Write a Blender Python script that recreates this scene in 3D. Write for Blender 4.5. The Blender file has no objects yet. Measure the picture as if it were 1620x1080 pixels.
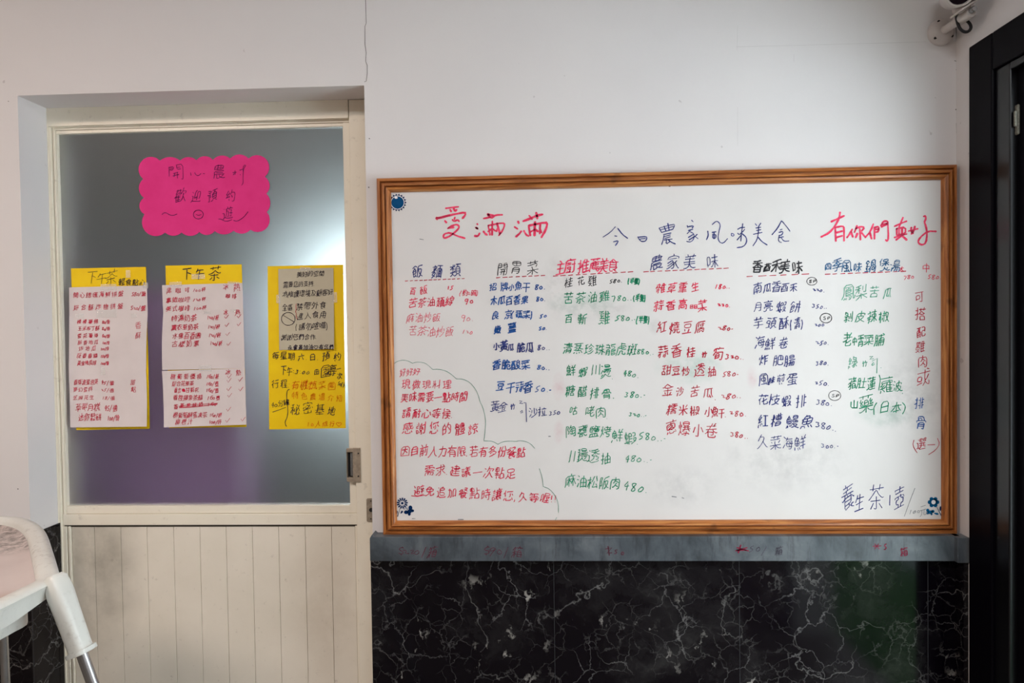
import bpy, bmesh, math, random
from mathutils import Vector, Matrix, noise as mnoise
R = random.Random(7)
SC = bpy.context.scene
COL = SC.collection

# ------------------------------------------------------------------ camera
FOC, YAW, PIT, ROLL = 1083.2172, .0425, .0216, -.0145
CAM = Vector((0, -1.82, 1.35))
_f = Vector((-math.sin(YAW)*math.cos(PIT), math.cos(YAW)*math.cos(PIT), -math.sin(PIT)))
_r = Vector((math.cos(YAW), math.sin(YAW), 0)); _u = _r.cross(_f)
_r2 = _r*math.cos(ROLL) + _u*math.sin(ROLL); _u2 = -_r*math.sin(ROLL) + _u*math.cos(ROLL)
cam = bpy.data.cameras.new('camera'); cam_o = bpy.data.objects.new('camera', cam); COL.objects.link(cam_o)
cam.sensor_fit = 'HORIZONTAL'; cam.sensor_width = 36.0; cam.lens = 36.0*FOC/1620; cam.clip_start = .05
cam_o.matrix_world = Matrix(((_r2.x, _u2.x, -_f.x, CAM.x), (_r2.y, _u2.y, -_f.y, CAM.y), (_r2.z, _u2.z, -_f.z, CAM.z), (0, 0, 0, 1)))
SC.camera = cam_o

# ------------------------------------------------------------------ light and exposure
SC.view_settings.view_transform = 'Standard'; SC.view_settings.look = 'None'
SC.view_settings.gamma = 1; SC.view_settings.use_curve_mapping = False
SC.view_settings.exposure = 0.10
world = bpy.data.worlds.new('overcast_sky'); SC.world = world; world.use_nodes = True
wn = world.node_tree; bg = wn.nodes['Background']
bg.inputs[0].default_value = (.86, .95, 1.0, 1); bg.inputs[1].default_value = 4.2
def area(name, loc, rot, sx, sy, power, colr, portal=False):
    l = bpy.data.lights.new(name, 'AREA'); l.shape = 'RECTANGLE'; l.size = sx; l.size_y = sy
    l.energy = power; l.color = colr
    if portal: l.cycles.is_portal = True
    o = bpy.data.objects.new(name, l); COL.objects.link(o); o.location = loc; o.rotation_euler = rot
    return o
H2 = math.pi/2
XR = 1.0746                                   # face of the right wall
area('doorway_sky_portal', (XR+.12, -.68, 1.02), (0, H2, 0), 2.0, .98, 1, (1, 1, 1), True)
sun = bpy.data.lights.new('yard_sun', 'SUN'); sun.energy = 36; sun.angle = .01; sun.color = (1, 1, 1)
sun_o = bpy.data.objects.new('yard_sun', sun); COL.objects.link(sun_o); sun_o.rotation_euler = (.1, math.radians(-24), 0); sun_o.location = (3, 0, 5)
area('ceiling_tube_light', (-1.9, -1.8, 2.73), (0, 0, 0), 1.2, .4, 42, (1.0, .83, .735))
area('cool_fill_light', (.1, -2.3, 2.73), (0, 0, 0), 1.2, .4, 33, (.93, .96, 1.0))  # cool fill added against the warm cast at right; no fixture
area('back_room_window_light', (-1.05, 2.95, 1.46), (-H2, 0, 0), .7, .62, 14, (.80, .95, 1.0))
area('back_room_fill_light', (-1.5, .30, 2.70), (0, 0, 0), .6, .08, 12, (1.0, .9, 1.0))  # fill added behind the glass to light the lilac shape

# ------------------------------------------------------------------ pixel -> plane
def ray(px, py): return _f + _r2*((px-810)/FOC) - _u2*((py-540)/FOC)
def at_y(px, py, y):
    d = ray(px, py); return CAM + d*((y-CAM.y)/d.y)
def at_x(px, py, x):
    d = ray(px, py); return CAM + d*((x-CAM.x)/d.x)
def at_z(px, py, z):
    d = ray(px, py); return CAM + d*((z-CAM.z)/d.z)

# ------------------------------------------------------------------ materials
def s2l(c):
    c /= 255.0
    return c/12.92 if c <= .04045 else ((c+.055)/1.055)**2.4
def rgb(r, g, b): return (s2l(r), s2l(g), s2l(b), 1)
class NT:
    def __init__(s, name):
        s.m = bpy.data.materials.new(name); s.m.use_nodes = True; s.t = s.m.node_tree
        s.b = s.t.nodes['Principled BSDF']; s.L = s.t.links
        s.tc = None
    def n(s, kind, **kw):
        x = s.t.nodes.new('ShaderNode'+kind)
        for k, v in kw.items():
            if hasattr(x, k): setattr(x, k, v)
            else: x.inputs[k.replace('_', ' ')].default_value = v
        return x
    def obj(s):
        if not s.tc: s.tc = s.n('TexCoord')
        return s.tc.outputs['Object']
    def geo(s): return s.n('NewGeometry').outputs['Position']
    def map(s, src, scale=(1, 1, 1), loc=(0, 0, 0)):
        m = s.n('Mapping'); s.L.new(src, m.inputs[0]); m.inputs['Scale'].default_value = scale; m.inputs['Location'].default_value = loc
        return m.outputs[0]
    def noise(s, src, scale, detail=4, rough=.55, dist=0):
        x = s.n('TexNoise'); s.L.new(src, x.inputs['Vector'])
        x.inputs['Scale'].default_value = scale; x.inputs['Detail'].default_value = detail
        x.inputs['Roughness'].default_value = rough; x.inputs['Distortion'].default_value = dist
        return x
    def ramp(s, src, pts):
        x = s.n('ValToRGB'); s.L.new(src, x.inputs[0]); e = x.color_ramp.elements
        while len(e) < len(pts): e.new(.5)
        for k, (p, c) in enumerate(pts):
            e[k].position = p; e[k].color = c if len(c) == 4 else (*c, 1)
        return x.outputs[0]
    def mix(s, fac, a, b, mode='MIX'):
        x = s.n('Mix'); x.data_type = 'RGBA'; x.blend_type = mode
        for sock, v in ((x.inputs[0], fac), (x.inputs[6], a), (x.inputs[7], b)):
            if hasattr(v, 'links'): s.L.new(v, sock)
            else: sock.default_value = v
        return x.outputs[2]
    def math(s, op, a, b=0.0):
        x = s.n('Math'); x.operation = op
        for sock, v in ((x.inputs[0], a), (x.inputs[1], b)):
            if hasattr(v, 'links'): s.L.new(v, sock)
            else: sock.default_value = v
        return x.outputs[0]
    def col(s, v):
        if hasattr(v, 'links'): s.L.new(v, s.b.inputs['Base Color'])
        else: s.b.inputs['Base Color'].default_value = v
    def bump(s, h, strength=.1, dist=.01):
        x = s.n('Bump'); x.inputs['Strength'].default_value = strength; x.inputs['Distance'].default_value = dist
        s.L.new(h, x.inputs['Height']); s.L.new(x.outputs[0], s.b.inputs['Normal'])
    def set(s, rough=.5, metal=0, spec=.5):
        s.b.inputs['Roughness'].default_value = rough; s.b.inputs['Metallic'].default_value = metal
        s.b.inputs['Specular IOR Level'].default_value = spec
        return s
BW = lambda v: (v, v, v, 1)
def plain(name, c, rough=.5, metal=0, spec=.5, vary=.06, scale=30):
    t = NT(name).set(rough, metal, spec)
    n = t.noise(t.obj(), scale, 5)
    t.col(t.mix(t.ramp(n.outputs[0], [(.3, BW(0)), (.7, BW(1))]), tuple(x*(1-vary) for x in c[:3])+(1,), tuple(min(1, x*(1+vary)) for x in c[:3])+(1,)))
    return t.m

def mk_plaster():
    t = NT('painted_plaster').set(.62, 0, .35)
    p = t.geo()
    n = t.noise(p, 2.2, 5); n2 = t.noise(p, 60, 4)
    c = t.mix(t.ramp(n.outputs[0], [(.3, BW(0)), (.7, BW(1))]), rgb(223, 219, 218), rgb(228, 224, 222))
    sp = t.noise(p, 34, 2, .5)
    c = t.mix(t.ramp(sp.outputs[0], [(.74, BW(0)), (.77, BW(.35))]), c, rgb(150, 140, 138))
    t.col(c); t.bump(n2.outputs[0], .12, .002)
    return t.m
def mk_marble():
    t = NT('black_veined_marble').set(.11, 0, .22)
    p = t.geo()
    def warp(src, amt, sc, det=7):
        w = t.noise(src, sc, det, .62)
        o = t.n('VectorMath'); o.operation = 'MULTIPLY_ADD'
        t.L.new(w.outputs['Color'], o.inputs[0]); o.inputs[1].default_value = (amt, amt, amt); t.L.new(src, o.inputs[2])
        return o.outputs[0]
    def ridge(src, scale, wd, det=6, rough=.55):
        n = t.noise(src, scale, det, rough)
        r = t.math('ABSOLUTE', t.math('SUBTRACT', n.outputs[0], .5))
        return t.ramp(r, [(0, BW(1)), (wd*.4, BW(.5)), (wd, BW(0))])
    def patch(sc, lo, hi, seed):
        return t.ramp(t.noise(t.map(p, (1, 1, 1), seed), sc, 3).outputs[0], [(lo, BW(0)), (hi, BW(1))])
    d1 = warp(p, .10, 9)
    v1 = t.math('MULTIPLY', ridge(t.map(p, (1, 1, 1), (1, 5, 2)), 3.6, .0042, 6, .5), patch(6, .44, .6, (3, 1, 7)))
    vo = t.n('TexVoronoi'); vo.feature = 'DISTANCE_TO_EDGE'; t.L.new(d1, vo.inputs['Vector']); vo.inputs['Scale'].default_value = 10
    v2 = t.math('MULTIPLY', t.ramp(vo.outputs['Distance'], [(0, BW(1)), (.006, BW(.5)), (.015, BW(0))]), patch(5, .47, .62, (9, 2, 1)))
    vo2 = t.n('TexVoronoi'); vo2.feature = 'DISTANCE_TO_EDGE'; t.L.new(warp(p, .07, 14), vo2.inputs['Vector']); vo2.inputs['Scale'].default_value = 22
    v3 = t.math('MULTIPLY', t.ramp(vo2.outputs['Distance'], [(0, BW(1)), (.035, BW(0))]), patch(9, .46, .60, (5, 8, 3)))
    sm = t.noise(t.map(warp(p, .35, 3.2), (1, 1, 1.3), (2, 5, 1)), 4.2, 10, .66)
    smoke = t.ramp(sm.outputs[0], [(.48, BW(0)), (.60, BW(.26)), (.76, BW(.9))])
    fl = t.ramp(t.noise(t.map(warp(p, .12, 12), (2.6, 1, 1.3), (8, 3, 4)), 12, 4, .5).outputs[0], [(.66, BW(0)), (.71, BW(1))])
    fl = t.math('MULTIPLY', fl, patch(5, .47, .6, (1, 1, 4)))
    c = t.mix(smoke, rgb(8, 5, 11), rgb(52, 51, 51))
    c = t.mix(t.math('MULTIPLY', v1, .5), c, rgb(140, 138, 136))
    c = t.mix(t.math('MULTIPLY', v2, .45), c, rgb(140, 138, 138))
    c = t.mix(t.math('MULTIPLY', v3, .28), c, rgb(120, 118, 116))
    c = t.mix(t.math('MULTIPLY', fl, .75), c, rgb(170, 166, 160))
    t.col(c)
    return t.m
def mk_sill():
    t = NT('grey_stone_ledge').set(.38, 0, .5)
    p = t.geo()
    a = t.ramp(t.noise(t.map(p, (1, 1, .8)), 9, 8, .65, .5).outputs[0], [(.32, rgb(48, 53, 58)), (.52, rgb(80, 87, 93)), (.72, rgb(106, 111, 115))])
    st = t.ramp(t.noise(t.map(p, (16, 1, 3)), 2.2, 7, .7).outputs[0], [(.52, BW(0)), (.68, BW(1))])
    t.col(t.mix(t.math('MULTIPLY', st, .85), a, rgb(48, 50, 54)))
    return t.m
def mk_wood():
    t = NT('varnished_brown_wood').set(.34, 0, .5)
    p = t.obj()
    g = t.noise(t.map(p, (2.2, 34, 34)), 3.5, 7, .6, .5)
    g2 = t.noise(t.map(p, (1.2, 90, 90)), 5, 5, .6)
    c = t.ramp(g.outputs[0], [(.28, rgb(116, 62, 25)), (.5, rgb(174, 104, 50)), (.72, rgb(206, 140, 78))])
    c = t.mix(t.ramp(g2.outputs[0], [(.52, BW(0)), (.72, BW(.55))]), c, rgb(92, 48, 20))
    kn = t.noise(p, 12, 3)
    c = t.mix(t.ramp(kn.outputs[0], [(.68, BW(0)), (.74, BW(.5))]), c, rgb(70, 36, 18))
    t.col(c); t.bump(g.outputs[0], .1, .002)
    return t.m
def blob_mask(t, p, items):
    """soft blobs: centre (x, z), radii"""
    tot = None
    for (cx, cz, rx, rz) in items:
        m = t.n('Mapping'); t.L.new(p, m.inputs[0]); m.vector_type = 'POINT'
        m.inputs['Scale'].default_value = (1/rx, 0, 1/rz); m.inputs['Location'].default_value = (-cx/rx, 0, -cz/rz)
        l = t.n('VectorMath'); l.operation = 'LENGTH'; t.L.new(m.outputs[0], l.inputs[0])
        r = t.ramp(l.outputs['Value'], [(0, BW(1)), (.45, BW(.7)), (1, BW(0))])
        tot = r if tot is None else t.math('MAXIMUM', tot, r)
    return tot
def mk_board(px):
    t = NT('smudged_enamel_with_reflection').set(.3, 0, .14)
    p = t.geo()
    c = t.mix(t.ramp(t.noise(p, 4, 4).outputs[0], [(.35, BW(0)), (.7, BW(1))]), rgb(221, 217, 214), rgb(215, 211, 208))
    n = t.ramp(t.noise(p, 26, 6, .65).outputs[0], [(.40, BW(0)), (.68, BW(1))])
    def bl(items):
        q = []
        for (x, y, rx, ry) in items:
            w = at_y(x, y, -.012); q.append((w.x, w.z, rx*.00168, ry*.00168))
        return q
    g = t.math('MULTIPLY', blob_mask(t, p, bl([(922, 478, 60, 22), (1092, 580, 62, 34), (1400, 655, 50, 24)])), t.math('ADD', n, .35))  # green smudges; the rightmost is the doorway's green reflection painted in
    c = t.mix(t.math('MULTIPLY', g, .34), c, rgb(120, 170, 150))
    k = t.math('MULTIPLY', blob_mask(t, p, bl([(884, 612, 12, 26), (884, 684, 10, 22), (1190, 597, 10, 20)])), t.math('ADD', n, .3))
    c = t.mix(t.math('MULTIPLY', k, .4), c, rgb(205, 150, 160))
    d = t.math('MULTIPLY', blob_mask(t, p, bl([(1036, 515, 12, 16), (884, 452, 30, 60), (940, 490, 70, 18), (1240, 730, 130, 60), (1450, 620, 90, 90), (1080, 770, 70, 40)])), n)
    c = t.mix(t.math('MULTIPLY', d, .28), c, rgb(140, 138, 138))
    t.col(c)
    return t.m
def mk_door():
    t = NT('cream_painted_metal').set(.36, 0, .5)
    p = t.geo()
    c = t.mix(t.ramp(t.noise(p, 5, 5).outputs[0], [(.35, BW(0)), (.7, BW(1))]), rgb(248, 240, 222), rgb(242, 233, 214))
    dirt = t.ramp(t.noise(p, 40, 6, .7).outputs[0], [(.60, BW(0)), (.76, BW(1))])
    c = t.mix(t.math('MULTIPLY', dirt, .3), c, rgb(128, 112, 92))
    t.col(c)
    return t.m
def mk_panel():
    t = NT('cream_grubby_shaded_boards').set(.4, 0, .5)
    p = t.geo()
    c = t.mix(t.ramp(t.noise(p, 5, 5).outputs[0], [(.35, BW(0)), (.7, BW(1))]), rgb(243, 234, 218), rgb(234, 225, 208))
    n = t.ramp(t.noise(p, 7, 6, .6).outputs[0], [(.35, BW(0)), (.66, BW(1))])
    a = at_y(150, 900, .118); b = at_y(520, 960, .118)
    g = t.math('MULTIPLY', blob_mask(t, p, [(a.x, a.z, .16, .30)]), t.math('ADD', n, .55))
    c = t.mix(t.math('MULTIPLY', g, .5), c, rgb(112, 106, 90))  # stool's soft shadow painted into the grey lower-left staining
    g = t.math('MULTIPLY', blob_mask(t, p, [(b.x, b.z, .14, .22)]), n)
    c = t.mix(t.math('MULTIPLY', g, .3), c, rgb(150, 124, 92))
    dirt = t.ramp(t.noise(p, 55, 6, .7).outputs[0], [(.62, BW(0)), (.75, BW(1))])
    c = t.mix(t.math('MULTIPLY', dirt, .35), c, rgb(120, 104, 84))
    t.col(c)
    return t.m
def mk_frost():
    t = NT('frosted_glass').set(.45, 0, .12)
    t.b.inputs['Transmission Weight'].default_value = 1.0
    t.b.inputs['IOR'].default_value = 1.45
    t.col((.93, .97, .97, 1))
    t.bump(t.noise(t.obj(), 500, 2).outputs[0], .15, .0006)
    return t.m
def mk_seat():
    t = NT('grubby_white_plastic').set(.3, 0, .5)
    p = t.geo()
    c = t.mix(t.ramp(t.noise(p, 9, 4).outputs[0], [(.3, BW(0)), (.7, BW(1))]), rgb(218, 219, 212), rgb(206, 205, 198))
    d = t.ramp(t.noise(p, 70, 6, .7).outputs[0], [(.54, BW(0)), (.66, BW(1))])
    m = t.ramp(t.noise(p, 5, 3).outputs[0], [(.42, BW(.15)), (.58, BW(1))])
    t.col(t.mix(t.math('MULTIPLY', t.math('MULTIPLY', d, m), .45), c, rgb(120, 108, 96)))
    return t.m
def mk_seat_top():
    t = NT('stained_pinkish_plastic').set(.35, 0, .5)
    p = t.geo()
    c = t.mix(t.ramp(t.noise(p, 9, 4).outputs[0], [(.3, BW(0)), (.7, BW(1))]), rgb(205, 190, 184), rgb(194, 178, 173))
    a = at_z(10, 845, .912); b = at_z(0, 960, .912)
    bm = blob_mask_xy(t, p, [(a.x, a.y, .26, .14)])
    n = t.ramp(t.noise(p, 60, 7, .75).outputs[0], [(.42, BW(0)), (.60, BW(1))])
    c = t.mix(t.math('MULTIPLY', t.math('MULTIPLY', bm, n), .95), c, rgb(74, 64, 52))
    bm2 = blob_mask_xy(t, p, [(b.x, b.y, .10, .10)])
    c = t.mix(t.math('MULTIPLY', bm2, .5), c, rgb(160, 120, 96))
    t.col(c)
    return t.m
def blob_mask_xy(t, p, items):
    tot = None
    for (cx, cy, rx, ry) in items:
        m = t.n('Mapping'); t.L.new(p, m.inputs[0])
        m.inputs['Scale'].default_value = (1/rx, 1/ry, 0); m.inputs['Location'].default_value = (-cx/rx, -cy/ry, 0)
        l = t.n('VectorMath'); l.operation = 'LENGTH'; t.L.new(m.outputs[0], l.inputs[0])
        r = t.ramp(l.outputs['Value'], [(0, BW(1)), (.7, BW(.8)), (1, BW(0))])
        tot = r if tot is None else t.math('MAXIMUM', tot, r)
    return tot
def mk_paper(name, a, b, rough=.7, spec=.25):
    t = NT(name).set(rough, 0, spec)
    n = t.noise(t.obj(), 14, 6)
    t.col(t.mix(t.ramp(n.outputs[0], [(.3, BW(0)), (.7, BW(1))]), a, b))
    t.bump(t.noise(t.obj(), 30, 3).outputs[0], .06, .004)
    return t.m
def mk_tiles():
    t = NT('beige_floor_tiles').set(.35)
    b = t.n('TexBrick'); t.L.new(t.map(t.geo(), (2, 2, 2)), b.inputs['Vector']); b.offset = 0
    b.inputs['Color1'].default_value = rgb(120, 112, 104); b.inputs['Color2'].default_value = rgb(112, 106, 98); b.inputs['Mortar'].default_value = rgb(110, 104, 98)
    b.inputs['Mortar Size'].default_value = .01; b.inputs['Brick Width'].default_value = 1; b.inputs['Row Height'].default_value = 1
    t.col(b.outputs['Color']); return t.m
def mk_tape():
    t = NT('glossy_clear_tape').set(.05, 0, .6)
    t.col((.95, .94, .9, 1)); t.b.inputs['Alpha'].default_value = .22
    t.bump(t.noise(t.obj(), 260, 3).outputs[0], .5, .004)
    return t.m
def ink(name, r, g, b, rough=.45):
    t = NT(name).set(.6, 0, .06)
    n = t.noise(t.geo(), 120, 3)
    c = rgb(r, g, b); l = rgb(min(255, r+34), min(255, g+34), min(255, b+34))
    t.col(t.mix(t.ramp(n.outputs[0], [(.42, BW(0)), (.72, BW(1))]), c, l))
    return t.m
M = dict(
    plaster=mk_plaster(), marble=mk_marble(), sill=mk_sill(), wood=mk_wood(), board=mk_board(None), door=mk_door(), panel=mk_panel(),
    frost=mk_frost(), seat=mk_seat(), seat_top=mk_seat_top(), tiles=mk_tiles(), tape=mk_tape(),
    yellow=mk_paper('yellow_card', rgb(253, 214, 8), rgb(247, 204, 4), .55, .35), white_paper=mk_paper('white_paper', rgb(228, 217, 215), rgb(220, 209, 207)),
    beige_paper=mk_paper('beige_paper', rgb(205, 196, 172), rgb(196, 187, 163)), pink=mk_paper('pink_card', rgb(238, 58, 140), rgb(230, 48, 130)),
    black_metal=plain('black_painted_metal', rgb(8, 6, 12), .34, 0, .06), dark_gap=plain('dark_groove', rgb(70, 62, 52), .8),
    handle=plain('worn_bronze_metal', rgb(172, 158, 140), .45, .35, .5, .2, 120), dark=plain('blackened_recess', rgb(18, 16, 18), .6),
    steel=plain('brushed_steel', rgb(176, 178, 180), .22, .95, .5), cam_white=plain('offwhite_camera_plastic', rgb(206, 198, 194), .4),
    black_gloss=plain('glossy_black_metal', rgb(10, 9, 12), .28, 0, .5), latch=plain('corroded_grey_metal', rgb(122, 120, 110), .7, .2, .3, .35, 200), petal=plain('bright_teal_decal', rgb(4, 92, 140), .4, 0, .12, .25, 60), lens=plain('dark_lens_glass', rgb(20, 10, 18), .25, 0, .15), cable=plain('black_cable', rgb(16, 14, 18), .5), crack=plain('dark_crack', rgb(96, 88, 86), .9),
    joint=plain('pale_joint_line', rgb(204, 199, 197), .8), tile_joint=plain('dark_tile_joint', rgb(36, 36, 40), .8),
    ceiling=plain('grey_ceiling_boards', rgb(150, 146, 142), .8), rear=plain('beige_rear_wall_paint', rgb(150, 142, 134), .8), lilac=plain('lilac_paint', rgb(186, 146, 205), .7), store=plain('grey_green_paint', rgb(72, 74, 70), .8),
    lawn=plain('green_grass', rgb(70, 120, 60), .9, 0, .2, .35, 18), paving=plain('pale_concrete_paving', rgb(190, 200, 206), .8),
    decal=plain('teal_blue_decal', rgb(0, 72, 118), .4, 0, .12, .15, 60), decal_dark=plain('navy_decal', rgb(4, 40, 84), .4, 0, .12, .15, 60), decal_white=plain('white_decal', rgb(236, 236, 238), .4),
    red=ink('red_marker', 206, 34, 66), redl=ink('faded_red_marker', 216, 104, 118), redm=ink('pinkish_red_marker', 214, 62, 86), redd=ink('dark_red_marker', 176, 34, 54),
    rose=ink('rose_red_marker', 224, 58, 92), navy=ink('navy_marker', 44, 52, 110), blue=ink('blue_marker', 30, 74, 140), teal=ink('blue_green_marker', 36, 84, 124),
    green=ink('green_marker', 30, 128, 92), greenl=ink('faded_green_marker', 92, 156, 130), black=ink('black_marker', 44, 44, 48), gray=ink('grey_pencil', 120, 122, 124),
    ink=ink('dark_pen_ink', 40, 30, 46), plum=ink('plum_pen_ink', 78, 18, 70), orange=ink('faded_orange_marker', 226, 128, 10), oredge=ink('orange_red_marker', 218, 96, 14),
    pred=ink('red_pen', 190, 44, 66), predl=ink('faded_red_pen', 200, 92, 104), sillred=ink('worn_dark_red_marker', 84, 44, 56), maroon=ink('bright_worn_red_marker', 122, 30, 54), silldk=ink('worn_grey_marker', 66, 62, 72), gline=ink('fine_green_line', 96, 138, 120),
)

# ------------------------------------------------------------------ mesh helpers
def empty(name, loc, **props):
    o = bpy.data.objects.new(name, None); COL.objects.link(o); o.location = loc; o.empty_display_size = .1
    for k, v in props.items(): o[k] = v
    bpy.context.view_layer.update()
    return o
def mesh_obj(name, verts, faces, mat, parent=None, smooth=False, **props):
    me = bpy.data.meshes.new(name); me.from_pydata([tuple(v) for v in verts], [], faces)
    mats = mat if isinstance(mat, (list, tuple)) else [mat]
    for m in mats: me.materials.append(m)
    if smooth:
        for p in me.polygons: p.use_smooth = True
    me.update()
    o = bpy.data.objects.new(name, me); COL.objects.link(o)
    if parent is not None:
        o.parent = parent; o.matrix_parent_inverse = parent.matrix_world.inverted()
    for k, v in props.items(): o[k] = v
    return o
class MB:
    def __init__(s): s.v = []; s.f = []
    def box(s, x0, x1, y0, y1, z0, z1):
        b = len(s.v)
        s.v += [(x, y, z) for z in (z0, z1) for y in (y0, y1) for x in (x0, x1)]
        s.f += [[b+i for i in q] for q in ((0, 2, 3, 1), (4, 5, 7, 6), (0, 1, 5, 4), (2, 6, 7, 3), (0, 4, 6, 2), (1, 3, 7, 5))]
        return s
    def tube(s, pts, rad, n=12, cap=True):
        pts = [Vector(p) for p in pts]
        rads = rad if isinstance(rad, (list, tuple)) else [rad]*len(pts)
        b = len(s.v); up = None
        for i, p in enumerate(pts):
            t = (pts[min(i+1, len(pts)-1)]-pts[max(i-1, 0)]).normalized()
            if up is None:
                up = Vector((0, 0, 1)) if abs(t.z) < .9 else Vector((1, 0, 0))
            a = t.cross(up).normalized(); up = a.cross(t).normalized()
            for k in range(n):
                an = 2*math.pi*k/n
                s.v.append(tuple(p+(a*math.cos(an)+up*math.sin(an))*rads[i]))
        for i in range(len(pts)-1):
            for k in range(n):
                s.f.append([b+i*n+k, b+i*n+(k+1) % n, b+(i+1)*n+(k+1) % n, b+(i+1)*n+k])
        if cap:
            s.f.append([b+k for k in range(n)][::-1]); s.f.append([b+(len(pts)-1)*n+k for k in range(n)])
        return s
    def loft(s, rings, cap0=True, cap1=True):
        b = len(s.v); n = len(rings[0])
        for r in rings: s.v += [tuple(p) for p in r]
        for i in range(len(rings)-1):
            for k in range(n):
                s.f.append([b+i*n+k, b+i*n+(k+1) % n, b+(i+1)*n+(k+1) % n, b+(i+1)*n+k])
        if cap0: s.f.append([b+k for k in range(n)][::-1])
        if cap1: s.f.append([b+(len(rings)-1)*n+k for k in range(n)])
        return s
    def prism_y(s, poly, y0, y1):
        """poly of (x, z); front at y0"""
        b = len(s.v); n = len(poly)
        s.v += [(x, y0, z) for x, z in poly]+[(x, y1, z) for x, z in poly]
        s.f.append([b+k for k in range(n)]); s.f.append([b+n+k for k in range(n)][::-1])
        for k in range(n): s.f.append([b+k, b+n+k, b+n+(k+1) % n, b+(k+1) % n])
        return s
    def done(s, name, mat, parent=None, smooth=False, bevel=0, **props):
        o = mesh_obj(name, s.v, s.f, mat, parent, smooth, **props)
        bm = bmesh.new(); bm.from_mesh(o.data); bmesh.ops.recalc_face_normals(bm, faces=bm.faces); bm.to_mesh(o.data); bm.free()
        if bevel:
            m = o.modifiers.new('bevel', 'BEVEL'); m.width = bevel; m.segments = 2; m.limit_method = 'ANGLE'
        if smooth and not bevel:
            o.data.set_sharp_from_angle(angle=math.radians(42))
        return o

# ------------------------------------------------------------------ handwriting
GLYPHS = {}
def G(ch, *flat): GLYPHS[ch] = [list(zip(f[0::2], f[1::2])) for f in flat]
# centre lines of the pen strokes of each character, as x, y pairs on a 66-unit square
G('飯', (70, 16, 60, 26), (13, 47, 32, 47), (23, 57, 22, 64), (48, 16, 60, 26), (33, 69, 21, 76, 10, 66), (60, 30, 56, 32, 53, 37, 49, 52, 49, 57), (69, 76, 44, 72, 44, 39, 38, 16), (13, 36, 32, 36, 31, 57, 13, 56, 13, 19, 18, 19, 29, 24), (32, 19, 27, 30), (60, 26, 60, 30, 66, 41, 70, 56, 44, 57))
G('麵', (56, 60, 57, 74), (52, 32, 62, 32), (52, 45, 62, 45), (32, 68, 31, 62), (25, 56, 31, 62), (72, 74, 42, 74), (62, 59, 62, 17), (34, 73, 9, 73), (42, 17, 70, 17), (27, 59, 26, 57, 27, 59, 26, 59, 26, 57), (24, 26, 25, 25), (10, 15, 17, 18, 31, 34, 31, 40, 19, 40), (21, 58, 17, 52, 9, 47), (52, 59, 52, 17), (15, 29, 23, 26, 30, 18), (71, 14, 71, 58, 56, 60, 42, 59, 42, 14), (11, 59, 15, 67), (12, 32, 16, 39, 19, 40, 23, 48, 23, 79), (34, 49, 28, 54, 23, 56, 23, 58, 17, 60, 19, 57, 17, 61, 14, 62))
G('類', (14, 71, 12, 76), (44, 40, 70, 40), (70, 52, 44, 52), (32, 70, 34, 76), (74, 15, 64, 21), (38, 15, 51, 22), (56, 75, 54, 63), (22, 62, 23, 60), (36, 52, 27, 59, 23, 60), (22, 28, 26, 27, 34, 21), (9, 36, 35, 36, 35, 42, 31, 44), (43, 75, 72, 75), (70, 40, 69, 63, 44, 63, 44, 28, 70, 28, 70, 40), (23, 77, 23, 50), (35, 65, 23, 65, 22, 63, 19, 65, 9, 65), (9, 51, 22, 62, 23, 65), (10, 16, 14, 18, 22, 28, 23, 43))
G('開', (46, 65, 69, 65), (12, 65, 34, 65), (48, 16, 48, 44), (58, 33, 23, 33), (12, 54, 34, 55, 34, 76, 12, 75, 12, 15), (58, 16, 60, 15, 69, 16, 69, 75, 46, 75, 46, 56, 48, 54, 69, 54), (29, 19, 33, 29, 33, 45), (56, 45, 25, 45))
G('胃', (61, 35, 20, 35), (20, 26, 61, 26), (40, 74, 40, 54), (66, 65, 15, 65), (40, 74, 65, 75, 66, 54, 16, 54, 16, 75, 40, 74), (20, 15, 21, 45, 61, 44, 61, 16, 50, 15))
G('菜', (21, 45, 18, 51), (47, 34, 48, 30, 55, 24, 69, 17, 72, 18), (11, 17, 27, 25, 33, 29, 34, 34), (67, 55, 61, 45), (66, 62, 59, 63, 34, 60, 12, 60), (28, 68, 28, 78), (41, 15, 41, 40, 39, 42, 40, 50, 38, 53), (71, 73, 11, 73), (53, 78, 53, 68, 57, 65, 57, 62), (10, 34, 71, 34))
G('百', (63, 19, 19, 19), (38, 58, 40, 74), (63, 38, 19, 38), (70, 74, 11, 74), (19, 15, 19, 57, 38, 58, 63, 56, 63, 15))
G('約', (33, 32, 35, 23), (9, 17, 13, 29), (52, 16, 54, 15, 62, 15, 67, 18, 70, 64, 45, 65), (49, 47, 56, 36), (23, 29, 25, 18), (23, 57, 12, 57, 12, 59, 24, 78), (33, 43, 10, 40), (34, 40, 32, 50), (38, 54, 43, 63, 45, 65, 48, 79), (31, 65, 28, 61, 23, 57, 21, 52, 16, 46, 15, 41))
G('碗', (41, 37, 44, 36), (53, 71, 52, 79), (71, 25, 73, 19, 70, 15, 59, 15, 57, 16, 57, 56, 69, 56, 70, 34, 69, 33, 63, 33), (8, 39, 8, 44, 12, 45), (71, 64, 70, 71, 34, 71, 34, 64), (27, 74, 9, 74), (14, 52, 26, 51, 26, 24, 14, 24), (39, 55, 49, 54, 46, 36, 44, 36, 44, 29, 39, 21), (14, 17, 14, 44, 12, 46, 18, 69, 18, 74), (39, 61, 39, 55, 37, 54, 33, 41, 26, 40))
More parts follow.
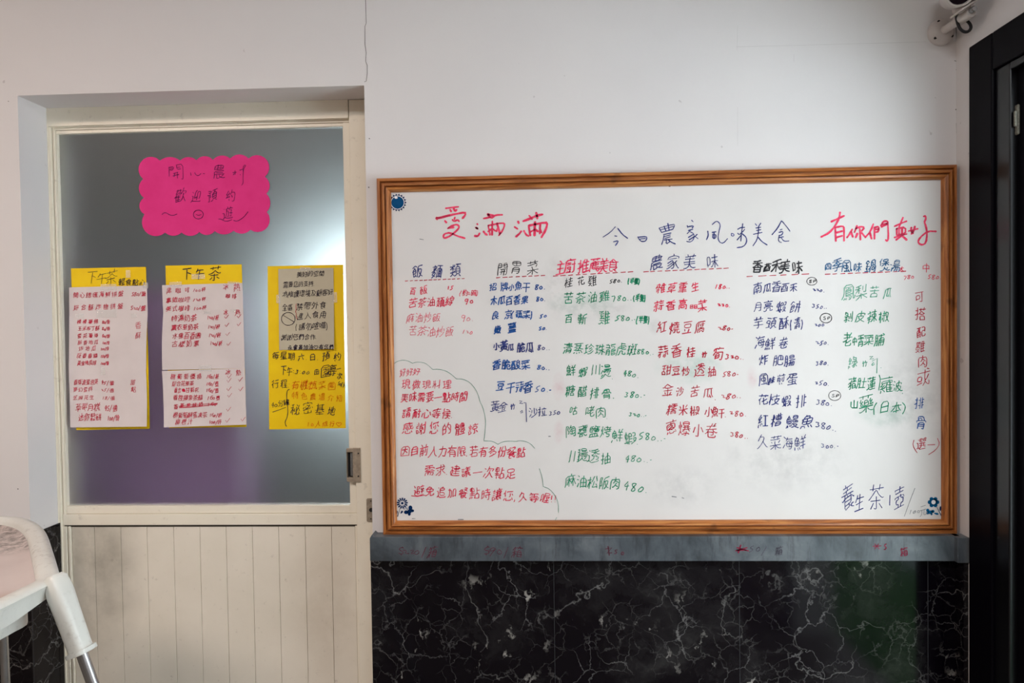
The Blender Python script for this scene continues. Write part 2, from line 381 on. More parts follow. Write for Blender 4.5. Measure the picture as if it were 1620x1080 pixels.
G('苦', (19, 17, 63, 17), (11, 52, 70, 52), (41, 59, 41, 37), (27, 78, 27, 64), (11, 71, 70, 71), (53, 79, 53, 64), (19, 17, 19, 36, 41, 37, 62, 36, 63, 17))
G('茶', (68, 18, 55, 29), (9, 44, 12, 44, 28, 52, 39, 62, 43, 62, 52, 53, 69, 44, 75, 45), (14, 18, 28, 31), (54, 79, 54, 64), (26, 79, 26, 64), (41, 47, 40, 15, 34, 14, 31, 16), (71, 70, 11, 70), (19, 38, 62, 38))
G('油', (22, 34, 14, 18), (24, 71, 14, 77), (19, 52, 10, 56), (34, 19, 70, 19), (51, 19, 51, 78), (70, 41, 33, 41), (33, 15, 33, 62, 70, 62, 70, 16))
G('線', (8, 16, 11, 29), (20, 18, 19, 30, 21, 32), (21, 78, 11, 59, 11, 57, 20, 56), (40, 60, 69, 60), (55, 35, 62, 34), (53, 79, 52, 71), (28, 42, 13, 41), (63, 26, 62, 34), (62, 34, 70, 39), (36, 38, 45, 38, 46, 34, 43, 26, 35, 20), (54, 48, 69, 49, 69, 70, 40, 71, 40, 49, 54, 48), (28, 24, 26, 33, 29, 41, 26, 50), (54, 48, 54, 16, 50, 14, 47, 15), (27, 66, 24, 59, 20, 56, 19, 52, 15, 47, 13, 41))
G('麻', (44, 70, 44, 77), (59, 15, 58, 44), (31, 42, 26, 39, 20, 26), (42, 37, 37, 44, 32, 45), (60, 51, 59, 52), (71, 28, 64, 44, 60, 47), (22, 52, 41, 52), (50, 52, 71, 52), (8, 16, 13, 34, 14, 70, 71, 70), (32, 15, 32, 62), (59, 62, 60, 47, 58, 44, 54, 42, 47, 28))
G('炒', (38, 46, 43, 65), (20, 35, 25, 34, 26, 30), (70, 43, 68, 42, 61, 29, 53, 23, 43, 17, 34, 16), (11, 62, 8, 50), (71, 51, 65, 66), (27, 53, 31, 65), (53, 38, 53, 79), (20, 78, 20, 35, 18, 34, 17, 28, 10, 16))
G('招', (34, 50, 36, 50, 44, 59, 48, 69, 48, 74), (37, 17, 69, 17), (37, 17, 37, 40, 68, 40, 69, 17), (27, 63, 9, 63), (18, 77, 18, 20, 16, 15, 12, 14, 9, 16), (9, 40, 18, 41, 18, 44, 27, 44), (34, 75, 70, 74, 68, 53, 66, 51, 58, 51))
G('牌', (26, 78, 26, 58), (50, 46, 47, 40, 40, 35, 39, 36), (51, 72, 52, 79, 56, 80), (13, 42, 27, 42, 27, 15), (61, 15, 61, 40), (38, 60, 70, 60), (31, 58, 13, 58), (35, 30, 72, 30), (13, 77, 13, 34, 9, 15), (54, 71, 53, 47), (51, 72, 38, 70, 38, 48, 50, 46, 70, 47, 70, 71, 51, 72))
G('小', (73, 31, 68, 46, 61, 59), (25, 16, 28, 15, 37, 15, 40, 16, 41, 18, 41, 76), (20, 60, 16, 42, 10, 32))
G('魚', (71, 16, 62, 27), (31, 80, 29, 74), (33, 16, 33, 25), (21, 27, 18, 26, 10, 15), (52, 15, 48, 25), (64, 48, 18, 48), (40, 34, 40, 61), (11, 59, 17, 61, 18, 62, 40, 61, 44, 62, 62, 62, 64, 60, 63, 34, 18, 34, 17, 61, 20, 62, 22, 69, 26, 74, 47, 74, 48, 70, 45, 62))
G('干', (10, 47, 71, 47), (41, 73, 41, 15), (67, 73, 14, 73))
G('木', (70, 26, 69, 26, 54, 40, 45, 52, 41, 54), (11, 60, 38, 60, 41, 58), (41, 15, 41, 77), (70, 60, 44, 60, 41, 58, 41, 55, 34, 52, 22, 34, 10, 25))
G('瓜', (59, 76, 63, 36, 70, 18), (52, 23, 33, 20, 38, 38, 39, 73), (66, 76, 52, 76, 22, 72, 19, 70, 17, 35, 10, 16), (49, 35, 56, 16))
G('香', (62, 16, 21, 16), (21, 28, 62, 28), (21, 39, 62, 39), (41, 47, 41, 74), (62, 77, 58, 78, 41, 74, 16, 73), (71, 62, 9, 62), (72, 43, 70, 42, 56, 50, 49, 56, 48, 61), (9, 42, 11, 41, 26, 50, 33, 56, 34, 61), (18, 44, 21, 40, 21, 16), (65, 44, 62, 39, 62, 16))
G('果', (35, 37, 34, 33, 28, 27, 18, 21, 10, 18), (46, 37, 48, 33, 55, 26, 71, 18), (64, 62, 17, 62), (41, 15, 41, 75), (41, 50, 17, 51, 17, 75, 64, 74, 64, 51, 41, 50), (11, 38, 70, 38))
G('良', (67, 37, 52, 26), (62, 58, 19, 58), (19, 16, 38, 20, 40, 23), (42, 71, 41, 79), (19, 44, 62, 44, 62, 71, 20, 71, 19, 16), (38, 44, 41, 34, 48, 27, 52, 26, 53, 23, 67, 16, 74, 17))
G('京', (41, 40, 62, 40, 62, 56, 61, 58, 21, 58, 21, 40, 41, 40), (41, 40, 40, 16, 35, 14, 26, 16), (42, 70, 41, 75, 37, 80), (59, 30, 69, 18), (22, 30, 11, 18), (11, 69, 70, 69))
G('蔬', (42, 35, 42, 26, 39, 19, 34, 15, 31, 15), (23, 40, 32, 40), (12, 19, 12, 46), (48, 57, 48, 53, 44, 50, 43, 44), (53, 16, 53, 34), (74, 23, 74, 16, 72, 15, 65, 16, 64, 35), (63, 57, 66, 44), (29, 60, 23, 48, 23, 23), (27, 69, 27, 79), (71, 73, 10, 73), (54, 57, 53, 79), (43, 44, 70, 44), (10, 61, 34, 61, 38, 57, 71, 57), (12, 19, 32, 24))
G('嫩', (63, 27, 66, 26, 72, 16), (63, 27, 61, 26, 59, 22, 52, 16), (30, 21, 35, 32, 40, 34), (18, 26, 20, 26, 23, 22), (49, 50, 53, 50), (50, 27, 44, 34, 40, 34), (59, 65, 70, 65), (57, 53, 55, 53, 53, 50), (50, 70, 31, 70), (40, 43, 31, 44, 31, 60, 49, 59, 49, 44, 40, 44), (40, 15, 40, 79), (18, 32, 10, 39, 16, 76, 16, 79), (63, 27, 63, 35, 66, 38, 68, 44, 70, 65), (64, 37, 61, 39, 59, 53, 57, 53, 61, 79), (9, 16, 18, 26, 24, 53, 24, 63, 9, 63))
G('薑', (71, 16, 9, 16), (52, 79, 52, 74), (27, 74, 27, 79), (70, 42, 11, 42), (11, 66, 70, 66), (64, 29, 16, 29), (9, 74, 71, 74), (40, 24, 40, 34), (18, 53, 63, 53), (40, 48, 40, 59), (40, 24, 63, 23, 64, 34, 18, 35, 16, 34, 17, 23, 40, 24), (40, 59, 62, 60, 63, 59, 63, 48, 20, 47, 18, 49, 18, 58, 20, 60, 40, 59))
G('黃', (29, 26, 29, 21), (53, 21, 53, 26), (8, 16, 14, 15, 29, 21), (63, 36, 18, 36), (40, 26, 40, 54), (27, 79, 27, 65, 29, 63, 53, 63, 54, 79), (69, 73, 13, 73), (40, 26, 20, 26, 18, 27, 19, 46, 63, 46, 62, 26, 40, 26), (72, 16, 70, 15, 55, 21, 49, 21), (9, 55, 71, 55))
G('脆', (26, 40, 12, 40), (59, 60, 62, 72, 45, 73), (26, 58, 27, 55), (73, 23, 70, 16, 52, 16, 49, 22, 49, 48, 69, 47, 68, 33, 61, 32), (37, 57, 39, 60), (27, 16, 27, 75, 13, 76, 12, 32, 8, 15), (12, 58, 26, 58, 27, 55, 33, 55, 39, 60, 72, 60), (45, 78, 45, 73, 43, 71, 37, 57, 38, 30, 34, 18, 31, 16, 20, 16))
G('酸', (10, 19, 34, 19), (56, 24, 59, 24), (44, 34, 48, 35), (46, 51, 52, 58), (10, 32, 34, 32), (67, 54, 70, 49), (67, 65, 67, 69, 63, 75), (10, 41, 16, 43, 18, 50, 17, 76), (48, 35, 56, 24, 59, 24, 62, 20, 70, 16, 75, 16), (34, 76, 8, 76), (26, 76, 26, 44, 34, 43), (34, 16, 34, 62, 10, 62, 10, 15), (40, 16, 43, 15, 47, 16, 56, 24, 59, 24, 66, 34, 66, 40, 52, 40), (52, 46, 52, 40, 49, 39, 48, 35), (57, 80, 53, 78, 47, 70, 46, 64, 69, 65, 70, 62))
G('豆', (26, 34, 28, 26), (70, 74, 12, 74), (55, 34, 49, 17), (52, 61, 62, 60, 61, 42, 18, 43, 18, 61, 52, 61), (71, 16, 10, 16))
G('蒜', (14, 58, 34, 58), (57, 44, 57, 16, 52, 15), (47, 58, 69, 58), (42, 21, 47, 34), (34, 35, 36, 27), (9, 22, 14, 34), (18, 15, 24, 16, 24, 44), (73, 23, 69, 34), (72, 44, 44, 44), (53, 79, 53, 67), (27, 79, 27, 67), (71, 72, 11, 72), (35, 45, 9, 45))
G('金', (54, 23, 60, 33), (8, 57, 11, 56, 22, 60), (22, 60, 23, 62, 32, 68, 39, 75, 42, 75), (26, 24, 23, 32), (67, 40, 15, 40), (41, 55, 41, 16), (70, 16, 10, 16), (22, 60, 25, 55, 57, 55, 61, 61), (73, 57, 70, 56, 61, 61, 42, 75))
G('竹', (39, 50, 43, 61), (50, 79, 46, 63), (25, 15, 25, 62), (61, 62, 61, 16, 51, 15), (43, 61, 46, 63), (17, 63, 39, 62, 43, 61), (72, 62, 46, 63), (20, 78, 17, 63, 10, 51))
G('筍', (22, 33, 46, 33), (48, 79, 47, 72), (21, 80, 18, 79, 17, 72), (22, 54, 68, 53), (68, 53, 65, 19, 61, 15, 52, 15), (59, 63, 56, 71), (22, 22, 46, 22, 45, 44, 23, 44, 22, 18), (24, 62, 23, 63, 25, 64, 25, 62, 25, 64), (39, 65, 45, 72, 72, 72), (10, 41, 20, 54, 22, 54, 26, 65, 24, 71), (10, 64, 16, 72, 36, 72, 42, 69))
G('沙', (13, 17, 23, 36), (50, 38, 50, 77), (24, 72, 14, 77), (30, 44, 36, 64), (64, 66, 72, 50), (9, 56, 18, 52), (29, 15, 38, 16, 53, 25, 61, 32, 67, 43, 66, 44))
G('拉', (70, 64, 36, 64), (52, 72, 52, 78), (19, 41, 19, 43), (58, 17, 64, 54), (41, 54, 46, 27), (27, 63, 10, 63), (33, 17, 73, 17), (19, 79, 19, 16, 17, 15, 13, 15), (27, 44, 19, 43, 19, 41, 10, 40))
G('好', (24, 30, 24, 33), (72, 46, 39, 46), (41, 73, 67, 72, 66, 68, 56, 56, 55, 16, 46, 15), (18, 77, 16, 57, 11, 42, 19, 34, 23, 34, 24, 30, 32, 23), (9, 16, 15, 19, 24, 30, 29, 44, 32, 57, 32, 62, 9, 62))
G('現', (45, 38, 44, 28, 40, 21, 33, 16, 28, 16), (38, 63, 69, 63), (38, 52, 69, 52), (59, 38, 60, 16, 71, 15, 74, 19, 73, 24), (10, 74, 30, 74), (10, 53, 29, 53), (19, 31, 19, 74), (31, 33, 8, 27), (59, 38, 38, 40, 39, 76, 69, 75, 69, 39, 59, 38))
G('做', (62, 27, 72, 16), (62, 27, 60, 27, 56, 22, 49, 16), (70, 64, 55, 64), (16, 56, 12, 55, 8, 48), (36, 78, 36, 44), (45, 44, 28, 44, 28, 17), (46, 63, 26, 63), (16, 15, 16, 59, 22, 78), (62, 34, 58, 37, 55, 52, 53, 53, 57, 77), (53, 54, 50, 52, 49, 48, 45, 44, 45, 23, 28, 23), (62, 27, 62, 34, 64, 36, 66, 42, 70, 64))
G('料', (50, 49, 43, 52), (13, 62, 9, 74), (51, 70, 45, 72), (20, 45, 16, 44, 8, 27, 8, 22), (21, 52, 20, 52), (29, 61, 33, 73), (34, 52, 9, 52), (21, 78, 21, 15), (63, 15, 63, 79), (39, 31, 73, 36), (31, 35, 25, 44, 20, 45))
G('理', (30, 16, 73, 16), (70, 32, 36, 32), (26, 52, 10, 52), (18, 73, 19, 27), (27, 73, 9, 73), (70, 61, 36, 61), (52, 16, 52, 75), (36, 61, 36, 75, 70, 75, 70, 46, 37, 46, 36, 61), (29, 32, 26, 28, 9, 24))
G('美', (53, 69, 57, 79), (28, 68, 28, 73, 25, 79), (44, 34, 45, 28, 51, 23, 61, 17, 70, 16), (40, 45, 41, 46), (16, 57, 65, 57), (70, 34, 12, 34), (10, 45, 71, 45), (41, 68, 41, 46, 39, 34, 37, 34, 36, 29, 27, 20, 18, 16, 9, 16), (68, 68, 14, 68))
G('味', (69, 23, 60, 34, 59, 38, 52, 41), (11, 33, 26, 33, 26, 71, 11, 71, 11, 33), (11, 33, 11, 26), (34, 47, 50, 47, 52, 45), (37, 66, 69, 66), (52, 15, 52, 77), (31, 20, 40, 28, 46, 39, 52, 43, 52, 45, 55, 47, 71, 47))
G('需', (33, 32, 33, 16), (50, 51, 63, 51), (20, 59, 32, 59), (50, 59, 62, 59), (39, 33, 40, 42), (18, 51, 32, 51), (50, 15, 50, 33), (11, 58, 12, 67, 70, 67, 70, 58), (40, 51, 40, 75), (16, 14, 16, 33, 65, 33, 67, 31, 66, 16, 64, 14, 60, 14, 58, 16), (70, 43, 10, 43), (16, 76, 65, 76))
G('要', (56, 37, 54, 31, 48, 23), (37, 22, 36, 19, 33, 17, 12, 15), (48, 23, 50, 20, 67, 16), (25, 27, 27, 37), (33, 38, 34, 49), (31, 75, 31, 49), (49, 75, 49, 49), (70, 75, 11, 75), (34, 49, 67, 49, 67, 63, 15, 64, 16, 49, 34, 49), (71, 37, 10, 37), (19, 26, 25, 27, 26, 26, 34, 25, 37, 22, 48, 23))
G('一', (9, 47, 71, 47))
G('點', (39, 20, 35, 27), (31, 70, 28, 61), (72, 62, 56, 62), (26, 26, 29, 18), (18, 62, 16, 70), (70, 17, 45, 17), (19, 26, 20, 16), (8, 14, 11, 24), (70, 17, 70, 43, 45, 43, 45, 17), (56, 43, 56, 78), (36, 44, 10, 44), (23, 54, 36, 54, 35, 77, 11, 77, 11, 54, 23, 54), (23, 77, 23, 34), (38, 34, 9, 34))
G('時', (11, 52, 27, 52), (41, 34, 47, 25), (11, 29, 11, 24), (53, 55, 53, 79), (63, 54, 63, 16, 62, 15, 53, 15), (11, 29, 27, 29, 27, 73, 11, 73, 11, 29), (70, 70, 38, 70), (72, 41, 35, 41), (73, 55, 34, 55))
G('間', (46, 65, 69, 65), (29, 33, 52, 33), (12, 65, 34, 65), (55, 16, 59, 15, 69, 16, 69, 75, 46, 75, 47, 54, 69, 54), (12, 54, 34, 54, 34, 76, 12, 75, 12, 15), (29, 21, 52, 21, 52, 44, 29, 44, 29, 17))
G('請', (11, 56, 27, 56), (68, 37, 42, 37), (18, 79, 21, 73), (27, 46, 11, 46), (68, 28, 42, 28), (8, 66, 30, 66), (11, 18, 28, 18, 27, 36, 11, 35, 11, 18), (72, 56, 36, 56), (54, 56, 54, 79), (70, 65, 40, 65), (70, 74, 38, 74), (58, 16, 68, 16, 68, 46, 43, 47, 42, 15))
G('耐', (56, 36, 52, 47), (23, 60, 22, 59), (31, 59, 41, 59, 40, 15, 36, 15, 31, 19, 31, 59), (49, 61, 72, 61), (10, 74, 43, 74), (56, 16, 59, 14, 65, 15, 66, 16, 66, 78), (11, 14, 11, 59, 31, 59), (22, 19, 22, 59, 25, 74))
G('心', (33, 75, 49, 62), (11, 25, 10, 29, 14, 40, 15, 52), (59, 29, 59, 22, 55, 16, 34, 16, 29, 17, 28, 56), (72, 30, 68, 46, 64, 52))
G('等', (61, 64, 58, 65, 56, 71), (24, 71, 26, 64), (48, 79, 47, 72), (18, 79, 17, 72), (25, 27, 25, 33), (65, 56, 17, 56), (56, 44, 55, 16, 45, 15), (70, 33, 12, 33), (10, 44, 72, 44), (33, 20, 25, 27, 21, 27), (41, 45, 40, 64, 45, 72, 71, 72), (10, 65, 16, 72, 37, 72, 43, 70))
G('候', (54, 29, 62, 20, 71, 16), (54, 29, 45, 19, 39, 16, 34, 16), (8, 49, 12, 54, 16, 55), (41, 75, 64, 75, 63, 62), (27, 30, 27, 62), (54, 29, 54, 48), (37, 34, 72, 34), (71, 62, 35, 62), (43, 49, 70, 49), (16, 15, 16, 58, 22, 78, 25, 80), (44, 55, 43, 49, 38, 43))
G('感', (56, 49, 62, 52, 66, 62), (65, 71, 65, 76, 60, 79), (23, 62, 43, 62), (71, 46, 71, 38, 68, 36, 63, 37, 56, 44), (45, 38, 48, 38, 56, 44), (16, 26, 8, 16), (26, 29, 26, 18, 29, 15, 54, 15, 58, 18, 58, 22), (65, 28, 70, 18), (41, 29, 38, 33), (32, 41, 41, 42, 40, 53, 24, 52, 24, 43, 26, 41, 32, 41), (71, 71, 16, 71, 15, 50, 10, 37), (56, 44, 56, 49, 51, 62, 49, 79))
G('謝', (32, 25, 34, 26, 45, 37), (23, 56, 12, 56), (12, 46, 23, 46), (46, 37, 47, 16, 46, 15, 40, 15), (9, 66, 25, 66), (18, 73, 16, 78), (40, 79, 39, 70), (12, 18, 24, 18, 23, 35, 12, 35, 12, 18), (12, 18, 12, 15), (47, 49, 33, 49), (47, 60, 33, 60), (55, 51, 59, 37), (72, 62, 55, 62), (57, 16, 61, 15, 68, 16, 68, 78), (33, 39, 44, 39, 45, 37, 47, 39, 46, 70, 33, 70, 33, 39))
G('您', (52, 63, 52, 42, 44, 41), (39, 72, 40, 79), (39, 72, 33, 65), (26, 31, 26, 19, 27, 16, 31, 16, 57, 16, 60, 22, 59, 24), (34, 48, 40, 57), (63, 58, 70, 47), (16, 30, 11, 19), (69, 71, 68, 64), (70, 19, 65, 32), (19, 65, 15, 64, 9, 59), (43, 33, 46, 27), (19, 41, 19, 69, 25, 79), (39, 72, 70, 71, 73, 73))
G('的', (23, 78, 21, 67), (12, 45, 33, 45), (57, 36, 50, 48), (53, 16, 64, 16, 68, 23, 70, 66, 48, 67), (12, 16, 12, 66, 33, 66, 33, 22, 12, 22), (50, 79, 48, 67, 41, 55))
G('體', (30, 27, 14, 27), (71, 46, 38, 46, 34, 50), (60, 73, 61, 74), (62, 16, 63, 23), (30, 37, 14, 37), (48, 23, 49, 16), (22, 56, 22, 67, 14, 67), (60, 38, 68, 38, 67, 28, 44, 28, 43, 30, 44, 38, 60, 38), (61, 79, 60, 54), (72, 16, 38, 16), (70, 63, 41, 63), (30, 47, 30, 16, 29, 15, 24, 15), (14, 47, 14, 14), (30, 56, 30, 76, 14, 76, 14, 56), (51, 79, 51, 55), (51, 55, 70, 54, 70, 72, 61, 74, 41, 73, 41, 55, 51, 55), (14, 47, 9, 52, 10, 56, 34, 56, 34, 50), (34, 50, 30, 47, 14, 47))
G('諒', (11, 56, 27, 56), (11, 15, 11, 18), (20, 73, 18, 78), (54, 42, 69, 42, 69, 58, 40, 58, 40, 43, 54, 42), (54, 42, 54, 16, 52, 15, 44, 16), (71, 21, 66, 33), (27, 46, 11, 46), (55, 70, 53, 78), (43, 33, 38, 22), (8, 66, 30, 66), (11, 18, 28, 19, 27, 36, 11, 36, 11, 18), (72, 70, 38, 70))
G('因', (40, 54, 41, 55), (39, 45, 44, 44, 56, 30), (70, 17, 70, 75, 11, 75, 11, 17), (70, 17, 11, 17), (22, 54, 60, 54), (22, 27, 24, 26, 28, 29, 37, 41, 41, 55, 41, 67))
G('目', (18, 56, 63, 56), (63, 38, 17, 38), (18, 20, 63, 20), (17, 16, 17, 73, 63, 72, 63, 16))
G('前', (27, 66, 26, 74, 20, 80), (36, 43, 14, 43), (36, 31, 14, 31), (67, 55, 66, 16, 63, 15, 55, 16), (51, 53, 51, 29), (60, 79, 55, 72, 54, 67), (26, 16, 35, 15, 36, 16, 35, 55, 14, 54, 14, 16), (71, 66, 10, 66))
G('人', (8, 16, 14, 17, 24, 26, 32, 37, 36, 48, 37, 55, 41, 58), (41, 77, 40, 61, 44, 53, 47, 44, 57, 27, 63, 21, 70, 17))
G('力', (37, 62, 36, 62), (10, 16, 17, 19, 31, 35, 35, 49, 37, 77), (44, 18, 49, 15, 58, 15, 63, 18, 67, 38, 68, 62, 12, 62))
G('有', (25, 29, 62, 29), (25, 52, 19, 50, 10, 41), (62, 42, 25, 42), (34, 79, 33, 70), (26, 55, 62, 53, 62, 16, 50, 15, 47, 17), (70, 69, 11, 69), (25, 15, 25, 54, 26, 55, 29, 69))
G('限', (59, 31, 70, 38), (39, 17, 42, 16, 52, 19, 55, 22), (67, 62, 39, 62), (12, 15, 12, 75, 28, 75, 24, 61, 24, 54, 29, 44, 29, 36, 26, 33, 23, 32), (39, 47, 67, 47, 67, 75, 39, 75, 39, 17), (52, 46, 54, 35, 59, 31, 60, 26, 71, 16))
G('若', (25, 17, 65, 17), (27, 38, 64, 37, 65, 17), (35, 53, 37, 62), (71, 71, 10, 71), (53, 79, 53, 64), (27, 79, 27, 64), (25, 17, 25, 35, 27, 38, 32, 52), (71, 52, 10, 52), (27, 38, 26, 38, 25, 35, 20, 34, 12, 27, 8, 27))
G('多', (30, 61, 35, 58, 36, 54), (47, 26, 43, 31), (40, 80, 38, 79, 37, 73), (52, 52, 49, 46), (14, 15, 44, 22, 47, 26, 57, 29, 68, 41, 69, 45, 47, 46, 28, 34, 24, 33, 21, 34), (16, 62, 35, 73, 56, 72, 57, 69, 47, 59, 42, 55, 36, 54, 31, 50, 16, 45, 10, 46))
G('份', (64, 49, 62, 17, 58, 15, 51, 15, 50, 16), (30, 16, 37, 22, 43, 32, 44, 49), (16, 56, 13, 55, 9, 50), (24, 78, 16, 58, 17, 15), (72, 52, 64, 61, 58, 77), (70, 53, 64, 49, 36, 49, 33, 53), (28, 51, 33, 53, 43, 76))
G('餐', (16, 61, 20, 60, 22, 57), (42, 44, 40, 48), (68, 57, 62, 60, 60, 63), (46, 76, 65, 76, 66, 72, 60, 63), (66, 16, 60, 17, 59, 20), (38, 76, 25, 76), (59, 20, 60, 23, 65, 26), (59, 20, 53, 20, 44, 24, 44, 28), (55, 63, 60, 63), (55, 63, 53, 66, 46, 69), (55, 63, 54, 61, 50, 59), (23, 35, 58, 35), (25, 70, 25, 76), (23, 28, 57, 28, 58, 45), (8, 43, 13, 42, 19, 44, 25, 44, 26, 43, 58, 43, 58, 45, 71, 43), (9, 62, 16, 68, 25, 70), (8, 52, 14, 51, 21, 54, 22, 57, 26, 58, 33, 64, 34, 68, 26, 68, 25, 70, 21, 70, 23, 71, 21, 71, 21, 70), (58, 45, 56, 48, 51, 50, 41, 57, 23, 44, 23, 16, 41, 18))
G('求', (21, 51, 25, 45), (55, 77, 64, 72, 64, 65), (10, 24, 36, 38, 41, 38), (67, 56, 55, 44, 52, 43), (11, 65, 70, 65), (26, 16, 28, 15, 40, 16, 42, 52, 41, 77), (42, 52, 52, 43, 54, 36, 65, 26, 70, 23))
G('建', (10, 74, 23, 73, 23, 70, 16, 58, 15, 52), (13, 43, 11, 41, 12, 38, 16, 31, 19, 30), (74, 18, 70, 16, 41, 16, 30, 19, 24, 24, 19, 25), (10, 16, 16, 23, 19, 25), (34, 42, 68, 42), (70, 31, 32, 31), (30, 62, 71, 62), (35, 52, 66, 52, 65, 72, 35, 72), (49, 25, 49, 79), (19, 25, 19, 30, 25, 44, 25, 52), (25, 52, 13, 52, 10, 50))
G('議', (11, 56, 25, 56), (62, 72, 63, 79), (18, 73, 16, 78), (52, 16, 62, 20), (44, 72, 42, 80), (62, 24, 69, 30), (71, 43, 66, 47), (10, 15, 11, 18), (11, 46, 25, 46), (26, 66, 8, 66), (11, 18, 26, 18, 25, 35, 10, 34, 11, 18), (69, 62, 38, 62), (52, 71, 52, 53), (33, 53, 72, 53), (44, 45, 44, 16, 42, 14, 36, 14), (72, 36, 33, 36), (32, 25, 52, 27, 53, 29), (35, 71, 71, 71), (34, 44, 50, 47), (73, 18, 71, 14, 67, 14, 62, 20, 59, 29, 58, 46))
G('次', (21, 66, 11, 72), (37, 66, 69, 65, 69, 60, 64, 50), (71, 16, 68, 17, 61, 24, 52, 40, 49, 41), (22, 42, 11, 24), (31, 52, 37, 66, 39, 78), (26, 16, 35, 21, 44, 32, 46, 38, 49, 41, 49, 55))
G('足', (67, 37, 41, 37), (41, 54, 64, 54, 64, 74, 18, 74, 19, 54, 41, 54), (41, 54, 41, 18), (73, 16, 70, 15, 43, 16, 32, 21, 25, 30, 21, 32), (10, 16, 15, 20, 21, 32, 22, 44))
G('避', (66, 52, 68, 62), (60, 79, 62, 70), (12, 21, 17, 24), (10, 76, 18, 66), (55, 52, 55, 64), (17, 24, 31, 17, 46, 16, 71, 16, 76, 19), (30, 44, 32, 44), (32, 44, 33, 46, 45, 45, 44, 26, 33, 26, 32, 44), (30, 58, 44, 59, 44, 75, 30, 75, 30, 58), (62, 52, 62, 26), (9, 49, 17, 49, 17, 24), (71, 70, 52, 70), (52, 39, 71, 39), (72, 52, 52, 52), (17, 33, 25, 33, 27, 43, 30, 44, 30, 58))
G('免', (30, 78, 29, 74), (29, 74, 48, 73, 49, 70, 45, 65, 44, 60), (47, 41, 47, 19, 49, 16, 70, 16, 72, 25), (40, 42, 37, 41), (8, 16, 12, 16, 17, 17, 32, 27, 37, 35, 37, 41, 40, 42, 41, 59), (10, 58, 16, 60, 65, 60, 66, 41, 18, 41, 17, 61, 23, 70, 29, 74))
G('追', (34, 44, 67, 44, 68, 27, 35, 26, 34, 44), (20, 68, 19, 70), (75, 19, 69, 16, 39, 16, 29, 17, 20, 23), (20, 23, 20, 51, 9, 52), (20, 23, 15, 21, 10, 16), (52, 80, 49, 78, 48, 70), (34, 56, 65, 57, 64, 70, 34, 70, 34, 44))
G('加', (49, 21, 69, 21), (26, 16, 33, 16, 35, 21, 37, 63, 10, 64), (20, 77, 18, 38, 16, 27, 9, 16, 9, 13), (69, 16, 69, 69, 49, 69, 49, 16))
G('讓', (11, 56, 25, 56), (11, 15, 11, 18), (43, 26, 43, 16, 54, 17), (17, 77, 18, 72), (53, 73, 52, 79, 50, 80), (47, 33, 44, 34), (70, 27, 63, 23), (61, 57, 69, 57, 70, 66, 57, 66, 57, 58, 61, 57), (11, 46, 25, 46), (26, 66, 8, 66), (11, 18, 26, 18, 25, 35, 11, 35, 11, 18), (44, 57, 49, 58, 49, 65, 36, 66, 36, 58, 44, 57), (71, 73, 34, 73), (35, 49, 71, 49), (61, 57, 61, 34), (36, 41, 70, 41), (33, 34, 72, 34), (33, 23, 43, 26, 47, 31, 47, 33, 44, 34, 44, 57), (71, 16, 68, 16, 64, 19, 63, 23, 59, 25, 56, 29, 56, 34))
G('久', (9, 16, 12, 16, 26, 25, 38, 37, 42, 44, 45, 45), (45, 45, 50, 66, 27, 67), (45, 45, 55, 29, 65, 19, 70, 17), (30, 78, 27, 67, 25, 65, 16, 50))
G('喔', (11, 28, 11, 34), (66, 42, 65, 46, 61, 49), (35, 64, 70, 64, 70, 75, 35, 76, 35, 64), (11, 34, 25, 34, 25, 71, 11, 71, 11, 34), (72, 16, 36, 16), (55, 16, 55, 40), (70, 29, 41, 29), (35, 64, 34, 35, 28, 16), (66, 42, 45, 40, 51, 53), (35, 54, 72, 54))
G('主', (33, 78, 36, 78, 46, 69, 46, 63), (14, 63, 68, 63), (64, 41, 17, 41), (41, 63, 41, 17), (71, 16, 10, 16))
G('廚', (38, 18, 39, 26, 43, 29), (26, 24, 26, 27), (40, 80, 44, 72), (57, 32, 52, 44), (43, 40, 42, 43, 24, 43, 24, 34, 42, 33, 43, 40), (45, 61, 21, 61), (33, 64, 33, 52), (66, 64, 66, 16, 64, 15, 57, 15), (72, 52, 52, 52), (46, 18, 20, 16), (23, 51, 44, 51), (72, 71, 14, 71, 14, 39, 9, 16))
G('推', (18, 41, 19, 44), (70, 65, 39, 66), (70, 34, 38, 34), (9, 63, 26, 63), (72, 19, 38, 19), (70, 50, 38, 50), (55, 78, 58, 73, 58, 65, 56, 65, 56, 19), (8, 39, 18, 41, 19, 44, 26, 44, 29, 47, 29, 52, 32, 56, 37, 59), (8, 17, 10, 15, 16, 15, 18, 16, 18, 78), (38, 15, 37, 62, 42, 76, 45, 80))
G('薦', (54, 24, 57, 20), (39, 69, 42, 63), (21, 16, 23, 22), (34, 16, 33, 22), (26, 37, 69, 37), (44, 23, 45, 17), (27, 78, 27, 70), (32, 46, 32, 62), (54, 70, 54, 78), (9, 74, 71, 74), (59, 14, 67, 15, 70, 29, 26, 29, 26, 45), (49, 46, 49, 62), (14, 54, 67, 54, 66, 45, 14, 45), (70, 62, 15, 62, 14, 31, 9, 16))
G('食', (63, 34, 62, 31, 53, 25), (59, 48, 22, 48), (34, 70, 40, 65, 42, 59), (60, 62, 59, 36), (59, 58, 25, 58, 23, 61, 11, 57, 9, 58), (63, 34, 60, 36, 22, 36), (71, 58, 60, 62, 60, 63, 50, 69, 43, 76, 38, 75, 34, 70, 25, 64, 22, 58, 22, 16, 41, 19), (41, 29, 53, 25, 56, 21, 65, 16))
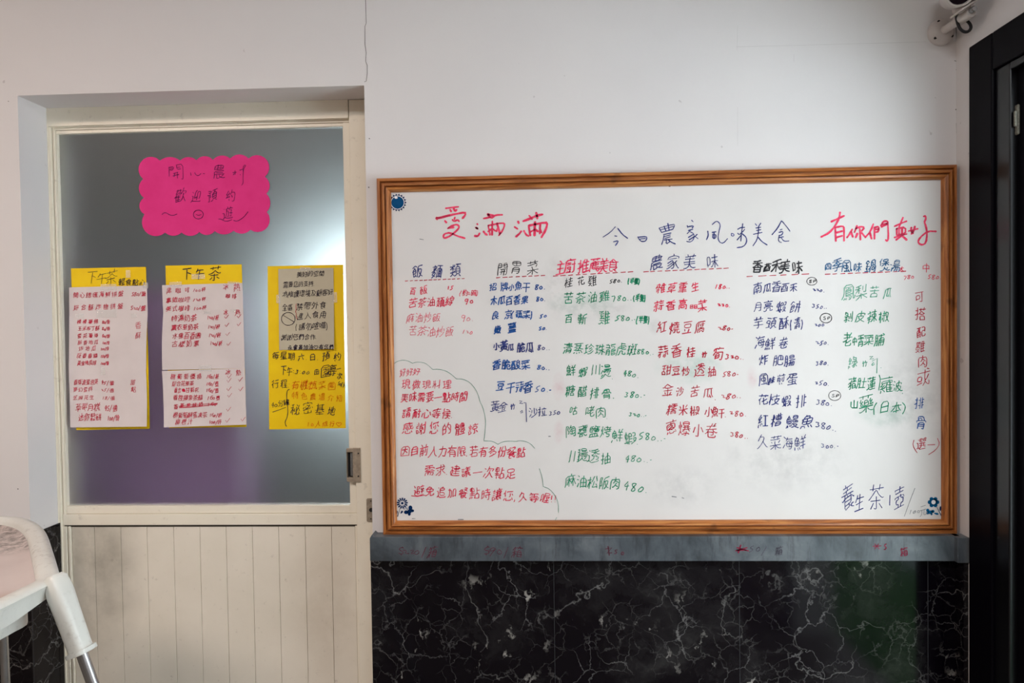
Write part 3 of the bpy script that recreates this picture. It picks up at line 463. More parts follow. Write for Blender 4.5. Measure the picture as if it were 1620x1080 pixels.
G('桂', (8, 31, 15, 48, 18, 50), (19, 54, 26, 51, 28, 44), (68, 68, 37, 68), (52, 78, 52, 52), (69, 34, 36, 34), (52, 44, 52, 17), (71, 52, 34, 52), (72, 17, 30, 17), (28, 63, 10, 63), (19, 15, 19, 79))
G('花', (14, 40, 21, 44), (34, 33, 40, 35, 45, 35), (45, 40, 52, 41, 67, 50), (53, 78, 53, 65), (28, 65, 28, 79), (45, 56, 46, 17, 49, 16, 70, 16, 72, 20, 72, 26, 70, 28), (70, 70, 11, 70), (27, 57, 21, 44, 22, 15))
G('雞', (20, 49, 18, 51), (45, 58, 42, 56, 41, 52), (22, 25, 36, 16), (22, 25, 15, 16, 11, 15, 7, 16), (22, 30, 24, 31), (13, 64, 11, 69), (34, 63, 37, 70), (71, 63, 47, 63), (10, 74, 26, 75, 35, 78), (47, 17, 72, 17), (70, 48, 47, 48), (47, 34, 70, 34), (22, 25, 24, 35), (61, 77, 64, 70, 64, 63, 62, 63, 62, 17), (37, 31, 9, 31), (10, 41, 35, 44), (38, 40, 34, 48), (24, 75, 24, 63, 16, 57, 14, 52, 26, 52, 32, 58), (20, 51, 20, 47, 17, 45, 16, 42), (47, 14, 47, 56, 45, 59, 51, 79))
G('半', (25, 63, 18, 76), (63, 76, 57, 64), (10, 36, 70, 36), (15, 53, 67, 53), (41, 15, 41, 78))
G('隻', (44, 70, 42, 70), (36, 21, 35, 24, 26, 29, 26, 33), (18, 64, 13, 62, 10, 59), (64, 52, 18, 52), (64, 61, 18, 61), (66, 70, 22, 70), (42, 78, 44, 71, 42, 70, 42, 43), (12, 34, 57, 34, 58, 30, 52, 25, 48, 24, 47, 21), (24, 79, 22, 70, 18, 68, 18, 43, 68, 43), (11, 15, 32, 17, 35, 18, 36, 21, 47, 21, 49, 18, 69, 15))
G('斬', (23, 37, 24, 38), (63, 52, 63, 15), (36, 70, 9, 70), (36, 49, 11, 49), (43, 26, 37, 27, 8, 27), (23, 37, 11, 38, 11, 61, 36, 60, 36, 38, 24, 38), (23, 79, 23, 15), (39, 16, 44, 27, 46, 35, 46, 70, 69, 76), (46, 53, 72, 53))
G('清', (21, 72, 14, 76), (65, 35, 33, 35), (33, 26, 65, 26), (21, 36, 13, 18), (17, 52, 9, 56), (31, 64, 67, 64), (26, 54, 71, 54), (69, 73, 29, 73), (49, 79, 49, 54), (33, 15, 34, 46, 65, 45, 65, 16, 55, 16))
G('蒸', (62, 51, 55, 46, 54, 44), (70, 15, 62, 24), (33, 15, 32, 21), (12, 52, 27, 52, 28, 48, 19, 38, 12, 34, 8, 35), (59, 30, 21, 30), (16, 22, 13, 16), (51, 16, 48, 22), (27, 78, 27, 69), (54, 78, 54, 69), (70, 73, 11, 73), (51, 61, 49, 56, 40, 51, 39, 36, 31, 37), (70, 35, 55, 41, 54, 44, 51, 44, 44, 52), (21, 62, 58, 62))
G('珍', (38, 46, 47, 51, 54, 58), (34, 58, 43, 64, 51, 74, 52, 74), (61, 47, 61, 45, 51, 36, 41, 31, 39, 32), (52, 78, 52, 74), (69, 35, 67, 32, 55, 22, 41, 16, 34, 16), (71, 59, 52, 74), (26, 52, 10, 52), (18, 73, 19, 27), (28, 73, 9, 73), (8, 24, 30, 29))
G('珠', (69, 64, 40, 65), (27, 52, 10, 52), (18, 73, 19, 27), (53, 43, 52, 44), (53, 43, 53, 41, 53, 43), (29, 73, 9, 73), (34, 45, 51, 45, 53, 41, 60, 37, 63, 30, 73, 20), (53, 15, 53, 79), (35, 55, 40, 65, 41, 74), (29, 28, 19, 27, 9, 24), (32, 19, 42, 28, 48, 39, 56, 45, 72, 45))
G('龍', (47, 34, 69, 34), (47, 42, 70, 42), (22, 80, 24, 78, 24, 72), (13, 28, 34, 28), (47, 25, 70, 25, 73, 18, 70, 15, 50, 15, 47, 19, 47, 25), (15, 67, 17, 62, 17, 57), (71, 73, 47, 73), (13, 38, 34, 38), (29, 57, 30, 63, 34, 68), (38, 57, 8, 57), (36, 72, 10, 72), (47, 25, 47, 50, 69, 51, 68, 62, 47, 63, 47, 79), (13, 15, 14, 48, 34, 47, 34, 16, 32, 15, 26, 16))
G('虎', (70, 25, 71, 20, 70, 16, 55, 16, 52, 17, 52, 21, 52, 34, 33, 34, 33, 25, 29, 19, 21, 16), (40, 73, 65, 73), (69, 56, 68, 63, 16, 63, 15, 32, 10, 16), (59, 54, 27, 51, 24, 52), (70, 48, 68, 44, 42, 44, 39, 51, 40, 78))
G('斑', (40, 71, 37, 77, 39, 80), (32, 54, 36, 44, 40, 43), (40, 34, 43, 33, 45, 26), (9, 72, 25, 72), (72, 16, 50, 16), (62, 16, 62, 73), (70, 46, 54, 46), (9, 50, 24, 50), (53, 73, 71, 73), (16, 72, 16, 26), (8, 23, 26, 27), (49, 64, 29, 64), (29, 17, 37, 32, 40, 34, 40, 43, 44, 49, 45, 63))
G('鮮', (9, 15, 13, 26), (31, 17, 28, 27), (49, 64, 50, 70, 47, 77), (21, 17, 20, 27), (68, 79, 63, 70, 64, 64), (40, 18, 36, 28), (72, 34, 43, 34), (36, 48, 13, 48), (70, 49, 45, 49), (57, 63, 57, 15), (12, 60, 13, 35, 36, 35, 36, 59, 12, 60), (17, 72, 30, 71, 27, 62, 25, 60, 25, 35), (12, 60, 13, 65, 18, 74, 18, 79), (43, 64, 70, 64))
G('蝦', (57, 75, 70, 74, 70, 55, 58, 55), (49, 15, 63, 23), (56, 40, 60, 30, 63, 27), (63, 27, 63, 23), (63, 27, 69, 34, 71, 44, 55, 45), (73, 16, 63, 23), (35, 44, 48, 44), (35, 29, 49, 29), (35, 56, 50, 56, 49, 75, 35, 74, 35, 56), (19, 78, 19, 23), (35, 15, 35, 56), (10, 43, 27, 43, 26, 66, 10, 66, 10, 43), (26, 33, 29, 18), (8, 20, 27, 24))
G('川', (42, 70, 42, 22), (17, 74, 17, 39, 16, 28, 11, 17), (67, 74, 67, 15))
G('燙', (57, 26, 65, 33), (38, 57, 37, 51), (14, 25, 16, 25, 22, 32), (15, 79, 22, 75), (48, 37, 55, 45, 56, 50), (10, 65, 17, 62, 19, 62), (40, 29, 55, 18, 67, 16, 74, 17), (40, 29, 40, 34), (40, 29, 38, 29, 32, 21, 25, 17, 10, 15), (65, 70, 34, 70), (44, 50, 44, 46, 37, 40, 32, 39), (21, 52, 12, 39), (28, 57, 72, 57), (34, 70, 34, 76, 36, 78, 65, 77, 64, 64, 35, 64, 34, 70), (27, 44, 35, 51, 68, 50, 68, 44, 65, 38, 58, 38))
G('糖', (44, 16, 69, 16), (17, 42, 14, 40, 8, 27), (11, 62, 9, 73), (55, 71, 53, 78), (28, 74, 25, 62), (69, 16, 68, 31, 44, 31, 44, 16), (27, 52, 9, 52), (35, 51, 72, 51), (55, 31, 55, 64), (44, 60, 69, 60, 68, 41, 44, 41), (18, 15, 18, 78), (17, 42, 25, 39, 26, 36, 26, 31), (71, 70, 35, 70, 35, 34, 30, 17))
G('醋', (44, 30, 68, 30), (10, 32, 32, 32), (68, 17, 44, 17), (10, 20, 32, 20), (64, 79, 64, 53), (17, 75, 17, 47, 14, 41, 10, 41), (25, 75, 25, 44, 32, 44), (48, 79, 48, 53), (33, 75, 9, 75), (40, 53, 72, 53), (68, 17, 67, 43, 44, 42, 44, 17), (41, 69, 70, 69), (10, 15, 10, 62, 32, 61, 32, 16))
G('排', (36, 65, 47, 65), (47, 34, 34, 34), (47, 50, 36, 50), (60, 65, 71, 65), (72, 34, 60, 34), (19, 41, 19, 43), (71, 50, 60, 50), (27, 63, 10, 63), (19, 79, 19, 16, 13, 15), (47, 78, 47, 15), (60, 78, 60, 15), (27, 44, 19, 43, 19, 41, 10, 40))
G('骨', (60, 36, 21, 36), (43, 56, 42, 67, 22, 67), (60, 26, 21, 26), (59, 56, 58, 76, 23, 76, 22, 56), (49, 14, 58, 14, 60, 16, 59, 46, 22, 46, 21, 15), (70, 47, 69, 56, 12, 56, 11, 47))
G('咕', (11, 28, 11, 34), (40, 18, 70, 18), (11, 34, 27, 34, 26, 70, 11, 70, 11, 34), (54, 77, 54, 42), (72, 62, 38, 62), (70, 18, 69, 41, 40, 41, 40, 15))
G('咾', (44, 32, 53, 33, 68, 40), (47, 78, 47, 53), (11, 28, 11, 70, 26, 70, 26, 35), (64, 66, 59, 69, 34, 69), (59, 53, 60, 59, 70, 73), (34, 52, 72, 52), (52, 52, 50, 47, 44, 42, 45, 16, 50, 15, 67, 15, 70, 16, 72, 23), (11, 35, 26, 35, 26, 34, 30, 33, 38, 38, 44, 40))
G('肉', (39, 37, 44, 36, 57, 26), (41, 68, 39, 67), (58, 48, 44, 58, 39, 59), (39, 59, 37, 59, 29, 49, 24, 47), (42, 78, 39, 59), (54, 16, 58, 14, 68, 16, 68, 67, 41, 68, 13, 67, 13, 15), (22, 26, 25, 25, 32, 29, 39, 37, 41, 46, 44, 48))
G('陶', (11, 14, 11, 75, 26, 75, 26, 70, 21, 61, 21, 55, 26, 45, 26, 35, 25, 33, 20, 32), (58, 14, 66, 15, 69, 18, 70, 68, 37, 68), (35, 50, 39, 55, 42, 56), (43, 62, 42, 56), (34, 44, 62, 44), (37, 34, 37, 26, 60, 26, 60, 34), (60, 55, 42, 56), (48, 26, 48, 55), (40, 79, 37, 68, 30, 58))
G('甕', (16, 62, 17, 67), (21, 53, 19, 55), (45, 66, 45, 75), (45, 66, 43, 65, 42, 62), (58, 65, 57, 65), (27, 52, 25, 47, 11, 42), (41, 75, 40, 79), (35, 25, 45, 21, 44, 16, 21, 16), (26, 30, 56, 29, 56, 18, 59, 15, 70, 15, 72, 21), (35, 59, 34, 56, 35, 59, 34, 59, 33, 56), (69, 52, 43, 52), (45, 66, 70, 65), (11, 42, 11, 37, 71, 37), (71, 75, 10, 75), (56, 70, 58, 65, 58, 45), (71, 44, 43, 44, 42, 62), (26, 37, 26, 30, 22, 23, 21, 16), (29, 65, 26, 62, 13, 62), (12, 52, 17, 53, 30, 52, 32, 56, 40, 62, 42, 62, 43, 59, 69, 59), (23, 62, 19, 53))
G('鹽', (33, 32, 33, 16), (70, 51, 64, 52), (62, 57, 57, 52), (24, 65, 24, 76), (49, 50, 47, 51), (56, 62, 54, 61), (56, 67, 70, 67), (49, 16, 49, 32), (55, 52, 57, 52), (24, 53, 24, 42), (42, 61, 40, 63), (73, 73, 46, 74), (33, 63, 33, 53, 12, 53), (34, 42, 12, 42, 12, 76, 33, 76), (72, 16, 8, 16), (49, 55, 62, 47), (65, 16, 64, 33, 17, 33, 16, 16), (56, 57, 54, 58, 54, 61, 56, 62, 56, 73), (55, 48, 49, 45, 49, 41), (55, 52, 56, 46, 54, 47, 59, 44, 59, 41), (49, 80, 46, 79, 46, 74, 40, 66, 42, 61, 42, 42, 70, 41, 70, 61, 42, 61, 40, 63, 33, 63, 32, 65, 12, 65))
G('烤', (8, 49, 11, 62), (50, 46, 53, 56), (45, 44, 44, 32, 68, 31, 67, 21, 63, 15, 50, 15), (26, 53, 30, 66), (19, 35, 25, 32, 28, 26), (49, 56, 49, 79), (65, 68, 62, 70, 38, 70), (19, 78, 19, 35, 10, 16), (72, 56, 35, 56), (70, 74, 64, 64, 62, 62, 61, 57), (70, 45, 48, 46, 45, 45, 45, 44, 42, 44, 31, 38))
G('透', (19, 23, 25, 22, 34, 16, 44, 15, 71, 16, 75, 19), (19, 23, 19, 49, 10, 49), (19, 23, 11, 17), (57, 26, 66, 26, 69, 31, 69, 38, 58, 39, 58, 45), (55, 63, 56, 61, 67, 52, 70, 50, 75, 51), (20, 67, 17, 70), (44, 45, 44, 40, 39, 31, 30, 26), (50, 53, 50, 74), (33, 51, 34, 46, 58, 45), (29, 65, 45, 65, 47, 63, 72, 65), (47, 63, 37, 53, 29, 50), (67, 77, 52, 76, 50, 74, 31, 74))
G('抽', (20, 44, 19, 41), (71, 41, 35, 41), (27, 63, 9, 63), (71, 20, 36, 20), (52, 78, 52, 20), (28, 45, 20, 44, 19, 41, 9, 40), (12, 15, 17, 15, 19, 16, 19, 79), (35, 15, 35, 61, 71, 60, 71, 16))
G('松', (40, 19, 41, 26, 46, 35, 52, 52), (40, 19, 44, 18, 67, 21), (49, 78, 45, 74, 43, 62, 36, 51), (70, 52, 61, 74, 62, 79), (19, 49, 16, 47, 8, 32, 8, 27), (20, 52, 26, 51, 30, 42), (30, 62, 9, 62), (20, 15, 20, 79), (60, 35, 62, 34, 67, 26, 67, 21, 70, 20, 70, 16))
G('阪', (11, 15, 11, 75, 27, 75, 21, 55, 26, 49, 28, 36, 24, 32, 18, 32, 16, 34), (57, 26, 71, 16), (57, 26, 57, 30), (57, 26, 43, 16), (46, 56, 51, 38, 53, 33, 57, 30), (70, 77, 67, 78, 39, 73, 38, 31, 33, 16), (57, 30, 61, 32, 66, 43, 69, 56, 39, 56))
G('農', (43, 32, 44, 27, 47, 23), (47, 23, 40, 17, 27, 16), (27, 16, 27, 32), (63, 41, 26, 41), (67, 33, 67, 27, 56, 24, 54, 21), (65, 65, 16, 65), (49, 57, 49, 79), (33, 57, 33, 78), (70, 49, 16, 49, 16, 30, 10, 16), (33, 57, 64, 56, 65, 73, 17, 74, 16, 58, 18, 56, 33, 57), (71, 33, 16, 33), (47, 23, 68, 15, 74, 16))
G('家', (53, 41, 54, 44, 63, 51), (53, 41, 44, 39), (53, 41, 61, 27, 71, 19), (44, 34, 40, 33, 25, 23, 15, 19, 9, 19), (38, 79, 40, 79, 41, 72), (40, 44, 22, 34, 14, 32, 12, 33), (38, 59, 36, 52), (14, 44, 36, 52), (60, 60, 21, 60), (70, 62, 70, 71, 42, 72, 12, 71, 12, 62), (31, 15, 40, 15, 45, 21, 44, 40, 42, 44, 40, 44, 36, 52))
G('雜', (33, 32, 36, 23), (14, 30, 11, 21), (30, 57, 30, 63, 33, 65), (30, 57, 34, 52), (45, 57, 34, 52), (19, 54, 15, 57), (26, 70, 24, 78), (19, 15, 24, 15, 25, 16, 24, 50, 27, 56, 30, 57), (46, 18, 72, 18), (48, 65, 71, 64), (10, 38, 37, 38), (70, 49, 46, 49), (46, 34, 71, 34), (37, 70, 9, 70), (61, 77, 63, 71, 62, 69, 62, 18), (46, 15, 45, 59, 51, 78, 53, 80), (16, 64, 16, 59, 9, 48))
G('草', (18, 50, 62, 50), (71, 26, 10, 26), (40, 38, 40, 15), (27, 68, 27, 79), (40, 38, 62, 39, 62, 62, 18, 61, 18, 40, 40, 38), (53, 68, 53, 79), (71, 73, 10, 73))
G('重', (71, 16, 9, 16), (15, 27, 67, 27), (71, 65, 10, 65), (64, 47, 17, 47), (17, 47, 18, 37, 64, 38, 63, 56, 18, 56, 17, 47), (40, 75, 40, 16), (62, 78, 40, 75, 16, 75))
G('生', (20, 64, 23, 77), (20, 64, 17, 63, 12, 52), (20, 64, 68, 63), (18, 42, 64, 42), (41, 17, 41, 78), (71, 16, 10, 16))
G('高', (40, 78, 42, 71), (26, 22, 53, 22, 53, 33, 27, 34, 26, 22), (58, 16, 68, 16, 69, 41, 67, 43, 14, 43, 13, 15), (52, 51, 60, 52, 59, 62, 22, 62, 22, 52, 24, 51, 52, 51), (10, 70, 70, 70))
G('紅', (22, 57, 22, 53, 16, 46, 15, 41), (10, 16, 9, 17, 13, 30), (56, 72, 56, 19), (13, 58, 14, 63, 16, 65, 24, 78), (24, 20, 23, 29), (31, 32, 34, 26), (41, 72, 71, 72), (10, 40, 32, 43), (38, 18, 72, 18), (31, 66, 24, 57, 13, 58), (34, 40, 32, 43, 31, 50))
G('燒', (31, 67, 28, 65, 25, 54), (31, 15, 38, 17, 42, 21, 44, 27, 44, 33), (26, 26, 23, 33, 18, 34), (8, 48, 11, 55, 11, 62), (73, 21, 71, 15, 60, 15, 58, 18, 58, 33), (41, 43, 41, 56), (56, 52, 70, 52), (48, 52, 34, 52), (52, 79, 52, 63), (62, 56, 62, 42), (71, 42, 54, 42), (68, 72, 38, 72), (48, 43, 34, 41), (72, 34, 33, 34), (72, 62, 34, 62), (9, 15, 18, 34, 19, 78))
G('腐', (60, 30, 44, 35), (23, 56, 30, 58), (49, 52, 43, 55), (44, 73, 43, 77), (44, 39, 47, 40), (9, 15, 14, 30, 16, 73, 71, 73), (62, 66, 62, 49, 61, 47, 55, 46), (70, 62, 40, 62), (25, 16, 26, 40, 67, 39, 66, 15, 59, 15, 59, 20, 46, 26, 34, 18), (30, 48, 30, 60, 35, 68), (31, 30, 34, 29, 44, 34, 44, 39, 47, 40, 47, 44))
G('甜', (32, 19, 11, 19), (67, 42, 45, 42), (45, 18, 67, 18), (67, 18, 67, 78), (21, 75, 21, 39), (34, 57, 9, 57), (11, 16, 11, 39, 32, 39, 32, 19), (39, 64, 72, 64), (45, 77, 45, 15), (8, 74, 34, 78))
G('糯', (46, 52, 37, 52), (59, 15, 59, 34), (19, 42, 24, 41, 27, 34), (19, 42, 18, 44), (18, 44, 15, 42, 8, 27, 8, 23), (28, 73, 26, 61), (60, 52, 69, 52), (46, 59, 39, 59), (60, 59, 67, 59), (12, 62, 9, 73), (72, 62, 71, 67, 34, 67, 34, 61), (19, 79, 19, 14), (9, 52, 26, 52), (70, 76, 35, 76), (53, 76, 53, 51), (35, 15, 36, 34, 70, 34, 70, 15, 66, 14), (51, 43, 50, 34, 47, 34, 47, 15), (72, 44, 34, 44))
G('米', (45, 47, 51, 38, 63, 26, 70, 21), (68, 75, 65, 73, 58, 60), (24, 61, 16, 73), (37, 47, 27, 34, 11, 20), (41, 77, 41, 15), (10, 49, 36, 49, 37, 47, 45, 47, 46, 49, 71, 49))
G('椒', (47, 39, 51, 30), (31, 39, 27, 26), (39, 66, 48, 66), (16, 53, 23, 50, 25, 44), (62, 39, 65, 40, 68, 48, 71, 71, 55, 72), (8, 30, 13, 48, 16, 50), (49, 16, 56, 23, 59, 28, 62, 29), (29, 51, 50, 51), (10, 63, 25, 63), (33, 16, 38, 16, 39, 17, 39, 77), (17, 14, 17, 79), (55, 72, 56, 57, 60, 41, 62, 39, 62, 29, 72, 16))
G('蔥', (17, 28, 14, 19), (38, 37, 38, 33, 42, 31), (39, 46, 37, 49, 33, 50, 32, 52), (28, 28, 28, 21, 31, 16, 50, 15, 53, 16, 55, 20), (70, 20, 62, 29), (52, 79, 52, 70), (27, 79, 27, 70), (9, 74, 71, 74), (39, 68, 38, 62, 40, 62, 40, 56), (45, 46, 45, 48, 51, 52, 51, 55, 38, 56, 25, 51), (40, 62, 17, 62, 16, 39, 18, 37, 63, 37, 64, 62, 40, 62), (27, 42, 38, 44, 39, 46, 45, 46, 53, 43, 54, 37))
G('爆', (8, 49, 10, 63), (63, 42, 64, 37, 73, 31), (43, 43, 42, 42), (60, 27, 59, 24), (52, 25, 52, 24), (35, 69, 68, 69), (41, 31, 43, 28), (26, 64, 24, 53), (16, 34, 19, 34, 22, 31, 26, 24), (45, 14, 51, 14, 52, 16, 52, 34), (60, 60, 60, 43), (33, 52, 70, 52), (17, 78, 17, 37, 10, 17), (43, 60, 68, 61, 68, 77, 35, 77, 35, 61, 43, 60), (30, 42, 73, 42), (30, 32, 31, 31, 41, 38, 43, 43, 43, 60), (70, 17, 59, 24, 52, 25, 31, 17))
G('卷', (36, 65, 39, 66), (25, 40, 53, 39), (25, 40, 22, 43), (25, 40, 25, 21, 28, 16, 61, 16, 63, 18, 64, 23), (55, 66, 57, 73, 62, 78), (24, 76, 26, 71, 26, 66), (34, 53, 36, 65, 39, 66, 42, 79), (15, 66, 66, 66), (73, 37, 70, 36, 66, 38, 58, 44, 54, 47, 53, 52), (71, 52, 11, 52), (27, 52, 26, 48, 22, 43, 10, 36, 8, 37), (40, 28, 41, 26, 51, 27, 53, 39, 58, 44))
G('酉', (67, 31, 14, 31), (67, 18, 14, 18), (14, 40, 23, 40, 31, 47, 32, 73), (48, 73, 49, 44, 55, 41, 67, 41), (71, 73, 11, 73), (14, 15, 15, 59, 66, 59, 67, 15))
G('禾', (11, 52, 37, 52, 39, 49), (71, 23, 62, 28, 44, 49), (39, 49, 24, 32, 12, 24), (41, 71, 41, 15), (66, 75, 59, 76, 41, 71, 15, 70), (71, 52, 45, 52, 44, 49, 39, 49))
G('南', (48, 41, 48, 45, 51, 51), (28, 52, 32, 50, 33, 46), (40, 16, 40, 40), (57, 28, 25, 28), (41, 78, 41, 58), (11, 70, 71, 70), (54, 16, 57, 14, 67, 16, 67, 57, 41, 58, 14, 57, 14, 15), (26, 41, 56, 41))
G('酥', (10, 19, 34, 19), (34, 32, 10, 32), (34, 43, 26, 43, 26, 44, 26, 76), (8, 76, 34, 76), (10, 42, 15, 42, 18, 48, 17, 76), (41, 26, 53, 47, 61, 53, 71, 53), (57, 15, 57, 72), (34, 16, 34, 61, 10, 62, 10, 15), (69, 76, 67, 77, 58, 74, 57, 72, 42, 71), (44, 53, 57, 52, 57, 50, 62, 46, 71, 27))
G('月', (21, 56, 62, 56), (21, 38, 62, 38), (9, 16, 15, 22, 21, 38, 21, 74, 62, 74, 62, 16, 57, 15, 48, 15))
G('亮', (8, 16, 13, 15, 22, 18, 27, 25, 29, 34, 51, 34, 52, 32, 52, 18, 54, 16, 69, 16, 70, 21), (70, 36, 69, 44, 12, 44, 11, 36), (42, 72, 41, 78, 37, 80), (21, 56, 22, 62, 61, 62, 61, 52, 21, 52, 21, 56), (70, 71, 11, 71))
G('餅', (47, 78, 50, 70), (24, 57, 21, 65), (13, 47, 32, 47), (8, 64, 21, 76, 31, 70), (13, 19, 18, 19, 29, 24), (72, 43, 41, 43), (43, 62, 71, 62), (13, 36, 32, 36, 32, 56, 14, 57, 13, 19), (50, 62, 50, 38, 46, 25, 43, 18), (66, 77, 62, 64, 62, 62, 64, 62, 64, 14), (32, 19, 28, 29))
G('芋', (53, 78, 53, 64), (66, 55, 16, 55), (41, 55, 41, 16, 29, 15), (11, 70, 70, 70), (10, 38, 71, 38), (27, 79, 27, 64))
G('頭', (10, 74, 34, 74), (36, 16, 39, 15, 50, 22), (32, 41, 29, 39, 26, 29, 28, 24), (70, 52, 44, 52), (76, 15, 72, 15, 70, 17, 63, 21), (70, 40, 44, 40), (56, 75, 54, 63), (16, 29, 14, 39), (11, 48, 12, 62, 32, 62, 32, 46, 12, 46, 11, 48), (72, 75, 42, 75), (44, 40, 44, 63, 70, 62, 70, 28, 44, 28, 44, 40), (34, 25, 8, 19))
G('海', (14, 77, 23, 72), (36, 70, 70, 70), (65, 25, 66, 26), (54, 42, 53, 49, 47, 53), (52, 26, 52, 31, 48, 36, 46, 36, 46, 42), (20, 36, 12, 17), (17, 51, 10, 55), (72, 42, 27, 42), (67, 57, 36, 58, 33, 26, 70, 26), (52, 15, 62, 15, 65, 20, 67, 57), (38, 79, 36, 70, 28, 59))
G('炸', (19, 34, 22, 34, 30, 25), (27, 54, 30, 65), (71, 34, 50, 34), (9, 50, 11, 62), (71, 51, 50, 51), (73, 66, 43, 67), (50, 66, 50, 15), (44, 77, 43, 67, 35, 53), (20, 78, 19, 34, 10, 16))
G('肥', (13, 40, 29, 40), (55, 74, 55, 47), (29, 59, 13, 59), (72, 28, 72, 21, 66, 16, 45, 16, 42, 18, 40, 26, 40, 74, 69, 74, 70, 47), (40, 47, 70, 47), (20, 16, 23, 15, 29, 16, 29, 76, 13, 76, 13, 32, 9, 15))
G('腸', (13, 58, 27, 58), (43, 37, 44, 47), (37, 17, 49, 33, 49, 37), (27, 40, 13, 40), (52, 16, 59, 29, 61, 37), (67, 67, 41, 67), (72, 47, 36, 47), (41, 67, 41, 76, 67, 76, 67, 57, 41, 57, 41, 67), (9, 16, 13, 34, 14, 76, 28, 75, 28, 16, 26, 15, 19, 16), (28, 30, 34, 30, 41, 37, 70, 37, 70, 27, 69, 17, 67, 15, 61, 15))
G('風', (10, 16, 16, 35, 16, 74, 63, 74, 66, 22, 69, 16, 72, 16, 74, 20, 73, 26), (40, 52, 53, 52, 53, 36, 26, 36, 26, 52, 40, 52), (40, 63, 40, 21), (23, 20, 54, 22), (25, 63, 40, 63, 50, 66, 55, 65), (50, 30, 52, 29, 54, 22, 57, 21, 59, 16))
G('煎', (51, 40, 51, 59), (36, 52, 15, 52), (24, 80, 28, 74, 28, 70), (48, 24, 51, 16), (11, 14, 17, 24), (36, 42, 15, 42), (54, 33, 57, 31, 65, 33, 65, 62), (57, 79, 54, 70), (31, 24, 33, 16), (70, 16, 63, 26), (26, 33, 35, 32, 36, 34, 36, 61, 15, 60, 15, 33), (71, 70, 10, 70))
G('蛋', (62, 19, 62, 22, 57, 25, 57, 30), (14, 75, 68, 75, 66, 67, 60, 65, 41, 65), (74, 55, 71, 53, 44, 53, 33, 55, 23, 62), (41, 54, 41, 75), (41, 18, 41, 45), (57, 30, 17, 30, 16, 41, 64, 42, 64, 30, 57, 30), (70, 16, 62, 19, 11, 16), (26, 70, 24, 68, 23, 62, 21, 62, 8, 47))
G('枝', (19, 55, 26, 52, 29, 44), (8, 31, 14, 46, 18, 49), (53, 26, 52, 26), (70, 66, 37, 66), (29, 63, 10, 63), (52, 79, 52, 50), (73, 16, 70, 16, 52, 26, 43, 39, 40, 50, 67, 50, 67, 45, 62, 35, 53, 26, 46, 21, 33, 16), (19, 15, 19, 79))
G('糟', (28, 73, 26, 62), (19, 52, 18, 52), (38, 26, 69, 26), (18, 43, 14, 40, 8, 27), (28, 34, 25, 42, 18, 44), (12, 62, 9, 73), (27, 52, 9, 52), (36, 72, 72, 72), (71, 53, 36, 53), (38, 16, 69, 16, 69, 34, 39, 35, 38, 16), (60, 44, 60, 79), (48, 79, 48, 44), (48, 63, 70, 63, 71, 44, 37, 44, 36, 62, 48, 63), (19, 14, 19, 79))
G('鰻', (51, 43, 51, 52), (44, 69, 68, 69), (28, 18, 26, 27), (75, 16, 70, 15, 61, 18, 59, 21), (61, 52, 61, 43), (35, 22, 34, 28), (19, 27, 20, 17), (53, 21, 59, 21), (53, 21, 47, 29, 46, 34), (53, 21, 52, 18, 38, 15), (12, 26, 11, 19, 8, 15), (33, 48, 13, 48), (68, 69, 67, 77, 44, 77, 44, 61, 68, 61, 68, 69), (12, 60, 33, 59, 33, 35, 13, 35, 12, 60), (16, 72, 27, 71, 26, 62, 23, 60, 23, 35), (12, 60, 17, 79), (61, 43, 42, 42, 41, 52, 70, 52, 71, 43, 61, 43), (40, 34, 66, 34, 66, 28, 60, 24, 59, 21))
G('四', (13, 23, 69, 23), (48, 71, 49, 42, 51, 40, 69, 38), (32, 71, 30, 46, 27, 41, 21, 35), (12, 17, 12, 71, 68, 71, 69, 18))
G('季', (72, 46, 70, 45, 60, 50, 49, 58, 48, 62), (40, 75, 40, 52), (71, 29, 10, 29), (51, 43, 48, 38, 43, 36, 41, 34, 41, 16, 39, 15, 30, 15), (9, 63, 71, 63), (16, 74, 62, 78), (59, 44, 21, 44, 19, 48), (34, 62, 33, 58, 19, 48, 13, 45, 8, 45))
G('鍋', (56, 49, 56, 63, 44, 64), (30, 38, 27, 29), (13, 28, 11, 38), (21, 74, 25, 73, 33, 65), (21, 74, 16, 70, 11, 65, 11, 62), (53, 25, 62, 25, 62, 39, 49, 39, 49, 26, 53, 25), (28, 60, 13, 60, 11, 62), (30, 46, 10, 46), (44, 49, 44, 76, 67, 76, 67, 49), (21, 60, 21, 21), (63, 14, 70, 14, 71, 16, 71, 49, 39, 49, 39, 15), (31, 22, 8, 17))
G('煲', (27, 44, 29, 44, 42, 52, 44, 56), (61, 34, 56, 27), (20, 29, 24, 36), (49, 66, 63, 66, 64, 76, 34, 77, 34, 68, 35, 66, 49, 66), (57, 57, 58, 52, 71, 44), (72, 16, 67, 16, 52, 21, 40, 34), (18, 67, 13, 65), (49, 66, 49, 44), (18, 44, 18, 70, 23, 79), (27, 57, 71, 57), (8, 16, 12, 15, 19, 16, 30, 22, 36, 28, 41, 38))
G('湯', (38, 46, 36, 37), (44, 36, 42, 28, 31, 17), (10, 57, 18, 52), (48, 16, 53, 24, 58, 36), (12, 17, 20, 36), (14, 77, 22, 72), (34, 67, 66, 67), (66, 67, 65, 77, 34, 76, 34, 58, 36, 56, 65, 56, 66, 67), (72, 47, 28, 47), (25, 30, 27, 30, 34, 37, 69, 37, 70, 27, 68, 17, 65, 15, 59, 15))
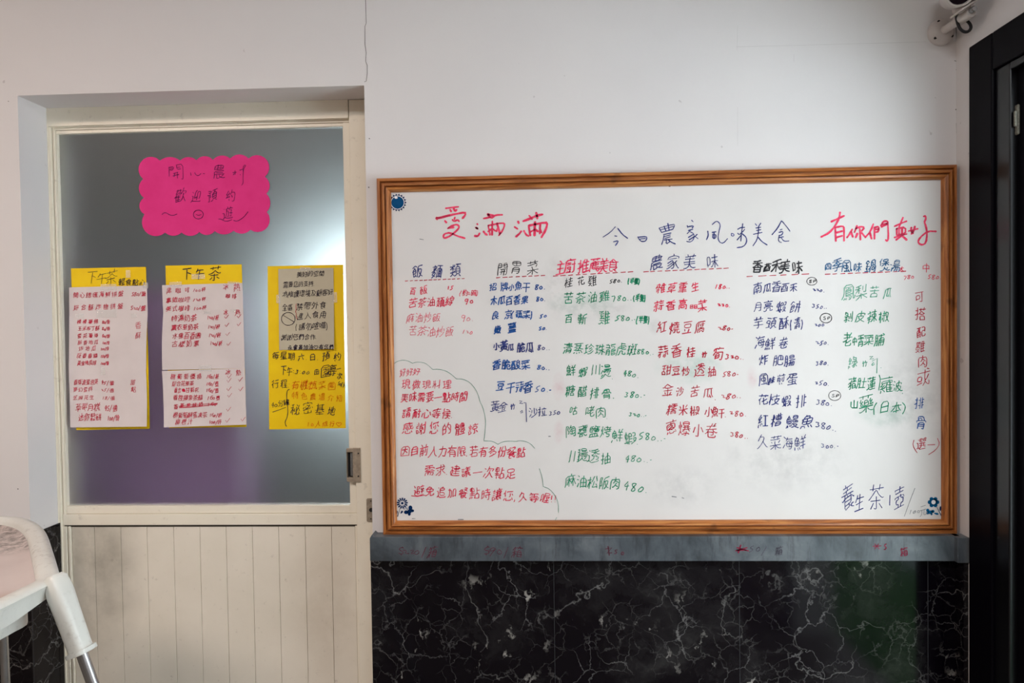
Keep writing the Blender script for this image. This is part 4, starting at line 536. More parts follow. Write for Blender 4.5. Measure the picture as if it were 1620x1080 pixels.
G('大', (72, 17, 70, 16, 66, 18, 54, 29, 46, 43, 44, 50, 41, 53), (71, 56, 43, 56, 41, 54, 40, 56, 11, 56), (9, 16, 12, 16, 19, 20, 33, 35, 37, 50, 41, 53, 41, 77))
G('中', (68, 39, 13, 39), (41, 15, 41, 78), (13, 35, 14, 65, 67, 65, 68, 35))
G('鳳', (58, 37, 27, 37), (39, 66, 39, 60), (19, 16, 24, 24), (37, 25, 39, 25, 41, 19), (32, 18, 31, 24), (46, 26, 49, 22), (27, 52, 52, 52), (10, 15, 9, 16, 16, 35, 17, 75, 63, 75, 67, 20, 70, 16, 74, 17, 73, 28), (57, 66, 25, 66), (27, 44, 52, 44, 52, 59, 38, 60, 27, 58, 27, 33, 29, 31, 57, 31, 55, 16, 48, 15))
G('梨', (47, 34, 48, 30, 55, 24, 70, 16, 72, 17), (35, 55, 26, 59), (10, 49, 12, 49, 25, 62), (9, 16, 27, 25, 33, 29, 34, 34), (51, 55, 51, 74), (55, 46, 67, 45, 68, 47, 68, 78), (41, 40, 41, 15), (39, 77, 10, 76), (10, 34, 71, 34), (9, 65, 22, 65, 24, 63, 26, 65, 39, 65), (26, 45, 26, 76))
G('剝', (29, 31, 10, 24), (60, 16, 65, 15, 70, 16, 70, 78), (47, 22, 36, 30), (40, 37, 44, 43), (55, 34, 55, 70), (18, 36, 16, 41), (29, 50, 29, 16, 20, 15), (10, 50, 46, 50), (36, 60, 16, 61, 21, 78, 24, 80), (35, 50, 40, 72, 21, 74))
G('皮', (74, 16, 70, 15, 61, 17, 52, 21, 48, 26), (44, 26, 31, 42, 29, 49), (43, 49, 43, 79), (16, 49, 62, 49, 62, 42, 48, 26), (10, 17, 16, 33, 16, 68, 68, 68, 65, 57), (48, 26, 44, 26, 39, 21, 31, 17, 25, 16, 20, 16))
G('辣', (24, 69, 24, 73, 21, 79), (30, 62, 26, 54, 26, 48), (14, 62, 16, 56), (10, 69, 33, 69), (21, 48, 21, 27, 16, 18), (32, 35, 10, 35), (34, 48, 9, 48), (40, 70, 71, 70), (55, 79, 55, 15), (73, 20, 65, 27, 60, 35, 55, 37, 55, 40, 41, 43, 42, 58, 69, 58, 70, 42, 59, 42, 55, 37, 49, 34, 40, 22, 36, 19, 31, 19))
G('可', (17, 28, 17, 34), (17, 34, 43, 34, 43, 56, 17, 56, 17, 34), (46, 16, 58, 15, 62, 16, 62, 73), (10, 73, 70, 73))
G('搭', (40, 49, 33, 45, 19, 45), (40, 49, 43, 44, 60, 44, 64, 49), (37, 16, 66, 16), (37, 16, 37, 34, 65, 34, 66, 16), (9, 40, 18, 42), (41, 64, 41, 78), (62, 78, 62, 64), (25, 63, 10, 63), (31, 70, 71, 70), (40, 49, 40, 51, 49, 59, 52, 59, 62, 50, 71, 45), (18, 78, 18, 16, 15, 15, 9, 16))
G('配', (70, 51, 48, 51, 48, 18, 50, 16, 53, 15, 70, 16, 73, 22, 72, 28), (11, 19, 36, 19), (37, 32, 11, 32), (48, 75, 70, 75, 70, 47), (29, 76, 27, 47, 29, 43, 37, 43), (9, 76, 38, 76), (20, 76, 20, 47, 17, 42, 11, 42), (37, 16, 36, 62, 11, 62, 11, 16))
G('或', (37, 26, 11, 21), (53, 34, 57, 35, 61, 40, 67, 55), (38, 16, 53, 27), (67, 74, 59, 78), (53, 27, 57, 25, 62, 16, 68, 15, 72, 20, 73, 26, 71, 29), (26, 36, 35, 36, 35, 53, 16, 54, 15, 37, 26, 36), (11, 66, 70, 66), (53, 27, 53, 35, 51, 42, 48, 59, 48, 77))
G('選', (19, 23, 19, 49, 10, 49), (19, 23, 10, 16), (29, 67, 44, 67, 45, 75, 30, 76, 29, 67), (29, 67, 31, 58, 45, 58, 47, 61), (72, 62, 71, 58, 55, 58, 54, 67), (54, 67, 69, 67, 70, 76, 54, 76, 54, 67), (20, 67, 17, 70), (30, 47, 69, 47), (70, 24, 57, 30, 58, 52), (71, 35, 27, 35), (19, 23, 30, 19, 31, 17, 42, 16, 71, 16), (30, 19, 33, 25, 42, 30, 41, 52))
G('老', (7, 34, 12, 33, 24, 39, 30, 40), (30, 31, 40, 32, 61, 39), (57, 66, 55, 68, 16, 68), (35, 79, 35, 52), (10, 52, 71, 52), (67, 75, 61, 67, 57, 66, 57, 63, 52, 59, 51, 53), (40, 52, 39, 48, 30, 42, 30, 20, 32, 16, 64, 16, 69, 20, 68, 26))
G('青', (61, 35, 21, 35), (61, 26, 21, 26), (17, 64, 64, 64), (71, 54, 9, 54), (15, 74, 67, 74), (41, 54, 41, 78), (50, 14, 57, 14, 61, 16, 60, 45, 22, 45, 21, 15))
G('脯', (70, 69, 70, 74, 62, 79), (13, 40, 27, 40), (27, 58, 13, 58), (70, 69, 35, 69), (70, 32, 38, 32), (70, 44, 38, 44), (54, 16, 54, 78), (62, 16, 70, 16, 70, 56, 38, 56, 38, 15), (8, 15, 13, 36, 13, 76, 27, 75, 27, 16, 21, 15))
G('綠', (54, 40, 61, 37), (73, 44, 70, 44, 64, 38, 61, 37), (21, 20, 19, 30), (12, 57, 20, 56), (12, 57, 12, 62, 20, 78), (64, 72, 68, 75), (64, 72, 45, 73), (11, 31, 9, 16), (26, 51, 29, 42), (29, 42, 13, 41), (36, 23, 53, 31), (39, 44, 44, 36), (29, 25, 27, 32), (72, 21, 63, 30, 61, 37), (64, 72, 61, 51), (54, 50, 53, 16, 48, 14, 43, 16), (49, 80, 46, 79, 42, 61, 62, 60), (71, 50, 36, 50), (26, 67, 24, 60, 14, 45, 13, 41))
G('豬', (43, 37, 36, 36), (68, 29, 43, 29), (43, 17, 68, 17), (26, 48, 28, 50), (50, 43, 55, 54), (26, 38, 22, 37, 14, 28, 9, 26), (10, 43, 22, 52), (27, 52, 27, 51), (17, 62, 21, 58, 22, 52), (17, 62, 21, 73), (17, 62, 14, 62), (27, 51, 28, 50), (43, 70, 62, 70, 66, 67), (52, 54, 52, 79), (9, 73, 34, 73), (22, 52, 27, 52, 27, 50, 29, 51, 34, 44), (14, 15, 17, 14, 23, 16, 26, 22, 26, 48, 29, 56, 34, 62), (70, 72, 62, 61, 62, 55), (72, 54, 40, 54), (43, 17, 43, 41, 49, 43, 68, 41, 68, 17))
G('肚', (13, 58, 29, 58), (13, 40, 29, 40), (40, 54, 71, 54), (55, 77, 55, 18), (8, 15, 13, 37, 14, 76, 29, 75, 29, 16, 25, 15, 22, 16), (37, 17, 72, 17))
G('蓮', (10, 44, 19, 43, 19, 24), (18, 57, 11, 62), (71, 16, 38, 15, 33, 16, 19, 24), (19, 24, 10, 16), (32, 44, 67, 44), (27, 69, 27, 79), (9, 74, 71, 74), (27, 27, 70, 27), (29, 61, 70, 61), (49, 35, 34, 35, 32, 37, 33, 52, 67, 52, 66, 35, 49, 35), (53, 79, 53, 68, 49, 64, 49, 23))
G('蘿', (32, 55, 32, 64), (53, 74, 53, 78), (11, 15, 13, 24), (15, 43, 19, 50, 19, 54), (27, 74, 27, 79), (23, 42, 22, 38, 18, 36, 17, 32), (31, 25, 33, 19), (22, 24, 23, 16), (50, 64, 50, 55), (43, 34, 70, 34), (70, 26, 43, 26), (44, 44, 70, 44), (9, 74, 71, 74), (58, 54, 59, 17), (43, 16, 72, 16), (50, 55, 16, 54, 14, 56, 14, 63, 68, 64, 67, 54, 50, 55), (30, 46, 26, 42, 11, 42), (43, 16, 42, 42, 44, 46, 45, 54), (42, 39, 39, 39, 37, 36, 33, 36, 32, 34, 34, 35, 32, 34, 32, 32, 16, 32, 12, 30))
G('波', (21, 36, 13, 18), (19, 52, 10, 57), (52, 26, 54, 26), (14, 77, 22, 72), (51, 49, 51, 79), (68, 57, 70, 67, 32, 67, 32, 36, 28, 22, 25, 16), (75, 16, 67, 16, 52, 26, 43, 39, 40, 49), (35, 16, 46, 20, 56, 28, 65, 44, 65, 49, 32, 49))
G('山', (41, 77, 41, 21), (68, 62, 68, 16), (68, 20, 15, 20, 14, 62))
G('藥', (34, 31, 34, 28, 23, 20, 11, 16, 9, 16), (47, 31, 48, 27, 55, 22, 68, 16, 74, 17), (26, 42, 24, 47), (13, 53, 17, 64), (13, 53, 19, 52), (60, 41, 70, 42), (60, 41, 60, 44, 64, 50, 64, 53), (70, 42, 70, 46), (50, 51, 32, 51), (40, 62, 40, 67), (53, 69, 53, 79), (27, 69, 27, 79), (9, 74, 71, 74), (40, 40, 40, 15), (71, 32, 9, 32), (24, 58, 23, 55, 19, 53, 14, 41), (69, 58, 66, 53, 58, 53, 62, 65), (14, 41, 17, 40, 26, 42, 27, 39, 32, 41, 50, 41, 50, 60, 40, 62, 32, 61, 32, 41))
G('日', (19, 20, 62, 20), (62, 47, 19, 47), (62, 16, 62, 73, 19, 73, 19, 16))
G('本', (70, 30, 68, 30, 56, 44, 49, 56, 48, 62), (33, 62, 33, 57, 26, 45, 11, 29), (58, 28, 23, 28), (41, 77, 41, 15), (70, 62, 11, 62))
G('養', (67, 26, 58, 22, 57, 18), (27, 78, 29, 76, 29, 71), (24, 35, 57, 35), (37, 50, 41, 48, 41, 44), (34, 62, 34, 54), (40, 70, 39, 62), (57, 44, 58, 44), (52, 71, 53, 77, 56, 80), (9, 54, 71, 54), (14, 71, 67, 71), (18, 62, 62, 62), (27, 53, 24, 44, 24, 16, 40, 16, 44, 17, 46, 21), (54, 53, 58, 46, 57, 28, 24, 28), (8, 39, 11, 38, 23, 44, 61, 44, 70, 39, 72, 40), (43, 27, 46, 21, 57, 18, 58, 16, 66, 15, 73, 16))
G('壺', (33, 52, 33, 41, 18, 41, 18, 28, 32, 28, 33, 16), (48, 52, 49, 41, 62, 41, 63, 39, 62, 28, 48, 27, 48, 16), (41, 78, 41, 62), (72, 16, 9, 16), (65, 62, 16, 62), (11, 72, 70, 72), (70, 46, 69, 52, 12, 52, 11, 46))
G('元', (29, 51, 28, 37, 25, 27, 16, 17, 11, 16), (65, 72, 17, 72), (70, 30, 72, 28, 72, 21, 70, 16, 52, 16, 50, 19, 50, 51), (71, 51, 10, 51))
G('歡', (72, 12, 72, 16, 67, 22, 62, 36, 59, 38), (70, 52, 72, 62, 71, 66, 52, 66), (8, 34, 8, 36, 14, 39), (41, 54, 41, 64, 30, 64, 31, 54, 41, 54), (11, 56, 11, 64, 22, 63, 21, 54, 12, 54, 11, 56), (40, 27, 15, 27), (40, 35, 15, 35), (18, 70, 18, 79), (41, 44, 16, 44), (43, 74, 9, 74), (34, 79, 34, 70), (26, 50, 28, 50, 29, 47, 29, 18), (59, 56, 59, 38, 53, 25, 47, 16, 30, 18, 15, 17), (15, 14, 14, 42, 16, 44, 17, 50), (56, 80, 53, 77, 52, 66, 51, 65, 47, 53, 44, 52, 41, 54))
G('迎', (63, 34, 70, 34, 70, 72, 52, 73, 52, 24), (48, 41, 45, 38, 33, 35), (45, 78, 32, 70, 33, 35), (21, 68, 12, 73), (74, 18, 70, 16, 45, 15, 30, 17, 19, 24), (9, 16, 15, 22, 19, 24), (19, 24, 19, 51, 10, 52))
G('預', (21, 51, 21, 16, 19, 15, 13, 15), (42, 52, 70, 52), (26, 51, 26, 56, 22, 62), (42, 40, 70, 40), (54, 63, 55, 75), (63, 21, 72, 16), (22, 62, 14, 64), (22, 62, 29, 70, 30, 75, 10, 75), (48, 22, 37, 15, 33, 16), (31, 39, 34, 51, 9, 51), (72, 75, 40, 75), (70, 40, 69, 63, 42, 62, 43, 28, 70, 28, 70, 40))
G('遊', (33, 56, 45, 55, 44, 27, 42, 25, 36, 25), (71, 70, 55, 70), (9, 52, 19, 51, 19, 24), (12, 72, 15, 71), (38, 69, 38, 73, 34, 79), (51, 66, 53, 60, 68, 59, 67, 55, 62, 51, 62, 26, 62, 25, 53, 26), (72, 44, 52, 44), (26, 69, 46, 69, 51, 66), (56, 78, 55, 70, 51, 66), (74, 18, 70, 16, 45, 15, 33, 16, 24, 23, 18, 24, 9, 16), (24, 24, 25, 26, 24, 24, 26, 25, 24, 24, 28, 30, 32, 40, 33, 68))
G('下', (39, 54, 44, 54, 66, 42), (39, 15, 39, 72), (71, 72, 10, 72))
G('午', (22, 69, 66, 68), (41, 68, 41, 15), (10, 44, 71, 44), (24, 78, 22, 69, 13, 56))
G('輕', (39, 75, 71, 75), (45, 44, 39, 55, 44, 67), (55, 35, 55, 16), (56, 67, 52, 59, 52, 54, 58, 44), (72, 69, 69, 67, 64, 59, 64, 54, 70, 44), (42, 35, 70, 35), (10, 49, 32, 49), (32, 70, 9, 70), (33, 27, 8, 27), (72, 16, 37, 16), (21, 38, 10, 38, 10, 61, 32, 60, 32, 38, 21, 38), (21, 14, 21, 79))
G('總', (49, 62, 49, 63, 52, 64), (50, 57, 52, 57, 55, 53), (29, 23, 26, 32), (58, 29, 54, 35), (35, 19, 38, 31), (28, 43, 13, 41), (19, 77, 12, 62, 11, 57, 20, 56), (12, 29, 8, 17, 9, 16), (67, 33, 72, 21), (65, 21, 63, 16, 48, 16, 46, 17, 46, 31), (21, 19, 19, 28, 19, 31, 21, 32), (52, 72, 70, 71, 70, 42, 39, 42, 39, 72, 52, 72), (52, 72, 52, 78, 55, 80), (52, 64, 61, 64, 62, 60, 58, 53, 55, 53, 52, 50, 47, 48), (26, 49, 30, 39), (27, 66, 14, 45, 13, 41))
G('匯', (56, 60, 58, 61), (24, 69, 29, 66), (22, 26, 28, 39), (71, 17, 12, 18, 13, 76, 70, 76), (20, 55, 26, 51, 34, 51, 34, 53, 40, 55), (67, 50, 40, 50), (70, 28, 40, 28), (68, 39, 40, 39), (42, 61, 70, 61), (56, 68, 58, 65, 58, 61, 56, 60, 56, 28), (44, 70, 42, 61, 40, 60, 40, 28))
G('拼', (18, 44, 17, 41), (44, 42, 44, 42), (71, 42, 34, 42), (26, 63, 9, 63), (34, 16, 39, 22, 44, 32, 45, 70, 42, 77), (70, 62, 36, 62), (26, 44, 18, 44, 17, 41, 9, 40), (65, 77, 61, 65, 61, 16), (9, 16, 12, 15, 17, 16, 17, 78))
G('盤', (27, 80, 25, 79, 25, 74), (58, 45, 64, 52, 65, 56, 47, 56), (25, 50, 24, 50), (43, 63, 47, 68, 48, 76, 62, 76, 63, 65, 73, 64), (33, 16, 33, 33), (53, 45, 48, 52, 47, 56), (26, 63, 23, 68), (48, 16, 48, 33), (8, 58, 35, 58), (9, 39, 15, 52, 16, 74, 35, 73, 35, 41), (8, 16, 72, 16), (17, 16, 18, 34, 62, 34, 63, 16), (74, 41, 70, 39, 62, 42, 58, 45, 53, 45, 44, 40, 28, 40))
G('綜', (44, 55, 64, 55), (67, 31, 72, 21), (19, 31, 20, 19), (52, 79, 55, 70), (29, 26, 27, 32), (41, 31, 34, 20), (45, 16, 53, 16, 53, 42), (10, 29, 8, 16), (20, 56, 11, 57, 12, 62, 20, 78), (12, 40, 28, 42), (28, 42, 26, 50), (36, 42, 71, 42), (70, 62, 70, 70, 37, 70, 37, 62), (12, 40, 13, 44, 23, 58, 26, 66))
G('合', (22, 57, 25, 53, 57, 53, 62, 58), (43, 77, 42, 73), (62, 18, 20, 18), (20, 15, 20, 39, 62, 39, 62, 18), (70, 54, 62, 58, 42, 73), (42, 73, 39, 73, 23, 60, 22, 57, 18, 57, 13, 53, 8, 54))
G('物', (63, 66, 62, 55, 52, 32, 45, 21, 41, 16, 37, 16), (38, 34, 49, 53, 52, 65), (32, 44, 22, 43, 22, 40, 9, 37), (30, 62, 11, 62), (22, 78, 22, 15), (8, 53, 12, 66, 12, 73), (43, 66, 71, 65, 70, 39, 68, 20, 62, 15, 54, 16), (44, 79, 43, 66, 35, 54))
G('棒', (50, 62, 48, 62), (71, 38, 64, 44, 62, 52), (19, 14, 19, 47, 17, 49), (52, 72, 51, 71), (19, 54, 26, 50, 27, 43), (11, 62, 26, 62), (39, 42, 41, 38, 61, 38), (46, 52, 48, 62, 51, 65, 52, 78), (67, 26, 35, 26), (52, 15, 52, 44), (36, 62, 67, 62), (34, 72, 70, 72), (33, 52, 71, 52), (8, 28, 14, 45, 17, 49, 19, 54, 19, 79), (43, 52, 39, 42, 32, 37))
G('薯', (25, 24, 64, 24), (49, 56, 49, 65), (53, 74, 53, 78), (33, 56, 33, 65), (27, 74, 27, 79), (37, 38, 36, 39), (58, 46, 56, 48, 17, 48), (71, 74, 10, 74), (36, 33, 36, 55), (36, 55, 16, 56, 16, 65, 66, 64, 66, 56, 36, 55), (67, 51, 62, 47, 58, 46, 54, 41), (72, 39, 56, 39, 54, 41, 42, 38, 9, 39), (25, 30, 25, 16, 64, 16, 64, 31, 38, 31, 33, 33, 14, 28, 7, 29))
G('條', (42, 30, 35, 19), (16, 55, 12, 54, 8, 48), (28, 68, 28, 28), (34, 63, 38, 63, 42, 67, 44, 67), (49, 72, 50, 79), (56, 56, 53, 56), (64, 30, 70, 21), (45, 16, 48, 15, 53, 16, 53, 45), (70, 38, 37, 38), (71, 48, 62, 51, 56, 56, 53, 56, 44, 67), (16, 15, 16, 58, 22, 78, 25, 80), (44, 67, 45, 71, 47, 72, 65, 72, 66, 69, 56, 56, 36, 47))
G('玉', (59, 33, 60, 33), (71, 17, 10, 17), (65, 47, 17, 47), (40, 73, 40, 17), (68, 73, 14, 73))
G('布', (34, 78, 33, 68), (23, 48, 67, 47, 67, 24, 62, 22, 53, 24), (44, 57, 44, 15), (23, 48, 10, 39), (29, 67, 29, 62, 21, 46, 22, 22), (71, 67, 11, 67))
G('丁', (23, 17, 26, 16, 42, 16, 43, 70), (70, 71, 11, 71))
G('雪', (19, 28, 62, 28), (20, 57, 31, 57), (50, 57, 61, 57), (17, 16, 62, 16), (50, 48, 63, 48), (18, 48, 32, 48), (17, 39, 62, 39, 62, 16), (11, 55, 12, 66, 69, 66, 70, 55), (40, 75, 40, 47), (16, 76, 65, 76))
G('地', (62, 34, 67, 34, 69, 36, 70, 63, 54, 60), (31, 49, 38, 50), (39, 53, 53, 56), (27, 60, 9, 60), (19, 34, 18, 78), (38, 71, 39, 18, 45, 16, 66, 16, 71, 18, 73, 25), (53, 79, 53, 32), (9, 28, 17, 31, 19, 34, 28, 35))
G('球', (54, 43, 58, 42), (68, 73, 62, 78), (42, 45, 37, 54, 34, 56), (73, 21, 63, 30, 58, 42), (52, 39, 48, 38, 33, 24), (58, 42, 65, 47, 69, 53), (72, 65, 34, 65), (26, 73, 9, 73), (10, 52, 26, 52), (17, 73, 17, 26), (8, 23, 27, 29), (52, 78, 52, 55, 54, 44, 52, 41, 52, 16, 51, 15, 44, 15))
G('泡', (21, 37, 22, 36, 12, 16), (34, 55, 32, 58), (56, 34, 60, 32, 67, 34, 69, 69, 38, 70), (22, 72, 14, 77), (18, 52, 10, 57), (34, 38, 54, 38, 54, 55, 34, 55, 32, 58, 28, 56), (40, 78, 38, 70, 32, 60, 34, 55, 35, 17, 41, 15, 66, 15, 71, 17, 71, 26))
G('芙', (27, 78, 27, 64), (71, 71, 10, 71), (66, 53, 16, 53), (11, 38, 40, 38, 40, 36, 43, 36), (54, 64, 54, 78), (75, 16, 70, 15, 57, 20, 46, 29, 43, 36, 40, 36, 41, 61), (71, 38, 44, 38, 38, 34, 37, 31, 29, 23, 15, 16, 9, 16))
G('夢', (27, 28, 29, 28, 34, 21), (49, 52, 49, 63), (34, 35, 34, 39), (53, 73, 53, 79), (33, 52, 33, 63), (10, 37, 11, 44, 70, 44, 70, 37), (27, 73, 27, 79), (71, 73, 10, 73), (33, 52, 64, 52, 65, 63, 17, 63, 16, 53, 18, 52, 33, 52), (11, 16, 33, 18, 34, 21, 41, 21, 55, 30, 56, 34, 34, 35, 28, 34, 21, 30, 19, 31))
G('幻', (37, 26, 16, 23), (34, 58, 32, 52, 28, 50), (16, 23, 17, 31, 28, 45, 28, 50), (25, 77, 14, 56, 13, 51, 28, 50), (43, 70, 70, 70, 67, 22, 61, 16, 52, 17), (41, 18, 34, 35))
G('糕', (47, 26, 48, 15), (12, 62, 9, 74), (60, 16, 56, 28), (26, 62, 30, 75), (37, 26, 33, 16), (62, 67, 64, 77, 68, 80), (73, 15, 68, 27), (46, 66, 45, 75, 41, 79), (27, 40, 25, 44, 19, 45), (29, 53, 9, 53), (53, 66, 53, 36), (69, 52, 39, 52), (72, 36, 36, 36), (19, 15, 19, 79), (71, 66, 37, 66), (8, 26, 14, 40, 18, 43, 19, 45))
G('芝', (28, 23, 20, 24, 11, 17), (28, 23, 32, 18, 44, 16, 62, 16, 71, 16, 73, 18), (43, 51, 43, 56, 40, 61), (54, 64, 54, 78), (28, 23, 30, 26, 52, 40, 59, 46, 60, 51, 16, 51), (70, 70, 11, 70), (27, 79, 27, 64))
G('莓', (38, 52, 38, 47, 46, 43, 46, 37), (45, 16, 49, 16), (70, 61, 22, 62), (37, 37, 37, 33, 46, 27), (20, 27, 23, 52, 62, 52, 62, 37), (53, 79, 53, 70), (9, 73, 71, 73), (71, 37, 10, 37), (11, 51, 27, 69, 27, 79))
G('迷', (48, 52, 40, 41, 29, 31), (16, 73, 20, 68), (62, 64, 68, 75), (9, 52, 18, 52, 18, 24), (52, 52, 70, 32), (18, 24, 23, 23, 30, 17, 44, 15, 72, 16), (18, 24, 15, 23, 9, 16), (33, 74, 37, 64), (50, 77, 50, 26), (29, 54, 45, 54, 48, 52, 52, 52, 54, 54, 70, 54))
G('你', (31, 26, 36, 36, 39, 46), (52, 63, 52, 16, 45, 14, 42, 16), (16, 57, 13, 56, 8, 50), (64, 46, 71, 26), (70, 52, 71, 63, 37, 64), (17, 15, 16, 59, 24, 78), (40, 78, 37, 64, 30, 52))
G('鬆', (10, 22, 18, 31, 22, 32), (65, 19, 44, 17), (49, 72, 66, 79), (50, 62, 59, 64, 70, 70), (71, 33, 65, 37, 62, 44), (48, 51, 60, 53, 70, 60), (44, 17, 45, 23, 52, 32), (16, 70, 37, 70), (35, 52, 34, 58), (47, 44, 44, 36), (22, 37, 23, 38), (16, 59, 18, 58), (16, 64, 37, 64), (23, 44, 23, 14), (10, 38, 33, 38), (9, 58, 42, 58), (69, 15, 62, 26), (16, 51, 18, 57, 16, 59, 16, 76, 40, 77), (22, 32, 27, 31, 32, 26), (39, 51, 16, 51))
G('個', (70, 18, 31, 18), (16, 57, 11, 55, 8, 50, 8, 46), (51, 46, 43, 45, 43, 30, 60, 30, 60, 44, 51, 46), (51, 66, 51, 46), (31, 15, 31, 74, 70, 74, 70, 18), (40, 59, 62, 59), (22, 78, 16, 59, 16, 15))
G('黑', (47, 23, 51, 16), (31, 23, 33, 15), (53, 69, 50, 61), (70, 15, 66, 22), (30, 62, 27, 70, 26, 70), (9, 14, 13, 16, 17, 24), (41, 75, 18, 76, 17, 55, 63, 54, 62, 76, 41, 75), (65, 44, 16, 44), (41, 33, 41, 75), (10, 32, 71, 32))
G('咖', (11, 26, 11, 33), (11, 33, 24, 34, 23, 73, 11, 73, 11, 33), (70, 23, 56, 23), (37, 16, 43, 16, 46, 20, 48, 63, 32, 63), (37, 78, 36, 43, 33, 27, 27, 16), (56, 17, 56, 70, 70, 70, 70, 18))
G('啡', (59, 34, 72, 34), (72, 66, 59, 66), (11, 27, 11, 34), (45, 66, 34, 66), (59, 50, 71, 50), (35, 50, 45, 50), (33, 33, 45, 33), (11, 34, 25, 35, 24, 71, 11, 71, 11, 34), (59, 15, 59, 78), (45, 15, 45, 78))
G('杯', (28, 49, 26, 52, 21, 53), (10, 62, 31, 62), (21, 15, 21, 79), (53, 15, 52, 56, 57, 67, 57, 71), (72, 72, 35, 72), (33, 40, 37, 42, 49, 54, 52, 55, 61, 55, 73, 42), (8, 28, 8, 32, 16, 47, 21, 53))
G('拿', (26, 69, 28, 66, 55, 66, 56, 69), (55, 50, 61, 50, 61, 58, 20, 57, 21, 50, 55, 50), (67, 34, 14, 34), (41, 41, 40, 16, 39, 14, 30, 14), (71, 25, 10, 25), (16, 42, 41, 41, 62, 44), (72, 66, 70, 65, 56, 69, 54, 71, 41, 79, 28, 71, 26, 69, 10, 65))
G('鐵', (71, 69, 68, 77), (12, 27, 10, 37), (26, 27, 27, 38), (19, 74, 28, 69), (71, 48, 67, 35, 63, 34), (11, 62, 8, 62), (49, 53, 52, 52, 52, 44, 36, 44, 36, 53, 49, 53), (28, 46, 10, 46), (35, 36, 52, 36), (44, 79, 44, 62), (20, 21, 19, 60), (52, 72, 36, 72), (44, 20, 44, 36), (52, 28, 36, 28), (26, 60, 12, 60, 11, 62), (72, 62, 34, 62), (55, 19, 44, 20, 34, 18), (9, 17, 29, 22), (20, 78, 19, 74, 16, 73, 12, 67, 11, 62), (73, 26, 73, 19, 70, 16, 66, 18, 63, 24, 60, 79), (63, 24, 55, 19, 54, 16))
G('式', (66, 74, 59, 78), (26, 21, 26, 47), (49, 77, 50, 51, 56, 26, 63, 16, 69, 15, 73, 22, 72, 29), (40, 47, 13, 47), (10, 64, 71, 64), (43, 25, 12, 17))
G('冰', (71, 63, 60, 52, 56, 51), (19, 44, 10, 25), (51, 54, 56, 51), (19, 66, 10, 72), (56, 51, 59, 40, 72, 25), (27, 59, 40, 59, 40, 52, 33, 34, 25, 25), (49, 78, 51, 55, 49, 53, 49, 16, 40, 15))
G('熱', (59, 45, 54, 49, 51, 49), (73, 14, 63, 25), (51, 53, 44, 55), (38, 53, 31, 57), (11, 14, 17, 25, 20, 26), (17, 57, 10, 53), (33, 16, 32, 23), (47, 24, 51, 16), (74, 43, 73, 34, 70, 33, 67, 35, 65, 68, 45, 68), (34, 74, 13, 74), (24, 78, 24, 64), (24, 34, 24, 50), (12, 45, 35, 45), (9, 33, 35, 35, 40, 34, 44, 34, 51, 48, 53, 78), (38, 63, 10, 63))
G('特', (47, 26, 44, 32), (22, 41, 21, 38), (53, 55, 53, 79), (28, 62, 12, 62), (72, 55, 35, 55), (63, 55, 63, 16, 56, 14, 52, 16), (72, 41, 37, 41), (69, 70, 39, 70), (21, 15, 21, 78), (29, 42, 22, 41, 21, 38, 8, 36), (12, 72, 9, 49))
G('濃', (62, 22, 70, 27, 70, 33), (11, 17, 20, 36), (20, 73, 13, 77), (38, 40, 68, 40), (41, 33, 41, 16, 52, 17), (16, 53, 9, 56), (44, 79, 44, 57), (70, 65, 32, 65), (57, 57, 57, 79), (71, 49, 31, 49, 30, 30, 25, 16), (70, 33, 30, 33), (44, 57, 69, 56, 70, 74, 32, 74, 32, 57, 44, 57), (53, 32, 54, 27, 58, 23, 61, 23, 66, 16, 72, 15))
G('奶', (27, 26, 23, 29), (10, 16, 23, 29), (16, 62, 16, 63), (31, 16, 36, 23, 42, 38, 44, 73), (52, 16, 62, 15, 68, 19, 70, 51, 58, 52, 61, 73, 36, 73), (23, 34, 12, 40, 18, 79), (23, 29, 23, 34, 28, 48, 29, 62, 8, 63))
G('薰', (31, 20, 33, 16), (28, 52, 30, 44), (11, 15, 18, 21), (70, 15, 62, 21), (48, 16, 47, 20), (70, 59, 10, 59), (69, 33, 14, 33), (10, 75, 70, 75), (40, 40, 17, 40, 17, 52, 64, 52, 63, 40, 40, 40), (40, 26, 40, 65), (63, 67, 41, 65, 16, 66), (9, 26, 72, 26), (52, 79, 52, 72, 56, 67), (51, 40, 51, 45, 53, 48, 53, 52))
G('衣', (25, 46, 19, 45, 10, 40), (46, 24, 34, 19, 26, 18), (68, 53, 60, 44, 52, 40), (11, 66, 70, 66), (39, 79, 42, 75, 42, 65, 44, 64, 45, 53, 50, 42, 52, 40, 57, 30, 65, 22, 71, 18), (38, 65, 36, 60, 26, 51, 25, 46, 26, 18))
G('水', (51, 48, 65, 63), (10, 24, 16, 27, 23, 37, 29, 52, 29, 59, 11, 59), (41, 77, 41, 19, 38, 15, 31, 15, 29, 16), (42, 54, 45, 53, 47, 50, 51, 48, 55, 38, 67, 26, 71, 25))
G('圓', (56, 40, 25, 40), (25, 46, 56, 46), (19, 26, 26, 26, 33, 29, 34, 33), (62, 25, 58, 25, 48, 29, 48, 33), (70, 17, 69, 75, 11, 75, 11, 17), (70, 17, 11, 17), (28, 60, 29, 67, 52, 67, 53, 65, 52, 59, 28, 60), (48, 33, 26, 33, 25, 34, 25, 52, 26, 53, 56, 52, 56, 34, 48, 33))
G('古', (63, 18, 18, 18), (41, 78, 41, 44), (10, 64, 71, 64), (63, 15, 63, 42, 41, 44, 18, 43, 18, 15))
